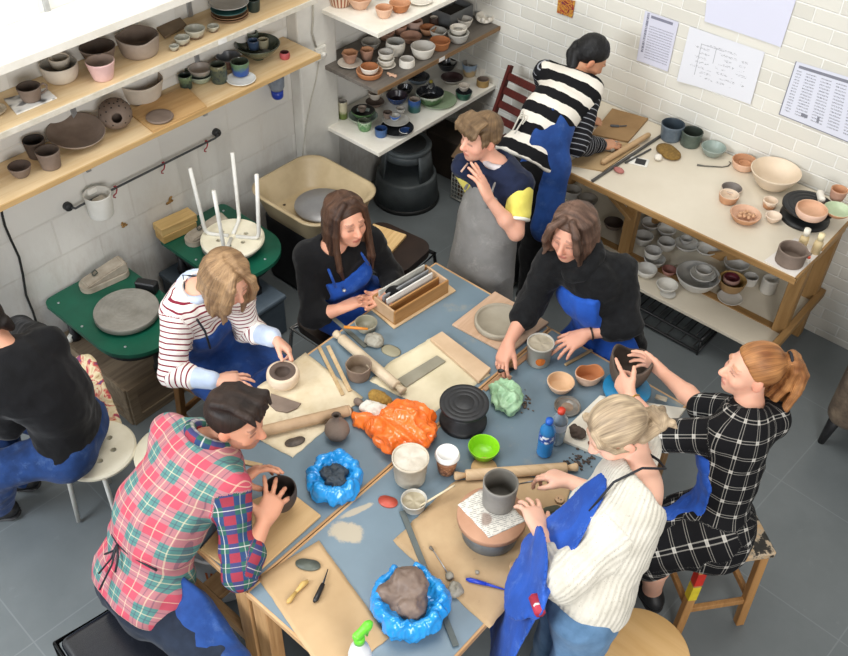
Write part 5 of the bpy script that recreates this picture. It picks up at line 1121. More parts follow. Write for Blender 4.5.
# lumps, kidneys and small clay pieces
def lump(label, px, py, r, sc, mat, z=T0, name='clay_lump', cat='clay', wr=.006, rot=0., n=None, seed=0):
    p = P(px, py, z); pr = [ell(p+V(0, 0, r*sc[2]*.72), [(math.cos(rot), math.sin(rot), 0), (-math.sin(rot), math.cos(rot), 0), (0, 0, 1)], (r*sc[0], r*sc[1], r*sc[2]))]
    for k in range(n or 0):
        a = k*2.3+seed; pr.append(ell(p+V(r*.6*sc[0]*math.cos(a), r*.6*sc[1]*math.sin(a), r*sc[2]*.55), np.eye(3), (r*.55, r*.5, r*sc[2]*.7)))
    for q in pr: q.k = .012
    o = sdf_obj(name, pr, mat, None, max(.003, r*.09), V(p[0], p[1], z), wr, 45., seed=seed, keep=lambda x, y, zz: z-zz)
    return tag(o, label, cat)
m_gclay = M('9a9588', '868174', 14, .6, .2, 50); m_bclay = M('7b685b', '65544a', 12, .55, .25, 40)
lump('rough grey clay lump beside the slip bowl with the orange tool', 374, 343, .04, (1, .85, .7), m_gclay, n=4)
tag(MB().lathe([(0, 0), (.036, 0), (.04, .002), (.034, .004), (0, .004)], 28, wob=lambda a, t, r, z: (r*(1+.18*math.cos(a*2-.3)), z)).build('clay_puddle', M('99937a', '87816a', 9, .4), None, P(391, 351, T0)), 'flat grey puddle of wet clay beside the grey clay lump', 'clay')
lump('yellow-brown sponge next to the orange bag', 380, 402, .05, (1.15, .6, .6), M('a3803c', '86662c', 60, .95, .6, 90), name='sponge', cat='sponge', wr=.006, rot=.2)
lump('dark brown egg-shaped clay lump at the corner of the stained canvas', 358.5, 404, .022, (1.1, .8, .8), k_br, wr=.002)
lump('white crumpled cloth beside the orange bag', 376, 414, .055, (1.2, .6, .5), M('e8e4da', 'd8d3c8', 9, .8), name='cloth', cat='cloth', wr=.012, n=3, rot=.3)
def kidney(label, px, py, a, b_, rz, mat, z=T0, h=.006, name='clay_kidney', cat='tool'):
    p = P(px, py, z); return tag(MB().lathe([(0, 0), (1, 0), (1, h), (0, h)], 32, wob=lambda t_, t, r, zz: (r*math.sqrt(1/((math.cos(t_)/a)**2+(math.sin(t_)/b_)**2))*(1-.16*max(0, math.sin(t_))**4), zz)).build(name, mat, None, p, rz), label, cat)
kidney('speckled grey oval rubber kidney at the lower corner of the stained canvas', 295, 442, .042, .022, 1.1, M('5c5148', '3f3832', 60, .6), T0+.006)
kidney('dark green oval kidney on the smooth brown paper sheet', 308, 565, .046, .024, .55, M('5a5f55', '4b5047', 30, .5), T0+.006)
kidney('red rubber kidney on the blue table beside the slip cup', 388, 502, .038, .027, .4, M('b8503e', 'a54434', 9, .5))
kidney('dark greenish tool piece under the fingers of the woman in the white sweater', 551, 511, .04, .018, 1.0, M('5e6352', '4e5344', 9, .6), T0+.004, .01)
c = [P(a, b, T0+.012) for a, b in ((271, 393), (301, 403), (297, 408), (287, 412), (276, 410), (269, 404))]; o = np.mean(c, 0); b = MB(); b.prism([(q-o)[:2] for q in c], 0, .005); tag(b.build('clay_offcut', k_br, None, (o[0], o[1], T0+.0055)), 'flat brown wedge of clay next to the thick-walled cream bowl', 'clay')
lump('dark brown clay lump on the plaster board near the blonde woman\'s head', 577, 434, .032, (1.1, .7, .7), k_dk, T0+.017, wr=.008, n=3)
lump('small red-brown clay piece on the plaster board', 591, 445, .018, (1, .6, .6), M('6e3a2e', '592d24', 9, .7), T0+.017, wr=.003)
p = P(683-14, 402, T0+.017); tag(MB().box((0, 0, .006), (.05, .022, .012), rz=.3, bev=.003).build('soap_block', M('cdbfa8', 'bcae96', 9, .7), None, P(661, 399, T0+.017)), 'small beige block on the plaster board right of the turquoise wheel', 'block')
b = MB()
for k in range(46):
    q = P(581+random.gauss(0, 9), 461+random.gauss(0, 3.4), T0); b.sph(q-P(581, 461, T0)+V(0, 0, .003), random.uniform(.003, .008), 1, (1.2, .8, .6), noise=.2)
o = b.build('clay_crumbs', M('4f4138', '3c312a', 20, .8), None, P(581, 461, T0)); tag(o, 'scatter of dark clay crumbs on the table in front of the plaster board', 'crumbs'); o['kind'] = 'stuff'
b = MB()
for k in range(26):
    q = P(524+random.gauss(0, 5), 404+random.gauss(0, 5), T0); b.sph(q-P(524, 404, T0)+V(0, 0, .003), random.uniform(.003, .007), 1, (1.3, .8, .6), noise=.2)
o = b.build('clay_crumbs', M('6a5a4d', '57483d', 20, .8), None, P(524, 404, T0)); tag(o, 'brown clay crumbs on the table right of the green bag', 'crumbs'); o['kind'] = 'stuff'
for (px, py, r, lb) in ((515, 567, .021, 'round wooden button on the brown paper in front of the grey banding wheel'), (559.5, 500, .019, 'round pale button beside the hand of the woman in the white sweater')):
    t = thing('button', lb, 'button', P(px, py, T0+.006)); MB().lathe([(0, 0), (r*.9, 0), (r, .004), (r*.96, .008), (r*.75, .0075), (0, .006)], 24).build('button_body', M('c9a884', 'b8956f', 9, .6), t)
    for sx in (-1, 1): MB().lathe([(0, .0062), (.003, .0062), (.003, .0072), (0, .0072)], 8).build('button_hole', M('5a4534', None, 9, .8), t, (sx*.006, 0, 0))
tag(MB().lathe([(0, 0), (.05, 0), (.052, .004), (.05, .012), (0, .012)], 32).build('wooden_disc', m_ply, None, P(484, 469, T0)), 'round wooden disc behind the pale rolling pin', 'disc')
# tools
def tool(label, segs, name='modelling_tool', cat='tool'):
    """segs: (pixel, height, radius) chain with material breaks -> parts"""
    A = P(*segs[0][0], segs[0][1]); t = thing(name, label, cat, (A[0], A[1], A[2]))
    for part, mat, pts in segs[1:]: MB().tube([P(*q, z)-A for q, z, r in pts], [r for q, z, r in pts], 8).build(part, mat, t)
    return t
tool('pale wooden modelling tool on the smooth brown paper', [((287, 603), T0+.012), ('tool_handle', M('cfae6c', 'b8954f', 9, .5), [((287, 603), T0+.013, .004), ((289, 601), T0+.013, .009), ((296, 592), T0+.013, .006)]), ('tool_head', M('cfae6c', 'b8954f', 9, .5), [((296, 592), T0+.013, .006), ((303, 584), T0+.014, .011), ((308, 581), T0+.013, .006)])])
tool('black craft knife on the smooth brown paper', [((314, 602), T0+.014), ('knife_handle', M('1c1d20', None, 9, .4), [((314, 602), T0+.014, .005), ((316, 599), T0+.014, .010), ((323, 584), T0+.014, .008)]), ('knife_blade', M('3c3e42', None, 9, .35, metal=.6), [((323, 584), T0+.013, .004), ((328, 569), T0+.010, .0015)])], 'craft_knife', 'knife')
tool('bright blue plastic knife on the brown paper in front of the grey banding wheel', [((466, 579), T0+.012), ('knife_handle', M('2347c8', '1d3bb0', 9, .35), [((466, 579), T0+.011, .004), ((470, 580), T0+.011, .009), ((486, 584), T0+.011, .007)]), ('knife_blade', M('2347c8', '1d3bb0', 9, .35), [((486, 584), T0+.011, .006), ((506, 590), T0+.009, .002)])], 'plastic_knife', 'knife')
tool('thin wire tool stuck in grey clay lumps on the brown paper', [((430, 547), T0+.008), ('tool_handle', M('6e665a', '5a5348', 9, .6), [((430, 547), T0+.010, .007), ((433, 550), T0+.009, .004)]), ('tool_wire', m_metal_l, [((433, 550), T0+.008, .002), ((442, 564), T0+.008, .002), ((449, 575), T0+.010, .002)])], 'wire_tool')
lump('upper small grey clay lump at the end of the wire tool', 449, 577, .016, (1, .9, .8), m_gclay, T0+.004, wr=.003)
lump('larger grey clay lump below the wire tool on the brown paper', 455, 591, .03, (1, .85, .6), m_gclay, T0+.004, wr=.006, n=3)
lump('tiny grey clay crumb near the blue plastic knife', 477, 573, .009, (1, .9, .8), m_gclay, T0+.004, wr=.001)
# glass dish with stick
p = P(567, 408, T0); t = thing('glass_dish', 'shallow brownish glass dish beside the water bottles', 'dish', p); MB().lathe([(0, 0), (.05, 0), (.055, .005), (.056, .016), (.052, .016), (.05, .007), (0, .006)], 36).build('dish_body', M('a8a49c', '8d867c', 14, .15, trans=.5), t); MB().lathe([(0, .0065), (.045, .0065), (.049, .0075)], 24).build('muddy_water', M('7d6553', '94816f', 22, .2), t)
A = P(555, 432, T0+.012); B = P(564, 408, T0+.022); tag(MB().tube([(0, 0, 0), (B-A)], [.005, .005], 8).build('wooden_stick', m_stick, None, A), 'thin wooden stick leaning on the glass dish', 'stick')
# banding wheels
m_bw2 = M('232427', '18191b', 25, .5, .1, 60)
p = P(464.5, 402, T0+.115); banding('black banding wheel standing empty in the middle of the table', (p[0], p[1], T0), 25/ppm(p), .098, .115, m_bw2, m_bw2)
p = P(627, 388, T0+.06); ztq = T0+.0165; t = thing('banding_wheel', 'turquoise banding wheel under the dark brown pot on the plaster board', 'banding wheel', (p[0], p[1], ztq)); m_tq = M('1c7fae', '176e99', 9, .4)
MB().lathe([(0, 0), (.085, 0), (.085, .012), (.03, .018), (.03, .032), (0, .032)], 36).build('wheel_base', m_tq, t); MB().lathe([(0, .03), (.096, .03), (.1, .034), (.1, .044), (.096, .047), (0, .047)], 48).build('wheel_disc', m_tq, t)
zp = ztq+.0475; p = P(631, 362, zp+.10)
k_dbr = M('66564a', '54463c', 10, .75, .2, 40)
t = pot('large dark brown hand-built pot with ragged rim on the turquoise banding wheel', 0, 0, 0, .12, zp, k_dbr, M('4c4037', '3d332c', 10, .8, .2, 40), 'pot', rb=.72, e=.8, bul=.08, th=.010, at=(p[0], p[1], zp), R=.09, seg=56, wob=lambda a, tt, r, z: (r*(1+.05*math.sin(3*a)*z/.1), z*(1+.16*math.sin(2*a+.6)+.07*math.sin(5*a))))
p = P(492, 514, T0+.125); t = thing('banding_wheel', 'grey banding wheel with a terracotta-coloured bat under the newspaper', 'banding wheel', (p[0], p[1], T0+.004)); RB = 35/ppm(p)
mgw = M('6d6f6e', '585a59', 14, .5, .1, 40, metal=.2)
MB().lathe([(0, 0), (.098, 0), (.103, .008), (.104, .035), (.098, .05), (.088, .06), (.08, .085), (.078, .095), (0, .095)], 48).build('wheel_base', mgw, t); MB().lathe([(0, .093), (RB*.9, .093), (RB, .098), (RB, .114), (RB*.985, .118), (0, .118)], 56).build('bat', M('b98d70', 'a87c60', 7, .7, .05, 30), t)
ZB = T0+.004+.1185
s = NT('newspaper_print'); v = s.coord('Object'); sp = s.new('ShaderNodeSeparateXYZ'); s.link(s.coord('Object', rot=(0, 0, .5)), sp.inputs[0]); ln = s.math('MULTIPLY', s.math('GREATER_THAN', s.math('SINE', s.math('MULTIPLY', sp.outputs[0], 800)), .1), s.math('GREATER_THAN', s.noise(v, 60, 2), .48))
col = s.mix(s.math('MULTIPLY', ln, .55), lin('d4d0c6'), lin('54524e')); col = s.mix(s.ramp(s.noise(v, 9, 1), [(.62, (0, 0, 0, 1)), (.66, (.8, .8, .8, 1))]), col, lin('8a7468')); s.set(Base_Color=col, Roughness=.8); m_news = s.m
sheet('newspaper', [(458, 505), (481, 489), (505, 500), (526, 521), (489, 538)], ZB, m_news, 'piece of newspaper on the terracotta-coloured bat under the grey cup', 'newspaper', .001, .002, .002)
pot('tall grey clay cup on the newspaper in front of the woman in the white sweater', 501, 482, 36, .118, ZB+.003, M('8f8b84', '7d7973', 9, .7, .08, 40), M('6e6a62', '5d5952', 9, .7), 'cup', rb=.92, e=1, th=.007, seg=48)
# plastic bags
def bag(label, c, r, mat, lumps, wr=.014, h=.006, cut=None, seed=0, name='plastic_bag', fr=(15, 15, 17)):
    pr = [ell(c+V(0, 0, r[2]*.8), np.eye(3), r)]+lumps
    for q in pr: q.k = .03
    lo, hi = bounds(pr, .03); f = Fld(lo, hi, h)
    for q in pr: f.add(q)
    if cut is not None:
        for q in cut: f.cut(q, k=.015)
    f.keep(lambda x, y, z: c[2]-z)
    Vt, F = f.mesh(); n = vnormals(Vt, F); a = (1-2*np.abs(vnoise(Vt, fr, seed)))*wr+(1-2*np.abs(vnoise(Vt, np.array(fr)*2.3, seed+1)))*wr*.4+(1-2*np.abs(vnoise(Vt, 75, seed+2)))*wr*.12
    Vt = Vt+n*a[:, None]; Vt[:, 2] = np.maximum(Vt[:, 2], c[2]); o = np_mesh(name, Vt, F, mat, None, origin=c); o.location = tuple(c); return tag(o, label, 'bag')
m_obag = M('ee6a22', 'f27c30', 8, .22, spec=.7, lo=.3, hi=.7); m_bbag = M('2796dd', '1d84c9', 8, .22, spec=.7); m_gbag = M('a5c9a2', '8fb58f', 10, .35, spec=.5)
c = P(405, 436, T0); kn = P(364, 424, T0)
bag('crumpled orange plastic bag in the middle of the table', c, (.105, .125, .062), m_obag, [ell(c+V(.03, -.04, .04), np.eye(3), (.07, .06, .045)), ell(c+V(-.05, .02, .05), np.eye(3), (.05, .06, .05)), cone(c+V(-.09, -.06, .03), kn+V(0, 0, .018), .028, .02), ell(kn+V(-.005, 0, .015), np.eye(3), (.035, .022, .016))], .017, .004, fr=(19, 19, 23))
c = P(505, 400, T0)
bag('crumpled pale green plastic bag beside the black banding wheel', c, (.062, .055, .034), m_gbag, [ell(c+V(.04, -.03, .02), np.eye(3), (.038, .034, .026)), ell(c+V(-.03, .02, .02), np.eye(3), (.04, .04, .03))], .014, .0035, seed=4, fr=(24, 24, 28))
c = P(335, 484, T0)
def blue_bag(label, c, r, seed, dark, dz):
    b = bag(label, c, r, m_bbag, [cone(c+V(r[0]*.75*math.cos(q), r[1]*.75*math.sin(q), .02), c+V(r[0]*.86*math.cos(q), r[1]*.86*math.sin(q), r[2]*(1.25+.35*math.sin(3*q+seed))), .03, .010) for q in np.arange(9)*2*PI/9], .009, .0045, [ell(c+V(0, 0, r[2]*1.75), np.eye(3), (r[0]*.84, r[1]*.84, r[2]*1.25))], seed, fr=(30, 30, 13)); return b
blue_bag('bright blue plastic bag with dark scraps inside, left of the orange bag', c, (.098, .098, .055), 7, None, 0)
c1_ = c+V(0, 0, .045); bgin = sdf_obj('clay_scraps', [ell(c1_+V(.03*math.cos(k*1.9)-.0, .03*math.sin(k*1.9), .004*(k % 3)), np.eye(3), (.026, .022, .018)) for k in range(7)], M('2e3a45', '1f2830', 25, .6), None, .004, c1_, .008, 55.); tag(bgin, 'dark scraps inside the bright blue bag left of the orange bag', 'scraps')
c = P(410, 610, T0)
blue_bag('blue plastic bag holding a big brown clay lump near the table front', c, (.125, .125, .07), 13, None, 0)
q = c+V(-.02, .0, .075); pr = [ell(q+V(-.01, .03, .025), np.eye(3), (.07, .06, .045)), ell(q+V(-.04, -.035, .0), np.eye(3), (.05, .04, .05)), ell(q+V(.045, -.02, .0), np.eye(3), (.045, .05, .045)), ell(q+V(0, 0, -.02), np.eye(3), (.08, .08, .04))]
for k_ in pr: k_.k = .012
tag(sdf_obj('clay_lump', pr, m_bclay, None, .005, q, .008, 34., seed=5), 'big brown clay lump sitting in the blue plastic bag', 'clay')
# tool box
A, Bc, Cc, Dc = P(394, 329, T0), P(456, 291, T0), P(425, 266, T0), P(363, 303, T0)
pboard('tray_board', [(363, 302), (394, 328), (456, 290), (425, 265)], T0, .010, m_beech, 'pale wooden tray board under the open wooden box')
u = nrm(Bc-A); w_ = nrm(Dc-A); ang = math.atan2(u[1], u[0]); L = np.linalg.norm(Bc-A)*.86; Wd = .155; o = A+u*(.008+L/2)+w_*(.008+Wd/2)
t = thing('tool_box', 'open wooden box of cards and clay tiles on the pale tray board', 'box', (o[0], o[1], T0+.0105), ang); m_tbx = WOOD('b78955', '8f6536', 0, 1.); b = MB()
MB().box((0, 0, .004), (L, Wd, .008), bev=.001).build('box_base', m_tbx, t)
for sy in (-1, 1): MB().box((0, sy*(Wd/2-.005), .04), (L, .010, .072), bev=.002).build('side_panel', m_tbx, t)
for sx in (-1, 1): MB().box((sx*(L/2-.005), 0, .04), (.010, Wd-.021, .072), bev=.002).build('end_panel', M('c7a888', 'b0906c', 7, .6), t)
MB().box((0, -.018, .036), (L-.021, .008, .056), bev=.001).build('divider', m_tbx, t)
for k, (yy, m_, hh, tl, lb) in enumerate(((.062, M('c9c8c0', 'adaca4', 18, .6), .09, .25, 'grey-white tile sheet leaning at the back of the wooden box'), (.035, M('8d8f92', '77797c', 18, .6), .075, .2, 'grey card in the middle of the wooden box'), (.008, M('e4e2dc', 'd0cec8', 18, .6), .075, .1, 'white card nearest the divider in the wooden box'))):
    cc = V(o[0], o[1], T0+.0195)-V(math.sin(ang), -math.cos(ang), 0)*yy; bx = MB(); bx.box((0, 0, hh/2+.0), (L*.84, .008, hh), bev=.001, rot=Matrix.Identity(4)); tag(bx.build('card', m_, None, cc, ang), lb, 'card')
tag(MB().box((0, 0, .01), (.02, .10, .02), bev=.003).build('wooden_batten', m_beech, None, (P(372, 306, T0+.0105)[0], P(372, 306, T0)[1], T0+.0105), ang-PI/2+.0), 'small wooden batten at the left end of the tray board', 'batten')
# ================================================================== people
def skin_mat():
    s = NT('skin'); a = s.new('ShaderNodeAttribute', attribute_name='Col'); v = s.coord('Object')
    s.set(Base_Color=s.mix(s.math('MULTIPLY', s.noise(v, 40, 3), .12), a.outputs[0], lin('b5705a')), Roughness=.5, Specular_IOR_Level=.35, Subsurface_Weight=.12, Subsurface_Radius=(.012, .005, .003), Subsurface_Scale=.6); return s.m
def hair_mat():
    s = NT('hair'); a = s.new('ShaderNodeAttribute', attribute_name='Col'); c = s.new('ShaderNodeAttribute', attribute_name='hc'); m = s.new('ShaderNodeMapping'); s.link(c.outputs['Vector'], m.inputs[0]); m.inputs['Scale'].default_value = (330, 9, 1)
    n = s.noise(m.outputs[0], 1, 3, .6); m2 = s.new('ShaderNodeMapping'); s.link(c.outputs['Vector'], m2.inputs[0]); m2.inputs['Scale'].default_value = (90, 6, 1); n2 = s.noise(m2.outputs[0], 1, 2)
    t = s.math('ADD', s.math('MULTIPLY', n, .6), s.math('MULTIPLY', n2, .5)); mr = s.new('ShaderNodeMapRange'); s.link(t, mr.inputs[0]); mr.inputs[1].default_value = .33; mr.inputs[2].default_value = .78; mr.inputs[3].default_value = .38; mr.inputs[4].default_value = 1.5
    hv = s.new('ShaderNodeHueSaturation'); s.link(a.outputs[0], hv.inputs['Color']); s.link(mr.outputs[0], hv.inputs['Value'])
    s.set(Base_Color=hv.outputs[0], Roughness=.5, Specular_IOR_Level=.35); s.bump(t, .55, .006); return s.m
m_skin, m_hair = skin_mat(), hair_mat()
def cloth(name, c1, c2=None, ns=9, bump=.25, bs=220, rough=.85, folds=.35, dust=None):
    s = NT(name); v = s.coord('Object'); c = lin(c1); c2 = lin(c2) if c2 else tuple(x*.75 for x in c[:3])+(1,)
    col = s.ramp(s.noise(v, ns, 4, .6), [(.35, c2), (.65, c)])
    if dust: col = s.mix(s.ramp(s.noise(v, 13, 6, .75), [(.54, (0, 0, 0, 1)), (.78, (.55, .55, .55, 1))]), col, lin(dust))
    s.set(Base_Color=col, Roughness=rough, Specular_IOR_Level=.2, Sheen_Weight=.08)
    h = s.math('ADD', s.math('MULTIPLY', s.noise(v, bs, 2), .12), s.math('MULTIPLY', s.noise(v, 16, 4, .6, .6), folds)); s.bump(h, bump, .02); return s.m
def pat_uv(s):
    a = s.new('ShaderNodeAttribute', attribute_name='pat'); sp = s.new('ShaderNodeSeparateXYZ'); s.link(a.outputs['Vector'], sp.inputs[0]); return sp.outputs[0], sp.outputs[1], sp.outputs[2]
def band(s, x, per, lo, hi, ph=0.):
    f = s.math('FRACT', s.math('ADD', s.math('DIVIDE', x, per), ph)); return s.math('MULTIPLY', s.math('GREATER_THAN', f, lo), s.math('LESS_THAN', f, hi))
def stripes_mat(name, base, ink, per, frac, fab=.2):
    s = NT(name); u, v, _ = pat_uv(s); ob = s.coord('Object'); v2 = s.math('ADD', v, s.math('MULTIPLY', s.noise(ob, 9, 2), per*.35))
    f = band(s, v2, per, 0, frac); col = s.mix(f, lin(base), lin(ink)); s.set(Base_Color=col, Roughness=.85, Specular_IOR_Level=.2); s.bump(s.math('ADD', s.math('MULTIPLY', s.noise(ob, 220, 2), .15), s.math('MULTIPLY', s.noise(ob, 17, 4), .35)), .3, .02); return s.m
class Man:
    def __init__(s, name, label, foot, h=.0048, k=1.):
        s.t = thing(name, label, 'person', (foot[0], foot[1], 0)); s.o = V(foot[0], foot[1], 0); s.pr = []; s.h = h; s.k = k
    def add(s, p, tag, k=.02): p.tag = tag; p.k = k; s.pr.append(p); return p
    def get(s, *tags): return [p for p in s.pr if p.tag in tags]
    def torso(s, pel, nb, right, mid=None, wd=1., bust=0.):
        pel, nb = V(pel), V(nb); s.pel, s.nb = pel, nb; up = nrm(nb-pel); rt = V(right); rt = nrm(rt-up*(rt@up)); fw = np.cross(up, rt); s.up, s.rt, s.fw = up, rt, fw; k = s.k*wd
        mid = (pel*.5+nb*.5)+(V(mid) if mid is not None else 0); s.mid = mid; inf = ('T', pel, rt, up, fw); ch = nb-up*.10*s.k
        s.add(cone(pel-rt*.055*k, pel+rt*.055*k, .112*k, .112*k, fw, .88, info=inf), 'pelvis', .05)
        s.add(cone(pel+up*.03, mid, .142*k, .128*k, fw, .74, info=inf), 'waist', .05)
        s.add(cone(mid, ch, .134*k, .152*k, fw, .68, info=inf), 'chest', .05)
        if bust:
            for q in (-1, 1): s.add(ell(ch-up*.09*k+rt*q*.062*k+fw*.075*k, (rt, fw, up), (.06*bust, .05*bust, .06*bust), info=inf), 'chest', .04)
        return s
    def shoulders(s, rs, ls):
        s.sh = {'r': V(rs), 'l': V(ls)}
        for q in 'rl': s.add(cone(s.nb-s.up*.045*s.k, s.sh[q], .066*s.k, .054*s.k, info=('T', s.pel, s.rt, s.up, s.fw)), 'shoulder', .05)
    def arm(s, q, el, wr, r=1.):
        a, b, c = s.sh[q], V(el), V(wr); k = s.k*r; ax = nrm(b-a); ref = nrm(np.cross(ax, s.fw)+1e-4); L = np.linalg.norm(b-a); ax2 = nrm(c-b); ref2 = nrm(ref-ax2*(ref@ax2))
        s.add(cone(a, b, .052*k, .041*k, info=('L', a, ax, ref, 0.)), 'uarm_'+q, .03); s.add(cone(b, b*.6+c*.4, .041*k, .039*k, info=('L', b, ax2, ref2, L)), 'farm_'+q, .02); s.add(cone(b*.6+c*.4, c, .039*k, .0265*k, info=('L', b, ax2, ref2, L)), 'farm2_'+q, .02)
        s.__dict__['el_'+q] = b; s.__dict__['wr_'+q] = c; pass
    def hand(s, q, d, n, curl=(.5, .5, .5, .5), sp=.18, thumb=(.6, .7, .35), k=None, tcurl=.35, fl=1.):
        k = (k or s.k)*.98; w = s.__dict__['wr_'+q]; d = nrm(d); n = V(n); n = nrm(n-d*(n@d)); sd = np.cross(n, d)*(1 if q == 'r' else -1); s_ = sd
        if q == 'r': s_ = np.cross(d, n)*-1 if 0 else np.cross(n, d)*-1
        else: s_ = np.cross(n, d)
        t = 'hand_'+q; wr = w
        s.add(ell(wr+d*.048*k, (d, s_, n), (.05*k, .04*k, .0165*k)), t, .012)
        lens = ((.040, .025, .020), (.045, .029, .022), (.041, .027, .021), (.032, .020, .018)); off = (.029, .0095, -.010, -.028); ln = (.086, .089, .085, .078)
        for i in range(4):
            K = wr+d*ln[i]*k+s_*off[i]*k; s.add(cone(wr+s_*off[i]*.45*k+d*.012*k, K, .0165*k, .0125*k), t, .012)
            dd = nrm(d+s_*sp*off[i]/.029); p0 = K; c = curl[i]; a = 0
            for j, (l, f) in enumerate(zip(lens[i], (.9, 1.1, .8))):
                a += c*f; v = dd*math.cos(a)+n*math.sin(a); p1 = p0+v*l*k*fl; s.add(cone(p0, p1, (.0098, .0088, .0080)[j]*k, (.0088, .0080, .0068)[j]*k), t, .004); p0 = p1
        b = wr+d*.022*k+s_*.024*k; v = nrm(d*thumb[0]+s_*thumb[1]+n*thumb[2]); p1 = b+v*.040*k; s.add(cone(wr+d*.012*k+s_*.012*k, p1, .0175*k, .0125*k), t, .012)
        v2 = nrm(v+d*tcurl+n*tcurl*.4); p2 = p1+v2*.030*k; s.add(cone(p1, p2, .0118*k, .0102*k), t, .005); v3 = nrm(v2+d*tcurl*.7); s.add(cone(p2, p2+v3*.024*k, .0102*k, .008*k), t, .005)
    def legs(s, hr, kr, ar, hl, kl, al):
        for q, a, b, c in (('r', hr, kr, ar), ('l', hl, kl, al)):
            a, b, c = V(a), V(b), V(c); k = s.k; ax = nrm(b-a); ref = nrm(np.cross(ax, V(.3, .2, .9))); ax2 = nrm(c-b); ref2 = nrm(np.cross(ax2, V(.9, .2, .3))); L = np.linalg.norm(b-a)
            s.add(cone(a, b, .088*k, .062*k, info=('L', a, ax, ref, 0.)), 'thigh_'+q, .05); s.add(cone(b, b*.65+c*.35, .060*k, .058*k, info=('L', b, ax2, ref2, L)), 'shin_'+q, .03); s.add(cone(b*.65+c*.35, c, .058*k, .038*k, info=('L', b, ax2, ref2, L)), 'shin_'+q, .03)
            s.__dict__['an_'+q] = c; s.__dict__['kn_'+q] = b; s.__dict__['hip_'+q] = a
    def foot(s, q, d, mat=None, drop=.055):
        c = s.__dict__['an_'+q]; d = nrm(V(*d[:2], 0) if len(d) == 2 else V(d)); sd = nrm(np.cross(d, (0, 0, 1))); u = np.cross(sd, d); z = c-u*drop*.6; k = s.k
        s.add(cone(c, z+d*.03, .038*k, .035*k), 'foot_'+q, .02); s.add(cone(z-d*.02, z+d*.14*k-u*.008, .034*k, .026*k, u, .8), 'foot_'+q, .02)
        if mat:
            P_ = [cone(z-d*.035*k+u*.004, z+d*.15*k-u*.006, .042*k, .037*k, u, .78), cone(c-u*.005, z+d*.03, .046*k, .044*k)]
            for p in P_: p.k = .03
            bot = (z-u*.036*k); kf = lambda x, y, zz: -((x-bot[0])*u[0]+(y-bot[1])*u[1]+(zz-bot[2])*u[2])
            sdf_obj('shoe', P_, mat, s.t, .006, s.o, keep=kf)
            sdf_obj('shoe_sole', [cone(bot-d*.035*k+u*.004, bot+d*.15*k+u*.004, .045*k, .040*k, u, .22)], M('dedbd2', None, 9, .6) if mat is not m_black else m_black, s.t, .006, s.o)
    def head(s, C, f, up=(0, 0, 1), roll=0., k=None, skin='e3b096', brow='4a3426', lip='b9675c', stub=None, jaw=1.):
        C = V(C); k = k or s.k*.98; f = nrm(f); r = nrm(np.cross(f, up)); u = np.cross(r, f)
        if roll: r, u = r*math.cos(roll)+u*math.sin(roll), u*math.cos(roll)-r*math.sin(roll)
        s.C, s.f, s.r, s.u, s.hk = C, f, r, u, k; W = lambda a, b, c: C+(r*a+f*b+u*c)*k; s.W = W; ax = (r, f, u); A = s.add
        A(cone(s.nb-s.up*.03, W(0, -.022, -.075), .056*s.k, .050*s.k), 'neck', .03)
        A(ell(W(0, -.014, .026), ax, (.075*k, .094*k, .090*k)), 'head', .03); A(ell(W(0, .034, -.022), ax, (.062*k, .058*k, .075*k)), 'head', .03)
        A(ell(W(0, .034, -.068), ax, (.048*k*jaw, .048*k, .040*k)), 'head', .03); A(ell(W(0, .062, -.096), ax, (.022*k, .02*k, .016*k)), 'head', .025)
        for q in (-1, 1):
            A(ell(W(q*.040, .058, -.03), ax, (.025*k, .025*k, .022*k)), 'head', .02); A(ell(W(q*.031, .078, .024), ax, (.022*k, .012*k, .008*k)), 'head', .015)
            A(ell(W(q*.077, -.008, -.012), (nrm(r*q+f*.25), nrm(f-r*q*.25), u), (.009*k, .019*k, .031*k)), 'ear', .006); A(ell(W(q*.031, .078, .003), ax, (.013*k, .010*k, .009*k)), 'head', .008)
        A(cone(W(0, .088, .012), W(0, .110, -.028), .0085*k, .0125*k), 'head', .012); A(ell(W(0, .100, -.034), ax, (.017*k, .012*k, .009*k)), 'head', .010)
        A(ell(W(0, .086, -.060), ax, (.022*k, .012*k, .0055*k)), 'head', .006); A(ell(W(0, .083, -.071), ax, (.019*k, .012*k, .006*k)), 'head', .006)
        s.col = dict(skin=lin(skin)[:3], brow=lin(brow)[:3], lip=lin(lip)[:3], stub=stub)
    def body(s):
        lo, hi = bounds(s.pr, .03); f = Fld(lo, hi, s.h)
        order = ['pelvis', 'waist', 'chest', 'shoulder', 'neck', 'thigh_r', 'thigh_l', 'shin_r', 'shin_l', 'foot_r', 'foot_l', 'uarm_r', 'uarm_l', 'farm_r', 'farm_l', 'farm2_r', 'farm2_l', 'hand_r', 'hand_l', 'head', 'ear']
        for t in order:
            for p in s.get(t): f.add(p)
        if hasattr(s, 'C'):
            for q in (-1, 1):
                f.cut(ell(s.W(q*.031, .100, .004), (s.r, s.f, s.u), (.016*s.hk, .016*s.hk, .009*s.hk)), k=.010)
        Vt, F = f.mesh(); Vt = relax(Vt, F, 1, .35); n = len(Vt); c = np.tile(np.array(s.col['skin']), (n, 1)) if hasattr(s, 'col') else np.tile(np.array(lin('e0ab90')[:3]), (n, 1))
        c = c*V(.88, .83, .80)*(1+.05*vnoise(Vt, 22, 3))[:, None]
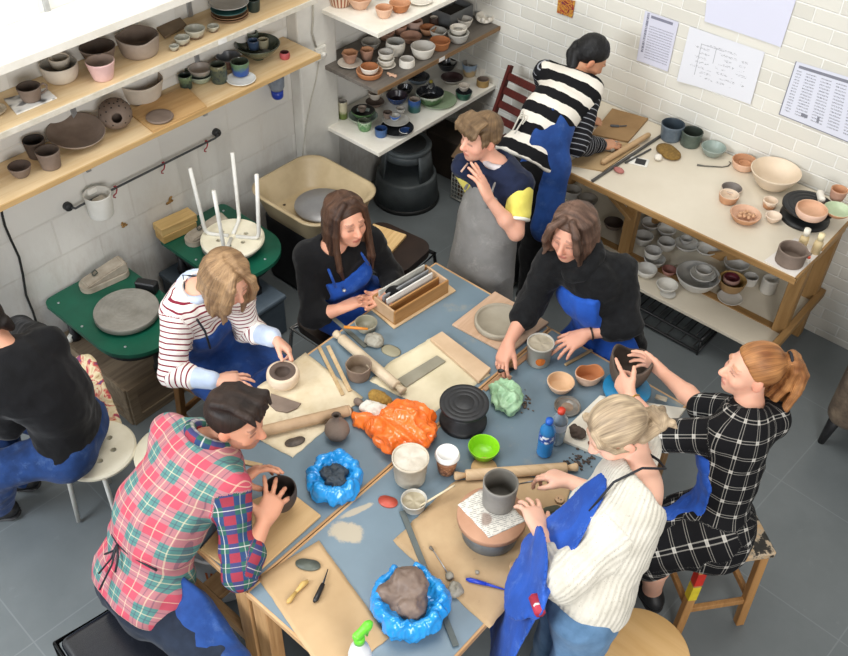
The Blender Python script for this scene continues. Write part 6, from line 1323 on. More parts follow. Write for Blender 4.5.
        if hasattr(s, 'C'):
            q = (Vt-s.C)/s.hk; a, b, d = q@s.r, q@s.f, q@s.u; near = (np.abs(a) < .11) & (np.abs(b) < .13) & (np.abs(d) < .13)
            def mixin(m, col, w=1.):
                w = np.where(m, w, 0.)[:, None] if np.isscalar(w) else np.where(m, w, 0.)[:, None]; return c*(1-w)+np.array(col)*w
            g = np.exp(-((np.abs(a)-.045)**2+(d+.035)**2)/.0006)*(b > .02); c = mixin(near, np.array(s.col['skin'])*V(1.02, .78, .74), g*.5)
            g = np.exp(-(a**2+(d+.03)**2)/.0004)*(b > .09); c = mixin(near, np.array(s.col['skin'])*V(1.0, .78, .74), g*.6)
            if s.col['stub']: c = mixin(near & (d < -.04+.02*(b < .06)) & (b > -.01), lin(s.col['stub'])[:3], .45)
            c = mixin(near & (b > .072) & (np.abs(a) < .023) & (np.abs(d+.0655) < .010-.15*np.abs(a)), s.col['lip'], .85)
            c = mixin(near & (b > .05) & (np.abs(np.abs(a)-.032) < .019) & (np.abs(d-.030+.1*(np.abs(a)-.03)) < .0045), s.col['brow'], .55)
            c = mixin(near & (b > .05) & (np.abs(np.abs(a)-.031) < .0145) & (np.abs(d+.001) < .0042), V(.06, .035, .028), .6)
            c = mixin(near & (np.abs(a) > .070) & (np.abs(b+.008) < .024) & (np.abs(d+.012) < .034), np.array(s.col['skin'])*V(1.02, .72, .66), .6)
        s.bo = np_mesh('body', Vt, F, m_skin, s.t, {'Col': np.concatenate([np.clip(c, 0, 1), np.ones((n, 1))], 1)}, s.o); return s
    def wear(s, name, tags, mat, inf=.010, extra=(), cuts=(), keep=None, wr=.004, wsc=(16, 16, 16), h=.0058, k=None, seed=0, parent=None, wrap=False):
        if isinstance(tags, dict): pr = [(p, tags[p.tag]) for p in s.pr if p.tag in tags]
        else: pr = [(p, inf) for p in s.get(*tags)]
        ex = list(extra); allp = [p for p, _ in pr]+ex; lo, hi = bounds(allp, .05); f = Fld(lo, hi, h)
        for p, i in pr: f.add(p, i, max(p.k, .03) if k is None else k)
        for p in ex: f.add(p, 0., p.k)
        for c in cuts: f.cut(c, k=.006)
        if keep: f.keep(keep)
        Vt, F = f.mesh()
        if len(F) == 0: print('EMPTY', name); return None
        Vt = relax(Vt, F, 2)
        if wr: Vt = Vt+vnormals(Vt, F)*((wr*(1-2*np.abs(vnoise(Vt, wsc, seed)))+wr*.5*vnoise(Vt, np.array(wsc)*2.3, seed+4))[:, None])
        best = np.full(len(Vt), 9.); pat = np.zeros((len(Vt), 3))
        for p in allp:
            if not p.info: continue
            d = p.f(Vt[:, 0], Vt[:, 1], Vt[:, 2]); m = d < best; best[m] = d[m]; q = Vt[m]-p.info[1]
            if p.info[0] == 'T': a, b, c = q@p.info[2], q@p.info[3], q@p.info[4]; pat[m] = np.stack([np.arctan2(c, -a)*.143 if wrap else a, b, 0*c], 1)
            else:
                ax, rf = p.info[2], p.info[3]; bn = np.cross(ax, rf); pat[m] = np.stack([np.arctan2(q@bn, q@rf)*.052, q@ax+p.info[4], np.ones(m.sum())], 1)
        return np_mesh(name, Vt, F, mat, parent or s.t, {'pat': pat}, s.o)
    def strip(s, name, pts, r, mat, parent=None, seg=6): return MB().tube([V(p)-s.o for p in pts], r, seg).build(name, mat, parent or s.t)
    def hair(s, locks=(), cap=(.083, .100, .098), capc=(0, -.018, .03), line=None, dark='2a1c14', light='5a4030', freq=(10, 70, 10), amp=.004, h=.0048, extra=(), seed=0, name='hair', k=.008, streak=1., lockr=1., mode='part', tie=(0, -.12, .06)):
        """cap clipped by the hairline + chains of locks, all in head coordinates (right, front, up)"""
        W, hk = s.W, s.hk; pr = []
        if cap is not None: e = ell(W(*capc), (s.r, s.f, s.u), V(cap)*hk); e.k = .01; pr.append(e)
        lo, hi = bounds(pr+[cone(W(*p), W(*q), r0*lockr*hk, r1*lockr*hk) for L in locks for (p, r0), (q, r1) in zip(L, L[1:])]+list(extra), .03); f = Fld(lo, hi, h)
        for p in pr: f.add(p)
        if cap is not None and line:
            def kf(x, y, z):
                qx, qy, qz = x-s.C[0], y-s.C[1], z-s.C[2]; a = (qx*s.r[0]+qy*s.r[1]+qz*s.r[2])/hk; b = (qx*s.f[0]+qy*s.f[1]+qz*s.f[2])/hk; c = (qx*s.u[0]+qy*s.u[1]+qz*s.u[2])/hk
                return line(np.abs(a), b, c)*hk
            f.keep(kf, .012)
        for L in locks:
            for (p, r0), (q, r1) in zip(L, L[1:]): f.add(cone(W(*p), W(*q), r0*lockr*hk, r1*lockr*hk), 0, k)
        for p in extra: f.add(p, 0, k)
        Vt, F = f.mesh(); Vt = relax(Vt, F, 1); q = (Vt-s.C)/hk; lc = np.stack([q@s.r, q@s.f, q@s.u], 1)
        n1 = vnoise(lc, freq, seed); n2 = vnoise(lc, np.array(freq)*2.2, seed+5); n3 = vnoise(lc, 14, seed+8)
        Vt = Vt+vnormals(Vt, F)*(amp*(n1+.6*n2))[:, None]*hk
        lp = [(W(*p), W(*q), r0*lockr*hk, r1*lockr*hk, i) for i, L in enumerate(locks) for (p, r0), (q, r1) in zip(L, L[1:])]
        hc = np.zeros((len(Vt), 3)); bd = np.full(len(Vt), 9.)
        if cap is not None:
            bd = pr[0].f(Vt[:, 0], Vt[:, 1], Vt[:, 2])+.001
            if mode == 'part': hc[:, 0] = lc[:, 1]*hk+.35*lc[:, 0]*hk*(lc[:, 1] < -.03); hc[:, 1] = np.abs(lc[:, 0])-lc[:, 2]
            elif mode == 'crown': hc[:, 0] = np.arctan2(lc[:, 0], lc[:, 1]+.06)*.085; hc[:, 1] = np.hypot(lc[:, 0], lc[:, 1])
            else: T_ = nrm(V(tie)); e1 = nrm(np.cross(T_, V(0, 0, 1.)+1e-3)); e2 = np.cross(e1, T_); hc[:, 0] = np.arctan2(lc@e1, lc@e2)*.085; hc[:, 1] = lc@T_
        s0 = 0.
        for a0, b0, r0, r1, i in lp:
            ab = b0-a0; L = np.linalg.norm(ab)+1e-9; ax = ab/L; g = Vt-a0; t = np.clip(g@ax, 0, L); e = g-t[:, None]*ax; dd = np.linalg.norm(e, axis=1)-(r0+(r1-r0)*t/L); m = dd < bd
            e1 = nrm(np.cross(ax, s.f+.2*s.r)); e2 = np.cross(ax, e1); bd[m] = dd[m]; hc[m, 0] = np.arctan2(e[m]@e1, e[m]@e2)*.02+i*1.37; hc[m, 1] = t[m]
        w = np.clip(.5+.55*streak*(n1*.7+n2*.6)+.25*n3, 0, 1)[:, None]; c = np.array(lin(dark)[:3])*(1-w)+np.array(lin(light)[:3])*w
        return np_mesh(name, Vt, F, m_hair, s.t, {'Col': np.concatenate([c, np.ones((len(c), 1))], 1), 'hc': hc}, s.o)
    def strands(s, curves, r, dark, light, name='hair_strand'):
        for i, L in enumerate(curves):
            b = MB(); b.tube([s.W(*p)-s.o for p in L], [r]*(len(L)-1)+[r*.4], 5); b.build(name, M(light if i % 2 else dark, None, 9, .45), s.t)
    def region(s, f0, wtop, wbot, top, bot, wz=.18, front=1, sh=0.):
        """apron outline in torso coordinates"""
        o, rt, up, fw = s.pel, s.rt, s.up, s.fw
        def kf(x, y, z):
            qx, qy, qz = x-o[0], y-o[1], z-o[2]; a = np.abs(qx*rt[0]+qy*rt[1]+qz*rt[2]-sh); b = qx*up[0]+qy*up[1]+qz*up[2]; c = (qx*fw[0]+qy*fw[1]+qz*fw[2])*front
            w = np.clip((b-wz+.07)/.14, 0, 1); w = w*w*(3-2*w); hw = wbot+(wtop-wbot)*w
            return np.maximum(np.maximum(a-hw, f0-c), np.maximum(b-top, bot-b))
        return kf
def fc(x, y, z): return RW.T @ nrm((x, y, z))
def rnd(a=1.): return random.uniform(-a, a)
m_jeans = cloth('dark_denim', '232c3c', '171d29'); m_ljeans = cloth('blue_denim', '5f7f9f', '46637f'); m_mjeans = cloth('mid_denim', '213f74', '172d55', dust='5d769c')
m_blk = cloth('black_knit', '0e0e11', '08080a', 9, .3, 160); m_blkw = cloth('black_wool', '141517', '0a0a0c', 30, .6, 90)
m_apr = cloth('blue_apron', '2257b8', '184496', 7, .2, 260, .7, .4, dust='5a84cc'); m_apr2 = cloth('navy_apron', '264c90', '1b3972', 7, .2, 260, .75, .5, dust='5672a2'); m_apr3 = cloth('royal_apron', '2557b6', '1c4596', 7, .2, 260, .65, .35, dust='6f93d8')
m_shoe = M('17171a', None, 9, .5); m_tie = M('181a22', None, 9, .7)
def lean_of(m, w=.85): g = V(0, 0, -1.); return (w*(g@m.r)/max(.5, -(g@m.u)), w*(g@m.f)/max(.5, -(g@m.u)))
TR = dict(pelvis=.012, waist=.016, chest=.014, shoulder=.012)

# ---------------------------------------------------------------- man in the checked shirt
a = Man('person', 'man in a red and green checked shirt hunched over a dark pot', P(150, 600, .1))
pel = P(141, 588, .58); nb = P(203, 449, 1.06)
a.torso(pel, nb, (1, -.12, 0), (-.02, -.03, .045), 1.12); a.shoulders(P(229, 486, 1.01), P(172, 434, 1.03))
a.arm('r', P(240, 573, .805), P(264, 522, .90)); pc = P(277, 500, .86)
a.arm('l', P(185, 470, .82), P(238, 483, .88))
a.hand('r', P(281, 483, .945)-P(264, 522, .90), P(272, 492, .86)-P(268, 500, .99), (.22, .3, .38, .45), .5, (.35, .85, .2), 1.04, .3)
a.hand('l', P(262, 466, .93)-P(238, 483, .88), (.5, .15, -.35), (.35, .45, .55, .6), .3, (.6, .5, .9), 1.04, .3)
hr, hl = pel+a.rt*.09-V(0, 0, .02), pel-a.rt*.09-V(0, 0, .02)
a.legs(hr, P(222, 668, .54), P(238, 668, .09), hl, (-2.10, 1.0, .50), (-2.10, .83, .09)); a.foot('r', (.6, .8), m_shoe); a.foot('l', (0, 1), m_shoe)
a.head(P(236, 420, 1.17), fc(.93, .36, -.12), skin='d9a184', brow='20140f', lip='a8665c', stub='6e4c40'); a.body()
sM = NT('checked_shirt'); u, v, wz = pat_uv(sM); per = .125
col = sM.mix(band(sM, u, per, .0, .5), lin('c9606f'), lin('8f8d86')); k2 = band(sM, v, per, .0, .5)
cA = sM.mix(band(sM, u, per, 0, .5), lin('b94f5f'), lin('a86f74')); cB = sM.mix(band(sM, u, per, 0, .5), lin('ab7278'), lin('54807b')); col = sM.mix(k2, cA, cB)
for x in (u, v):
    col = sM.mix(sM.math('MULTIPLY', band(sM, x, per, .235, .265), .45), col, lin('d9c8a6')); col = sM.mix(sM.math('MULTIPLY', band(sM, x, per, .735, .765), .42), col, lin('dfcfae')); col = sM.mix(sM.math('MULTIPLY', sM.math('ADD', band(sM, x, per, .1, .13), band(sM, x, per, .38, .41)), .45), col, lin('4a3f56'))
isl = sM.math('MULTIPLY', sM.math('GREATER_THAN', wz, .9), 1.)
per2 = .064; dA = sM.mix(band(sM, u, per2, 0, .5), lin('8f3443'), lin('2b4266')); dB = sM.mix(band(sM, u, per2, 0, .5), lin('3d3f68'), lin('2f5a50')); dk = sM.mix(band(sM, v, per2, 0, .5), dA, dB)
for x in (u, v): dk = sM.mix(sM.math('MULTIPLY', sM.math('ADD', band(sM, x, per2, .22, .26), band(sM, x, per2*2, .6, .62)), .45), dk, lin('c4beb8'))
col = sM.mix(isl, col, dk); sM.set(Base_Color=col, Roughness=.85, Specular_IOR_Level=.2); ob = sM.coord('Object'); sM.bump(sM.math('ADD', sM.math('MULTIPLY', sM.noise(ob, 200, 2), .1), sM.math('MULTIPLY', sM.noise(ob, 14, 4), .4)), .3, .02)
hemp = cone(pel-a.rt*.06+a.up*.05, pel+a.rt*.06+a.up*.05, .135, .135, a.fw, .95, info=('T', pel, a.rt, a.up, a.fw)); hemp.k = .05
neckcut = ell(a.nb+a.up*.055+a.fw*.012, (a.rt, a.fw, a.up), (.066, .064, .075))
shirt = a.wear('checked_shirt', dict(pelvis=.022, waist=.026, chest=.020, shoulder=.015, uarm_r=.016, uarm_l=.016, farm_r=.015, farm_l=.015), sM.m, extra=[hemp], cuts=[neckcut], keep=lambda x, y, z: -((x-pel[0])*a.up[0]+(y-pel[1])*a.up[1]+(z-pel[2])*a.up[2]+.035), wr=.007, wsc=(9, 9, 12))
for q in 'rl':
    e, w_ = a.__dict__['el_'+q], a.__dict__['wr_'+q]; c0 = e*.62+w_*.38; c1 = e*.47+w_*.53; cf = cone(c0, c1, .052, .050, info=('L', e, nrm(w_-e), nrm(np.cross(w_-e, (0, 0, 1))), .3)); a.wear('rolled_cuff', (), sM.m, extra=[cf], wr=.003, keep=(lambda ax, p0, p1: lambda x, y, z: np.maximum(-((x-p0[0])*ax[0]+(y-p0[1])*ax[1]+(z-p0[2])*ax[2]), (x-p1[0])*ax[0]+(y-p1[1])*ax[1]+(z-p1[2])*ax[2]))(nrm(w_-e), c0, c1))
cl = [cone(a.nb+a.up*.056+(a.rt*math.cos(t)*.074+a.fw*math.sin(t)*.070), a.nb+a.up*.056+(a.rt*math.cos(t+.35)*.074+a.fw*math.sin(t+.35)*.070), .021, .021, info=('L', a.nb, a.up, a.rt, 0.)) for t in np.arange(PI*.62, PI*2.42, .35)]
for q in cl: q.k = .008
a.wear('shirt_collar', (), sM.m, extra=cl, wr=0, h=.005)
a.wear('trousers', dict(pelvis=.012, thigh_r=.010, thigh_l=.010, shin_r=.012, shin_l=.012), m_jeans, wr=.004)
ax_ = nrm(a.kn_r-a.hip_r); fl = [cone(a.hip_r+V(0, .05, .02), a.kn_r+V(.02, .02, 0), .09, .075, (0, 0, 1), .9), cone(a.kn_r+V(.03, .0, 0), a.kn_r+V(.05, -.02, -.26), .075, .085, ax_, .35), cone(P(172, 574, .72), P(196, 604, .655), .03, .05, (1, -1, 0), .4), cone(P(196, 604, .655), P(214, 634, .60), .05, .06, (0, 0, 1), .45)]
for q in fl: q.k = .04
ap = a.wear('apron', (), m_apr2, extra=fl, wr=.006, wsc=(12, 12, 8), keep=lambda x, y, z: .0-((x-a.hip_r[0])*.0+(y-a.hip_r[1]-.0)*.55+(z-a.hip_r[2])*.6+(x-a.hip_r[0])*.25-.012))
def bp(r_, u_, off=0.): return a.pel+a.rt*r_+a.up*u_-a.fw*(.172+off-2.2*r_*r_)
wl = [bp(x, .205-.03*(x+.16)+.012*math.sin(9*x)) for x in np.linspace(-.15, .15, 9)]
a.strip('apron_tie', wl, .0045, m_tie); kn = bp(-.02, .20, .008)
for e in ((-.045, .06), (-.005, .02), (-.06, .13), (.03, .12)): a.strip('apron_tie', [kn, kn*.6+bp(*e, .012)*.4+a.rt*.012, bp(*e, .012)], .004, m_tie)
HL = lambda pts: [((x, y, z), r) for x, y, z, r in pts]
def capline(fr=.062, tem=.02, nape=-.06, ear=-.012):
    """hairline: keep where negative (|r|, f, u)"""
    def L(a_, b, c): return np.maximum(b-(fr-1.0*np.maximum(0, .078-c)*.9-.0*a_), nape-c-.55*np.maximum(b, -.09)*0)
    return L
def short_line(a_, b, c):
    front = b-(.088-1.15*np.maximum(0, .068-c)); low = (-.062+.95*np.clip(b+.07, 0, .2))-c; return np.maximum(front, low)
tl = [HL([(x, .03, .122, .014), (x*1.1+rnd(.008), .075, .116+rnd(.006), .015), (x*1.1+rnd(.012), .104, .094+rnd(.010), .005)]) for x in np.linspace(-.055, .055, 13)]+[HL([(x, -.07, .10, .014), (x*1.05, -.02, .126+rnd(.004), .014), (x*1.05, .03, .124, .012)]) for x in np.linspace(-.05, .05, 9)]
a.hair(tl, (.085, .103, .103), (0, -.018, .036), short_line, '1a100c', '33231a', (26, 12, 26), .003, seed=1, mode='crown')
# pot in his hands
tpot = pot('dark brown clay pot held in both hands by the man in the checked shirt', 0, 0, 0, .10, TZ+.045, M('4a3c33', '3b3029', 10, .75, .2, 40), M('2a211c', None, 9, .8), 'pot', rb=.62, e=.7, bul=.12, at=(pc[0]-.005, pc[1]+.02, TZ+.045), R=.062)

# ---------------------------------------------------------------- woman in the red-striped top
b = Man('person', 'woman with a blonde bob in a red-striped white top and blue apron', P(205, 400, .1), k=.94)
pel = P(208, 352, .57); nb = P(197, 291, 1.07); b.torso(pel, nb, (.15, -1, 0), None, 1., .9); b.shoulders(P(178, 309, 1.02), P(238, 296, 1.03))
b.arm('r', P(172, 374, .79), P(216, 381, .815)); b.arm('l', P(247, 330, .80), P(274, 338, .88))
b.hand('r', P(244, 379, .80)-P(216, 381, .815), (.1, .1, -1), (.25, .25, .3, .35), .3, (.8, .6, .2)); b.hand('l', P(291, 352, .83)-P(274, 338, .88), (-.3, -.75, -.5), (.55, .6, .65, .7), .15, (.7, .5, .5))
b.legs(pel+b.rt*.085, pel+b.rt*.10+V(.38, 0, -.03), pel+b.rt*.10+V(.36, 0, -.48), pel-b.rt*.085, pel-b.rt*.11+V(.38, .02, -.03), pel-b.rt*.11+V(.36, .02, -.48)); b.foot('r', (1, 0), m_shoe); b.foot('l', (1, 0), m_shoe)
b.head(P(227, 279, 1.195), fc(.62, .72, -.18), skin='e8b79f', brow='7a5a40'); b.body()
m_rs = stripes_mat('red_stripes', 'e9e2da', '7e2436', .0235, .27)
b.wear('striped_top', dict(pelvis=.014, waist=.020, chest=.016, shoulder=.014, uarm_r=.016, uarm_l=.016, farm_r=.014, farm_l=.014), m_rs, cuts=[ell(b.nb+b.up*.05+b.fw*.02, (b.rt, b.fw, b.up), (.066, .07, .07))], wr=.005)
m_cuff = cloth('pale_blue_cuff', 'c9d4e6', 'b4c1d6', 9, .2)
for q in 'rl':
    e, w_ = b.__dict__['el_'+q], b.__dict__['wr_'+q]; c0 = e*.42+w_*.58; c1 = e*.08+w_*.92; b.wear('rolled_cuff', (), m_cuff, extra=[cone(c0, c1, .044, .041)], wr=.003)
    if q == 'l': b.strip('bracelet', [w_+(nrm(np.cross(w_-e, (0, 0, 1)))*math.cos(t)+nrm(np.cross(np.cross(w_-e, (0, 0, 1)), w_-e))*math.sin(t))*.031 for t in np.linspace(0, 2*PI, 13)], .004, M('4a2c22', None, 9, .5))
cl = [cone(b.nb+b.up*.034+(b.rt*math.cos(t)*.070+b.fw*math.sin(t)*.066), b.nb+b.up*.034+(b.rt*math.cos(t+.35)*.070+b.fw*math.sin(t+.35)*.066), .017, .017) for t in np.arange(PI*.6, PI*2.42, .35)]
for q in cl: q.k = .01
b.wear('shirt_collar', (), m_cuff, extra=cl, wr=0, h=.005)
b.wear('trousers', dict(pelvis=.012, thigh_r=.010, thigh_l=.010, shin_r=.012, shin_l=.012), m_jeans, wr=.004)
sk = [cone(pel+V(.05, 0, .03), (b.kn_r+b.kn_l)/2+V(.02, 0, .02), .165, .175, (0, 0, 1), .62), cone((b.kn_r+b.kn_l)/2+V(.03, 0, 0), (b.kn_r+b.kn_l)/2+V(.05, 0, -.22), .17, .18, (1, 0, 0), .3)]
for q in sk: q.k = .05
b.wear('apron', dict(waist=.030, chest=.028, thigh_r=.02, thigh_l=.02), m_apr2, extra=sk, keep=b.region(.02, .135, .24, .385, -.4, .20), wr=.006, wsc=(10, 10, 10))
b.strip('apron_strap', [b.nb-b.up*.17+b.fw*.150-b.rt*.11, b.nb-b.up*.07+b.fw*.125-b.rt*.10, b.nb+b.up*.03+b.fw*.03-b.rt*.088, b.nb+b.up*.05-b.fw*.07, b.nb+b.up*.03+b.fw*.03+b.rt*.088, b.nb-b.up*.07+b.fw*.125+b.rt*.10, b.nb-b.up*.17+b.fw*.150+b.rt*.11], .005, m_tie)
def longline(a_, b_, c): return np.maximum(b_-(.075-1.0*np.maximum(0, .07-c)), -.075-c)
def bob(length, n=26, spread=.088, fr=.0, jit=.008, r0=.017, wave=0., seed=0, front=0., lean=None, part=0., arc=.78):
    """locks falling from a parting down both sides and the back"""
    R = random.Random(seed); out = []
    for i in range(n):
        t = -PI*.5+(i/(n-1)-.5)*2*PI*arc+R.uniform(-.05, .05); ca, sa = math.cos(t), math.sin(t)   # angle in the horizontal plane, back = -pi/2
        L = length*(1+R.uniform(-.12, .12)); x, y = ca*spread, sa*spread*1.15-.016; w1 = R.uniform(-1, 1)*wave
        dx, dy = (0, front*max(0, sa)*L) if lean is None else (lean[0]*L, lean[1]*L)
        pts = [(x*.30+part, y*.45-.01, .118, .012), (x*.85, y*.85, .085, r0), (x*1.03, y*1.03, .02, r0*1.05), (x*1.06+w1*.4, y*1.06, -.04, r0), (x*1.04+dx*.4+R.uniform(-jit, jit)+w1, y*1.04+dy*.4, -.04-L*.5, r0*.95), (x*1.0+dx+R.uniform(-jit, jit)-w1*.4, y*1.0+dy+R.uniform(-jit, jit), -.04-L, r0*.35)]
        out.append(HL(pts))
    return out
b.hair(bob(.14, 32, .084, jit=.014, r0=.019, seed=3, lean=lean_of(b, .7))+[HL([(q*.02, .05, .112, .014), (q*.055, .085, .075, .018), (q*(.070+rnd(.01)), .095+rnd(.012), .0, .018), (q*(.066+rnd(.012)), .095+rnd(.02), -.07, .015), (q*(.060+rnd(.015)), .09+rnd(.02), -.14, .006)]) for q in (-1, 1, -1, 1, 1)], (.080, .097, .096), (0, -.018, .034), longline, '6a4e36', 'b08e68', (9, 60, 9), .002, seed=2)

# ---------------------------------------------------------------- long-haired woman in black
d = Man('person', 'woman with long brown hair in a black top and blue apron at the left table', P(338, 330, .1), k=.95)
pel = P(343, 300, .60); nb = P(333, 247, 1.03); d.torso(pel, nb, (-.12, -1, 0), None, .96, .9); d.shoulders(P(309, 256, .98), P(370, 241, .98))
d.arm('r', P(312, 317, .735), P(340, 309, .82)); d.arm('l', P(392, 276, .76), P(391, 293, .83))
d.hand('r', P(366, 298, .83)-P(339, 310, .815), (.25, .2, -.9), (.18, .25, .3, .4), .2, (.8, .5, .3)); d.hand('l', P(374, 300, .82)-P(391, 294, .83), (.3, -.45, .75), (.3, .35, .4, .45), .25, (.2, 1., .35), tcurl=.1)
d.legs(pel+d.rt*.085, pel+d.rt*.10+V(.40, 0, -.03), pel+d.rt*.10+V(.38, 0, -.49), pel-d.rt*.085, pel-d.rt*.10+V(.40, 0, -.03), pel-d.rt*.10+V(.38, 0, -.49)); d.foot('r', (1, 0), m_shoe); d.foot('l', (1, 0), m_shoe)
d.head(P(346, 220, 1.17), fc(.60, .52, -.55), skin='dda78d', brow='3a241a', lip='ad6358'); d.body()
d.wear('black_top', dict(pelvis=.014, waist=.018, chest=.014, shoulder=.013, uarm_r=.014, uarm_l=.014, farm_r=.013, farm_l=.013, farm2_l=.006), m_blk, cuts=[ell(d.nb+d.up*.055+d.fw*.02, (d.rt, d.fw, d.up), (.060, .066, .06))], wr=.004)
d.wear('trousers', dict(pelvis=.012, thigh_r=.010, thigh_l=.010, shin_r=.012, shin_l=.012), m_mjeans, wr=.004)
sk = [cone(pel+V(.05, 0, .03), (d.kn_r+d.kn_l)/2+V(-.06, 0, .03), .16, .16, (0, 0, 1), .6)]
for q in sk: q.k = .05
d.wear('apron', dict(waist=.028, chest=.026, thigh_r=.018, thigh_l=.018), m_apr, extra=sk, keep=d.region(.02, .115, .20, .345, -.3, .19), wr=.005, wsc=(11, 11, 9))
for q in (-1, 1): d.strip('apron_strap', [d.pel+d.up*.355+d.fw*.125+d.rt*q*.095, d.nb-d.up*.02+d.fw*.075+d.rt*q*.085, d.nb+d.up*.035+d.rt*q*.06-d.fw*.01], .007, m_apr)
d.strip('apron_button', [d.pel+d.up*.34+d.fw*.150+d.rt*.07, d.pel+d.up*.333+d.fw*.152+d.rt*.07], .009, m_metal_l)
d.hair(bob(.25, 30, .082, jit=.018, r0=.018, wave=.012, seed=5, part=-.012, lean=lean_of(d, .6), arc=.62)+[HL([(q*.03, .03, .114, .012), (q*.076, .03+k*.012, .06, .016), (q*.090, .03+k*.014, -.03, .017), (q*(.094+rnd(.01)), .035+k*.018, -.12, .017), (q*(.088+rnd(.014)), .05+k*.02+rnd(.01), -.21, .014), (q*(.08+rnd(.02)), .06+k*.02+rnd(.012), -.29, .004)]) for q in (-1, 1) for k in (-2, -1, 0, 1)], (.081, .098, .097), (0, -.018, .034), longline, '2c1a12', '5f4230', (9, 55, 9), .002, seed=4)

# ---------------------------------------------------------------- boy in the grey apron
e = Man('person', 'boy with a yellow-sleeved navy top and long grey apron, hand at his mouth', (-2.16, 3.06), k=.86)
pel = V(-2.165, 3.07, .80); nb = P(499, 166, 1.235); e.torso(pel, nb, (-.97, .25, 0), (0, .0, 0), .98); e.shoulders(P(465, 166, 1.20), P(521, 184, 1.19))
e.arm('l', P(516, 233, 1.02), P(489, 199, 1.19)); e.arm('r', e.sh['r']+V(.03, .10, -.21), e.sh['r']+V(.06, .09, -.40))
e.hand('l', P(473, 164, 1.325)-P(489, 199, 1.19), P(468, 158, 1.31)-P(478, 172, 1.26), (.05, .08, .15, .25), .14, (.8, .6, .1), 1.0); e.hand('r', (.2, -.1, -1), (1, 0, 0), (.5, .5, .5, .5), k=.9)
e.legs(pel+e.rt*.075, pel+e.rt*.085+V(0, 0, -.36), V(*(pel+e.rt*.09)[:2], .085), pel-e.rt*.075, pel-e.rt*.085+V(0, 0, -.36), V(*(pel-e.rt*.09)[:2], .085)); e.foot('r', (-.25, -.97), m_shoe); e.foot('l', (-.25, -.97), m_shoe)
e.head(P(481, 137, 1.385), fc(-.85, .36, -.38), k=.92, skin='e6b39c', brow='7b5a3e', lip='c27a6c'); e.body()
m_navy = cloth('navy_quilt', '1d2640', '141b30', 14, .3); m_yel = cloth('yellow_sleeve', 'e8dc74', 'd6c95e', 8, .2); m_gap = cloth('grey_apron', '8f8d8a', '787673', 4, .2, 200, .55, .4, dust='b3b0aa')
e.wear('navy_vest', dict(pelvis=.014, waist=.018, chest=.018, shoulder=.016), m_navy, cuts=[ell(e.nb+e.up*.05+e.fw*.03, (e.rt, e.fw, e.up), (.055, .062, .06))], wr=.005, wsc=(20, 20, 20))
for q in 'lr':
    s0, e0 = e.sh[q], e.__dict__['el_'+q]; c0, c1 = s0, s0*.30+e0*.70
    e.wear('yellow_sleeve', (), m_yel, extra=[cone(s0*.86+e0*.14, c1, .060, .058)], wr=.003, keep=(lambda ax, p1: lambda x, y, z: (x-p1[0])*ax[0]+(y-p1[1])*ax[1]+(z-p1[2])*ax[2])(nrm(e0-s0), c1)); rg = nrm(np.cross(e0-s0, (0, 0, 1))); rg2 = nrm(np.cross(rg, e0-s0))
    e.wear('sleeve_trim', (), M('f0eee2', None, 9, .7), extra=[cone(c1-(e0-s0)*.02, c1+(e0-s0)*.05, .0595, .0595)], wr=0, keep=(lambda ax, p0, p1: lambda x, y, z: np.maximum((x-p1[0])*ax[0]+(y-p1[1])*ax[1]+(z-p1[2])*ax[2], -((x-p0[0])*ax[0]+(y-p0[1])*ax[1]+(z-p0[2])*ax[2])))(nrm(e0-s0), c1-(e0-s0)*.03, c1+(e0-s0)*.05))
cl = [cone(e.nb+e.up*.03+(e.rt*math.cos(t)*.060+e.fw*(math.sin(t)*.058+.01)), e.nb+e.up*.03+(e.rt*math.cos(t+.35)*.060+e.fw*(math.sin(t+.35)*.058+.01)), .015, .015) for t in np.arange(PI*.6, PI*2.42, .35)]
for q in cl: q.k = .01
e.wear('shirt_collar', (), M('c9c3c4', 'b9b2b4', 9, .8), extra=cl, wr=0, h=.005)
e.wear('trousers', dict(pelvis=.012, thigh_r=.010, thigh_l=.010, shin_r=.014, shin_l=.014), m_jeans, wr=.004)
sk = [cone(pel+e.up*.12, pel-V(0, 0, .42)+e.fw*.02, .172, .235, e.fw, .80)]
for q in sk: q.k = .06
e.wear('apron', dict(waist=.030, chest=.026), m_gap, extra=sk, keep=e.region(-.03, .105, .28, .345, -.50, .19), wr=.005, wsc=(11, 11, 5))
e.strip('apron_strap', [e.pel+e.up*.29+e.fw*.115-e.rt*.085, e.nb-e.up*.02+e.fw*.075-e.rt*.075, e.nb+e.up*.03-e.rt*.06], .007, m_gap); e.strip('apron_strap', [e.pel+e.up*.29+e.fw*.115+e.rt*.085, e.nb-e.up*.02+e.fw*.075+e.rt*.075, e.nb+e.up*.03+e.rt*.06], .007, m_gap)
fr = [HL([(x, .02, .116, .012), (x*1.1, .072, .097+rnd(.003), .012), (x*1.15+rnd(.005), .094, .064+rnd(.006), .010), (x*1.2+rnd(.006)+.006, .100, .036+rnd(.008), .003)]) for x in np.linspace(-.065, .065, 15)]
e.hair(fr+[HL([(q*.07, .0+y, .06, .013), (q*.082, .0+y, .015, .010), (q*.080, y+.005, -.012, .004)]) for q in (-1, 1) for y in (-.05, -.025, .02, .04)], (.084, .102, .100), (0, -.018, .034), short_line, '5b4630', '846a4c', (40, 12, 30), .002, seed=7, mode='crown')
p0 = P(461, 172, 1.235); p1 = P(456, 180, 1.21); tag(MB().tube([V(0, 0, 0), p0*0+(P(468, 163, 1.27)-p0)*1.0], [.005, .004], 8).build('wooden_stick', M('d9b7a2', 'c9a692', 9, .6), None, p0), 'thin pinkish stick held at the boy\'s mouth', 'stick')

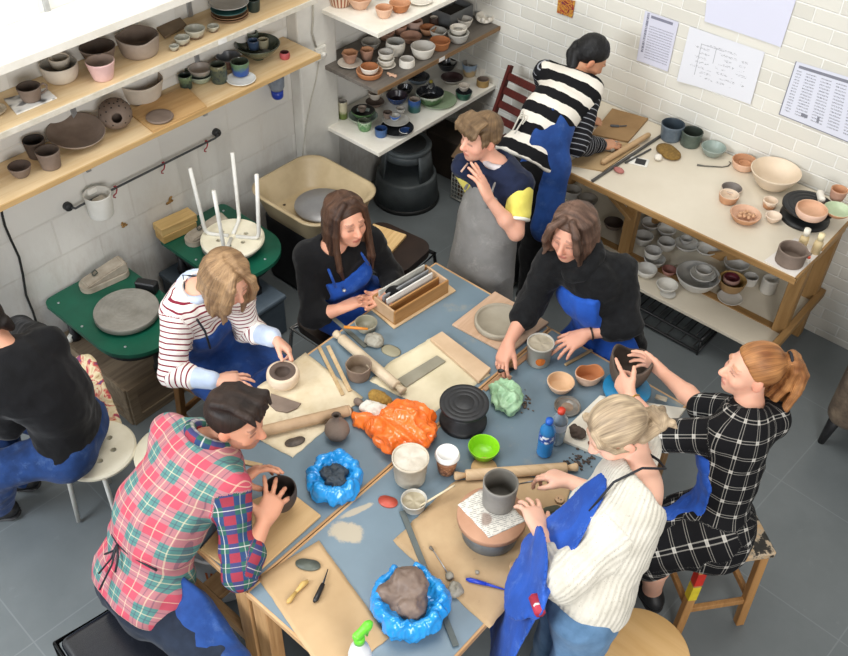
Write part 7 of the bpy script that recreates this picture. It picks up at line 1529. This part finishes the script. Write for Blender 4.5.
# ---------------------------------------------------------------- woman in black and white stripes at the bench
g = Man('person', 'dark-haired person in a black and white striped top leaning over the bench', (-2.30, 3.66), k=.97)
pel = P(528, 160, .92); nb = P(577, 80, 1.235); g.torso(pel, nb, (1, -.10, 0), (0, -.03, .05), .93); g.shoulders(P(590, 90, 1.21), P(546, 73, 1.20))
g.arm('r', P(577, 145, 1.0), P(600, 145, .91)); g.arm('l', V(-2.55, 4.12, .95), V(-2.40, 4.22, .90)); g.hand('r', (.5, .8, -.1), (0, .2, -1), (.3, .3, .3, .3)); g.hand('l', (.8, .5, -.1), (0, 0, -1), (.4, .4, .4, .4))
fa = V(*P(520, 283, 0)[:2], .085); g.legs(pel+g.rt*.085, V(-2.26, 3.66, .47), V(-2.24, 3.62, .085), pel-g.rt*.085, V(-2.40, 3.70, .47), V(-2.40, 3.66, .085)); g.foot('r', (.15, 1), m_shoe); g.foot('l', (-.1, 1), m_shoe)
g.head(P(590, 57, 1.32), fc(.68, .38, .45), skin='c99878', brow='120c0a'); g.body()
m_bw = stripes_mat('black_white_stripes', 'ddd7cc', '0f0f12', .108, .54); m_ds = stripes_mat('dark_striped_sleeve', '16161a', '8e9096', .028, .16)
hem = cone(pel-g.rt*.06-g.up*.02, pel+g.rt*.06-g.up*.02, .128, .128, g.fw, .95, info=('T', pel, g.rt, g.up, g.fw)); hem.k = .05
g.wear('striped_top', dict(pelvis=.012, waist=.022, chest=.022, shoulder=.016), m_bw, extra=[hem], keep=lambda x, y, z: -((x-pel[0])*g.up[0]+(y-pel[1])*g.up[1]+(z-pel[2])*g.up[2]+.03), cuts=[ell(g.nb+g.up*.055, (g.rt, g.fw, g.up), (.06, .06, .06))], wr=.005, wsc=(10, 10, 12))
g.wear('striped_sleeve', dict(uarm_r=.018, farm_r=.016, farm2_r=.012), m_ds, wr=.004); g.wear('striped_sleeve', dict(uarm_l=.018, farm_l=.016, farm2_l=.012), m_ds, wr=.004)
g.wear('trousers', dict(pelvis=.010, thigh_r=.010, thigh_l=.010, shin_r=.014, shin_l=.014), m_blk, wr=.004)
sk = [cone(pel+g.fw*.06+g.up*.06, V(pel[0]+.02, pel[1]+.14, .42), .165, .20, g.fw, .42), cone(P(560, 128, 1.12), P(556, 168, .95), .055, .07, (1, -.6, 0), .5), cone(P(556, 168, .95), P(548, 226, .64), .07, .095, (1, -.6, 0), .5)]
for q in sk: q.k = .04
g.wear('apron', dict(waist=.032), m_apr2, extra=sk, keep=lambda x, y, z: np.maximum(.42-z, np.maximum(-((x-pel[0])*g.fw[0]+(y-pel[1])*g.fw[1]+(z-pel[2])*g.fw[2]+.015)-np.maximum(0, (x-pel[0]+.0)*7), (x-pel[0])*g.up[0]+(y-pel[1])*g.up[1]+(z-pel[2])*g.up[2]-.26)), wr=.007, wsc=(12, 12, 5))
kn = g.pel+g.up*.17-g.fw*.150-g.rt*.07
for q in ((-.02, -.03), (.03, -.05), (.015, -.11), (-.015, -.10)): g.strip('apron_tie', [kn, kn+g.rt*q[0]+g.up*(q[1]*.4+.02)-g.fw*.01, kn+g.rt*q[0]*.7+g.up*q[1]-g.fw*.004], .0045, M('cfcabd', None, 9, .8))
def tied(a_, b_, c): return np.maximum(b_-(.080-1.0*np.maximum(0, .072-c)), -.06-c+.35*np.maximum(b_, -.05))
g.hair([HL([(.02, -.09, -.03, .028), (.05, -.06, -.09, .026), (.085, .0, -.16, .022), (.10, .03, -.22, .014), (.10, .04, -.27, .005)]), HL([(-.03, -.095, .0, .03), (.0, -.10, -.05, .028), (.03, -.08, -.09, .02)])], (.083, .101, .099), (0, -.018, .034), tied, '060607', '131214', (10, 50, 30), .002, seed=9, mode='pull')

# ---------------------------------------------------------------- woman in black sweater and blue apron behind the table
w = Man('person', 'woman in black knit sweater and bright blue apron leaning over the table', (-1.32, 2.98), k=.99)
pel = P(612, 338, .70); nb = P(586, 262, 1.155); w.torso(pel, nb, (-.95, .30, 0), (0, .0, 0), .92, .9); w.shoulders(P(552, 262, 1.105), P(620, 272, 1.105))
w.arm('r', P(532, 302, .93), P(509, 342, .865)); w.arm('l', P(627, 324, .92), P(586, 334, .885))
w.hand('r', P(499, 368, .795)-P(509, 342, .865), (.25, .75, -.4), (.35, .4, .4, .45), .2, (.8, .4, .5)); w.hand('l', P(560, 349, .86)-P(586, 334, .885), (-.2, -.25, -.9), (.2, .25, .3, .35), .25, (.8, .55, .3))
w.legs(pel+w.rt*.085, pel+w.rt*.11+V(-.1, -.30, -.16), pel+w.rt*.11+V(-.02, -.05, -.60), pel-w.rt*.085, pel-w.rt*.11+V(-.1, -.30, -.16), pel-w.rt*.11+V(-.02, -.05, -.60)); w.foot('r', (-.3, -.95), m_shoe); w.foot('l', (-.3, -.95), m_shoe)
w.head(P(573, 233, 1.285), fc(-.55, .62, -.45), skin='e0aa92', brow='4a3022', lip='b56a60'); w.body()
w.wear('black_sweater', dict(pelvis=.022, waist=.022, chest=.018, shoulder=.016, uarm_r=.020, uarm_l=.021, farm_r=.020, farm_l=.020), m_blkw, wr=.006)
cw = [cone(w.nb+w.up*.03+(w.rt*math.cos(t)*.07+w.fw*(math.sin(t)*.07+.015))-w.up*.03*math.sin(t), w.nb+w.up*.03+(w.rt*math.cos(t+.4)*.07+w.fw*(math.sin(t+.4)*.07+.015))-w.up*.03*math.sin(t+.4), .027, .027) for t in np.arange(0, 2*PI, .4)]
for q in cw: q.k = .02
w.wear('cowl_neck', (), m_blkw, extra=cw, wr=.007, wsc=(18, 18, 18))
sk = [cone(pel+w.up*.06, V(pel[0]-.02, pel[1]-.08, .40), .15, .20, w.fw, .75)]
for q in sk: q.k = .05
w.wear('apron', dict(waist=.046, chest=.038, thigh_r=.02, thigh_l=.02), m_apr, extra=sk, keep=w.region(-.02, .135, .25, .40, -.34, .20), wr=.006, wsc=(11, 11, 6))
w.wear('trousers', dict(pelvis=.010, thigh_r=.010, thigh_l=.010, shin_r=.014, shin_l=.014), m_blk, wr=.004)
e_, w_ = w.el_l, w.wr_l; cc = e_*.12+w_*.88; r1 = nrm(np.cross(w_-e_, (0, 0, 1))); r2 = nrm(np.cross(r1, w_-e_)); w.strip('bracelet', [cc+(r1*math.cos(t)+r2*math.sin(t))*.031 for t in np.linspace(0, 2*PI, 15)], .0045, M('2b2019', None, 9, .5))
w.hair(bob(.25, 34, .084, jit=.026, r0=.016, wave=.018, seed=8, part=.01, lean=lean_of(w, .8), arc=.68)+[HL([(q*.02, .05, .112, .014), (q*.06, .085, .075, .016), (q*(.082+rnd(.01)), .085+rnd(.015), .0, .014), (q*(.09+rnd(.015)), .075+rnd(.02), -.08, .010), (q*(.09+rnd(.02)), .07+rnd(.03), -.16, .004)]) for q in (-1, 1, -1, 1)], (.082, .099, .098), (0, -.018, .034), longline, '33231a', '75594a', (9, 60, 9), .002, seed=6)

# ---------------------------------------------------------------- woman with ginger ponytail
h_ = Man('person', 'woman with long ginger ponytail in a black and white checked dress on the stool', P(700, 560, .1), k=.97)
pel = P(716, 526, .655); nb = P(749, 412, 1.14); h_.torso(pel, nb, (-.34, .94, 0), None, .9, .95); h_.shoulders(P(770, 418, 1.09), P(721, 436, 1.08))
h_.arm('l', P(662, 436, .97), P(630, 396, 1.0)); h_.arm('r', P(703, 408, .97), P(664, 374, .93))
h_.hand('l', P(611, 366, 1.02)-P(630, 396, 1.0), (.25, .9, -.3), (.05, .9, 1.1, 1.15), .1, (.7, .6, .4)); h_.hand('r', P(648, 360, .935)-P(664, 374, .93), (-.6, -.6, -.1), (.35, .4, .45, .5), .2, (.75, .6, .2))
h_.legs(pel+h_.rt*.085, P(684, 512, .60), P(672, 545, .20), pel-h_.rt*.085, P(657, 552, .57), P(652, 590, .18)); h_.foot('l', (-.55, .30), m_black); h_.foot('r', (-.9, .2), m_black)
h_.head(P(752, 370, 1.285), fc(-.98, -.10, -.08), skin='e9b8a0', brow='9a6a44', lip='cf8478'); h_.body()
sD = NT('checked_dress'); u, v, wz = pat_uv(sD); per = .0642; col = lin('0f0f12')
for x in (u, v):
    for lo_, hi_ in ((.11, .15), (.26, .30)): col = sD.mix(sD.math('MULTIPLY', band(sD, x, per, lo_, hi_), .36), col, lin('c9c5bd'))
col = sD.mix(sD.math('MULTIPLY', sD.math('MULTIPLY', band(sD, u, per, .10, .31), band(sD, v, per, .10, .31)), .55), col, lin('d5d1c9'))
sD.set(Base_Color=col, Roughness=.85, Specular_IOR_Level=.2); ob = sD.coord('Object'); sD.bump(sD.math('ADD', sD.math('MULTIPLY', sD.noise(ob, 200, 2), .1), sD.math('MULTIPLY', sD.noise(ob, 14, 4), .4)), .3, .02); m_dr = sD.m
kc = (h_.kn_r+h_.kn_l)/2; TI = ('T', pel, h_.rt, h_.up, h_.fw); ax_ = nrm(kc-pel); LI = ('T', pel, h_.rt, ax_, np.cross(ax_, h_.rt))
sk = [cone(pel+V(0, 0, .0), kc-V(0, 0, .02), .14, .13, np.cross(ax_, h_.rt), .75, info=LI), cone(kc-V(0, 0, .02), kc+ax_*.03-V(0, 0, .09), .13, .15, h_.fw, .55, info=LI), cone(pel-V(0, 0, .03)-h_.rt*.05, pel-V(0, 0, .04)+h_.rt*.06, .125, .125, info=TI)]
for q in sk: q.k = .06
h_.wear('checked_dress', dict(pelvis=.024, waist=.014, chest=.018, shoulder=.014, uarm_l=.020, uarm_r=.020, thigh_r=.02, thigh_l=.02), m_dr, extra=sk, cuts=[ell(h_.nb+h_.up*.055+h_.fw*.02, (h_.rt, h_.fw, h_.up), (.062, .07, .065))], wr=.005, wsc=(13, 13, 9), wrap=True)
cl = [cone(h_.nb+h_.up*.024+(h_.rt*math.cos(t)*.062+h_.fw*math.sin(t)*.062), h_.nb+h_.up*.024+(h_.rt*math.cos(t+.35)*.062+h_.fw*math.sin(t+.35)*.062), .014, .014, info=TI) for t in np.arange(PI*.6, PI*2.42, .35)]
for q in cl: q.k = .01
h_.wear('dress_collar', (), m_dr, extra=cl, wr=0, h=.005)
sk2 = [cone(h_.pel+h_.fw*.05+h_.up*.03, kc+h_.fw*.0+V(0, 0, .02), .13, .12, np.cross(ax_, h_.rt), .7)]
for q in sk2: q.k = .05
h_.wear('apron', dict(waist=.026, chest=.030), m_apr3, extra=sk2, keep=h_.region(.06, .12, .17, .34, -.12, .2), wr=.005)
def pulled(a_, b_, c): return np.maximum(b_-(.078-.95*np.maximum(0, .078-c)), (-.055+.62*np.clip(b_+.055, 0, .15))-c)
pt = []
for i in range(18):
    x, y = rnd(.040), rnd(.028); L = random.uniform(.30, .44); cv = random.uniform(-.03, .03)
    pt.append(HL([(x*.3, -.110+y*.2, .070, .013), (x*.8, -.145+y*.5, .072+y*.3, .015), (x*1.1, -.165+y, .035+y*.5, .016), (x*1.3+cv*.5, -.165+y*1.1, -.04, .016), (x*1.4+cv, -.145+y*1.2, -.12, .014), (x*1.3+cv*1.3, -.11+y*1.4, -.20, .011), (x*1.1+cv*1.5, -.08+y*1.5+rnd(.02), -.05-L*.75, .003)]))
h_.hair(pt+[HL([(0, -.095, .06, .04), (0, -.125, .075, .02)])], (.081, .099, .098), (0, -.018, .034), pulled, '7a4a28', 'b9824f', (26, 9, 26), .002, seed=11, mode='pull')
h_.strip('hair_tie', [h_.W(.024*math.cos(t), -.120+.008*math.sin(t), .078+.024*math.sin(t)) for t in np.linspace(0, 2*PI, 15)], .006, m_tie)
e_, w_ = h_.el_l, h_.wr_l; cc = e_*.10+w_*.90; r1 = nrm(np.cross(w_-e_, (0, 0, 1))); r2 = nrm(np.cross(r1, w_-e_)); h_.strip('bracelet', [cc+(r1*math.cos(t)+r2*math.sin(t))*.030 for t in np.linspace(0, 2*PI, 15)], .003, M('c9a24a', None, 9, .3, metal=.8))

# ---------------------------------------------------------------- blonde woman in white sweater
i_ = Man('person', 'blonde woman in a cream sweater, jeans and blue apron trimming a grey cup', (-.66, 1.72), k=.98)
pel = P(579, 599, .91); nb = P(640, 474, 1.31); i_.torso(pel, nb, (-.62, .78, 0), (.01, .0, .0), .94, .95); i_.shoulders(nb+V(-.10, .15, -.07), P(624, 522, 1.245))
i_.arm('l', P(564, 580, 1.11), P(539, 530, 1.085)); i_.arm('r', P(620, 505, 1.02), P(571, 482, .965))
i_.hand('l', P(528, 497, 1.075)-P(539, 530, 1.085), P(503, 495, .9)-P(530, 505, 1.06), (.2, .25, .3, .35), .25, (.75, .6, .2)); i_.hand('r', P(548, 474, .955)-P(571, 482, .965), (-.2, -.35, -.85), (.55, .6, .7, .8), .1, (.8, .5, .4))
i_.legs(pel+i_.rt*.085, V(*(pel+i_.rt*.09)[:2], .48), V(*(pel+i_.rt*.09)[:2], .085), pel-i_.rt*.085, V(*(pel-i_.rt*.10)[:2], .48), V(*(pel-i_.rt*.10)[:2], .085)); i_.foot('r', (-1, -.1), m_shoe); i_.foot('l', (-1, -.1), m_shoe)
i_.head(P(617, 430, 1.435), fc(-.78, .50, .22), skin='ecc0aa', brow='9c7a58', lip='c97f76'); i_.body()
sK = NT('cream_knit'); ob = sK.coord('Object'); u, v, wz = pat_uv(sK)
rb_ = sK.math('SINE', sK.math('MULTIPLY', u, 420)); sp_ = sK.ramp(sK.noise(ob, 150, 1), [(.68, (0, 0, 0, 1)), (.72, (.55, .55, .55, 1))]); col = sK.mix(sp_, sK.ramp(sK.noise(ob, 12, 3), [(.3, 'b9b4a7'), (.7, 'cfcabe')]), lin('8a8478')); sK.set(Base_Color=col, Roughness=.9, Specular_IOR_Level=.15, Sheen_Weight=.1); sK.bump(sK.math('ADD', sK.math('ADD', sK.math('MULTIPLY', rb_, .12), sK.math('MULTIPLY', sK.noise(ob, 130, 2), .25)), sK.math('MULTIPLY', sK.noise(ob, 13, 4), .45)), .45, .02)
TI = ('T', pel, i_.rt, i_.up, i_.fw); hem = cone(pel-i_.rt*.05+i_.up*.06, pel+i_.rt*.05+i_.up*.06, .138, .138, i_.fw, .95, info=TI); hem.k = .05
i_.wear('cream_sweater', dict(waist=.028, chest=.026, shoulder=.018, uarm_l=.030, uarm_r=.030, farm_l=.012, farm_r=.012), sK.m, extra=[hem], wrap=True, cuts=[ell(i_.nb+i_.up*.045-i_.fw*.075-i_.rt*.025, (i_.rt, i_.fw, i_.up), (.150, .15, .135))], keep=lambda x, y, z: -((x-pel[0])*i_.up[0]+(y-pel[1])*i_.up[1]+(z-pel[2])*i_.up[2]-.01), wr=.006, wsc=(11, 11, 14))
i_.wear('jeans', dict(pelvis=.014, thigh_r=.014, thigh_l=.014, shin_r=.02, shin_l=.02), m_ljeans, wr=.005, wsc=(12, 12, 8))
fh = nrm(i_.fw*V(1, 1, 0)); A1, A2, A3 = nb-i_.up*.14+i_.fw*.135+i_.rt*.01, pel+fh*.165+V(0, 0, .13), pel+fh*.25+V(0, 0, -.34); sk = [cone(A1, A2, .115, .155, i_.fw, .09), cone(A2, A3, .155, .19, i_.fw, .08)]
for q in sk: q.k = .08
i_.wear('apron', (), m_apr3, extra=sk, wr=.004, wsc=(10, 10, 6), keep=lambda x, y, z: np.maximum(np.maximum((x-pel[0])*i_.rt[0]+(y-pel[1])*i_.rt[1]-.19, -.130-((x-pel[0])*i_.rt[0]+(y-pel[1])*i_.rt[1])-np.maximum(0, pel[2]+.05-z)*.25), pel[2]-.36-z))
av = np.array([v.co[:] for v in COL.objects[-1].data.vertices])+i_.o; ac = (av-V(0, 0, CH))@RW.T; apx = ac[:, :2]/ac[:, 2:]*FPX+V(424, 328)
def on_apron(px, py): k = np.where(np.hypot(apx[:, 0]-px, apx[:, 1]-py) < 4)[0]; return av[k[np.argmin(ac[k, 2])]] if len(k) else A2
q0, q1 = on_apron(531, 596), on_apron(537, 614); bd = i_.strip('red_badge', [q0, q1], [.020, .018], M('b02c44', '9c2238', 40, .6)); i_.strip('white_dot', [q0*.55+q1*.45+V(.004, -.01, .014), q0*.5+q1*.5+V(.004, -.01, .014)], [.012, .011], M('dcd4d0', None, 9, .6), bd)
nk = i_.nb; i_.strip('apron_strap', [A1-i_.rt*.085+i_.fw*.008, nk-i_.up*.02+i_.fw*.118-i_.rt*.088, nk+i_.up*.050+i_.fw*.05-i_.rt*.085, nk+i_.up*.058-i_.fw*.01-i_.rt*.066, nk+i_.up*.05-i_.fw*.06-i_.rt*.02, nk+i_.up*.055-i_.fw*.05+i_.rt*.025, nk+i_.up*.06-i_.fw*.01+i_.rt*.052], .0045, m_tie)
def lowline(a_, b_, c): return np.maximum(b_-(.080-1.0*np.maximum(0, .075-c)), -.085-c+.25*np.maximum(b_+.02, 0))
bn = [HL([(.03*math.cos(t), -.125+.02*math.sin(t*2), -.055+.028*math.sin(t), .020), (.03*math.cos(t+.8), -.130, -.055+.028*math.sin(t+.8), .018)]) for t in np.arange(0, 6.3, .8)]+[HL([(q*.06, -.06, -.02, .022), (q*.035, -.10, -.05, .02), (0, -.12, -.055, .018)]) for q in (-1, 1)]+[HL([(.0, -.135, -.055, .016), (.035, -.155, -.075, .012), (.05, -.16, -.10, .004)]), HL([(-.01, -.135, -.05, .016), (-.04, -.16, -.06, .012), (-.05, -.165, -.09, .004)])]
i_.hair(bn+[HL([(q*.03, .06, .095, .010), (q*.066, .062, .06, .010), (q*.078, .035, .01, .009), (q*.077, -.02, -.03, .008)]) for q in (-1, 1)], (.083, .101, .099), (0, -.018, .034), lowline, '83705a', 'c2ac8e', (34, 8, 34), .002, seed=14, mode='pull', tie=(0, -.1, -.03))
# modelling tool in her right hand
A = i_.wr_r+nrm(P(548, 474, .955)-P(571, 482, .965))*.10+V(0, -.005, -.03); B = P(519, 484, .90)
t = thing('modelling_tool', 'dark-handled trimming tool held by the woman in the cream sweater', 'tool', A); MB().tube([V(.04, .02, .012), V(0, 0, 0), (B-A)*.25], [.006, .0085, .007], 8).build('tool_handle', M('3b332c', '2c2620', 9, .5), t); MB().tube([(B-A)*.25, B-A], [.004, .0025], 8).build('tool_tip', m_metal, t)
A = P(499, 371, .795); t = thing('craft_knife', 'black craft knife in the hand of the woman in the black sweater', 'knife', A); MB().tube([V(0, 0, 0), P(513, 369, T0+.012)-A], [.009, .008], 8).build('knife_handle', M('1a1a1c', None, 9, .4), t)

# ---------------------------------------------------------------- person in black sweater at the left edge
j = Man('person', 'person in black sweater and denim apron sitting on a white stool at the left edge', P(60, 470, .1), k=1.)
pel = P(72, 436, .575); nb = P(14, 362, 1.03); j.torso(pel, nb, (-.62, .78, 0), (.03, .03, .05), 1.06); j.shoulders(P(48, 345, 1.0), P(-18, 395, .98))
j.arm('l', P(8, 425, .74), P(-28, 430, .70)); j.arm('r', P(20, 330, .80), P(-20, 345, .70)); j.hand('l', (-.7, -.6, -.2), (0, 0, -1)); j.hand('r', (-.7, -.6, -.2), (0, 0, -1))
j.legs(pel+j.rt*.09, pel+j.rt*.14+V(-.33, -.27, -.02), pel+j.rt*.14+V(-.30, -.25, -.48), pel-j.rt*.09, P(-4, 470, .55), P(0, 505, .09)); j.foot('l', (-.7, -.7), m_black); j.foot('r', (-.7, -.7), m_black)
j.head(P(-22, 322, 1.17), (-.75, -.6, -.3), skin='d9a488'); j.body()
j.wear('black_sweater', dict(pelvis=.012, waist=.022, chest=.020, shoulder=.016, uarm_r=.018, uarm_l=.018, farm_r=.014, farm_l=.014), m_blk, wr=.004, keep=lambda x, y, z: -((x-pel[0])*j.up[0]+(y-pel[1])*j.up[1]+(z-pel[2])*j.up[2]-.02))
j.wear('jeans', dict(pelvis=.018, thigh_r=.014, thigh_l=.014, shin_r=.016, shin_l=.016), m_mjeans, wr=.006, wsc=(12, 12, 12))
fl = [cone(pel+j.rt*.16+j.up*.10+j.fw*.05, pel+j.rt*.20+j.fw*.15-V(0, 0, .05), .05, .07, j.rt, .4), cone(pel-j.rt*.11+j.fw*.08+j.up*.06, pel-j.rt*.17+j.fw*.22+V(0, 0, .02), .04, .06, j.rt, .4)]
for q in fl: q.k = .02
j.wear('denim_apron', (), m_apr2, extra=fl, wr=.008)
j.hair([HL([(.0, -.10, -.02, .03), (.01, -.105, -.06, .02)])], (.085, .103, .10), (0, -.018, .034), short_line, '120d0b', '2a201a', (26, 26, 26), .003, seed=21, mode='crown')
# patterned cushion hanging beside the stool
sC = NT('patterned_fabric'); v = sC.coord('Object'); col = sC.ramp(sC.noise(v, 12, 3, .6, 1.5), [(.32, '2c4a7c'), (.42, 'b8413c'), (.5, 'd8c9a6'), (.62, 'c2ad84'), (.72, '8f6a4c')]); sC.set(Base_Color=col, Roughness=.9); sC.bump(sC.noise(v, 60, 3), .3, .01)
q0, q1 = P(84, 372, .52), P(108, 428, .40); pr = [cone(q0, q1, .085, .075, (.55, -.75, .35), .35)]
tag(sdf_obj('patterned_cushion', pr, sC.m, None, .006, q1, .006, 20.), 'patterned red and beige fabric cushion between the black-sweater person and the wooden crate', 'cushion')
# ================================================================== light
w = bpy.data.worlds.new('world'); SC.world = w; w.use_nodes = True
bg = w.node_tree.nodes['Background']; bg.inputs[0].default_value = (.97, .98, 1, 1); bg.inputs[1].default_value = .32
def area(name, loc, tgt, sx, sy, e, c=(1, 1, 1)):
    l = bpy.data.lights.new(name, 'AREA'); l.shape = 'RECTANGLE'; l.size = sx; l.size_y = sy; l.energy = e; l.color = c
    o = bpy.data.objects.new(name, l); link(o); o.location = loc; d = Vector(tgt)-Vector(loc); o.rotation_euler = d.to_track_quat('-Z', 'Y').to_euler(); return o
area('skylight', (-2.0, 2.2, 5.2), (-2.0, 2.2, 0), 3.0, 2.2, 128, (1, .97, .91))
area('window_light', (-3.0, -2.4, 3.2), (-2.4, 1.2, .2), 2.2, 2.0, 240, (.88, .94, 1))
area('side_fill_light', (1.6, -.4, 2.8), (-3.4, 2.6, .9), 1.8, 1.6, 145, (1, .98, .95))  # added fill from the camera's right, brightens the left wall; no window there
area('lamp_light', (-3.0, 1.2, 4.2), (-3.3, 2.0, 1.0), .8, 2.6, 12, (1, .95, .86))
SC.view_settings.view_transform = 'Standard'; SC.view_settings.look = 'None'; SC.view_settings.exposure = 0; SC.view_settings.gamma = 1
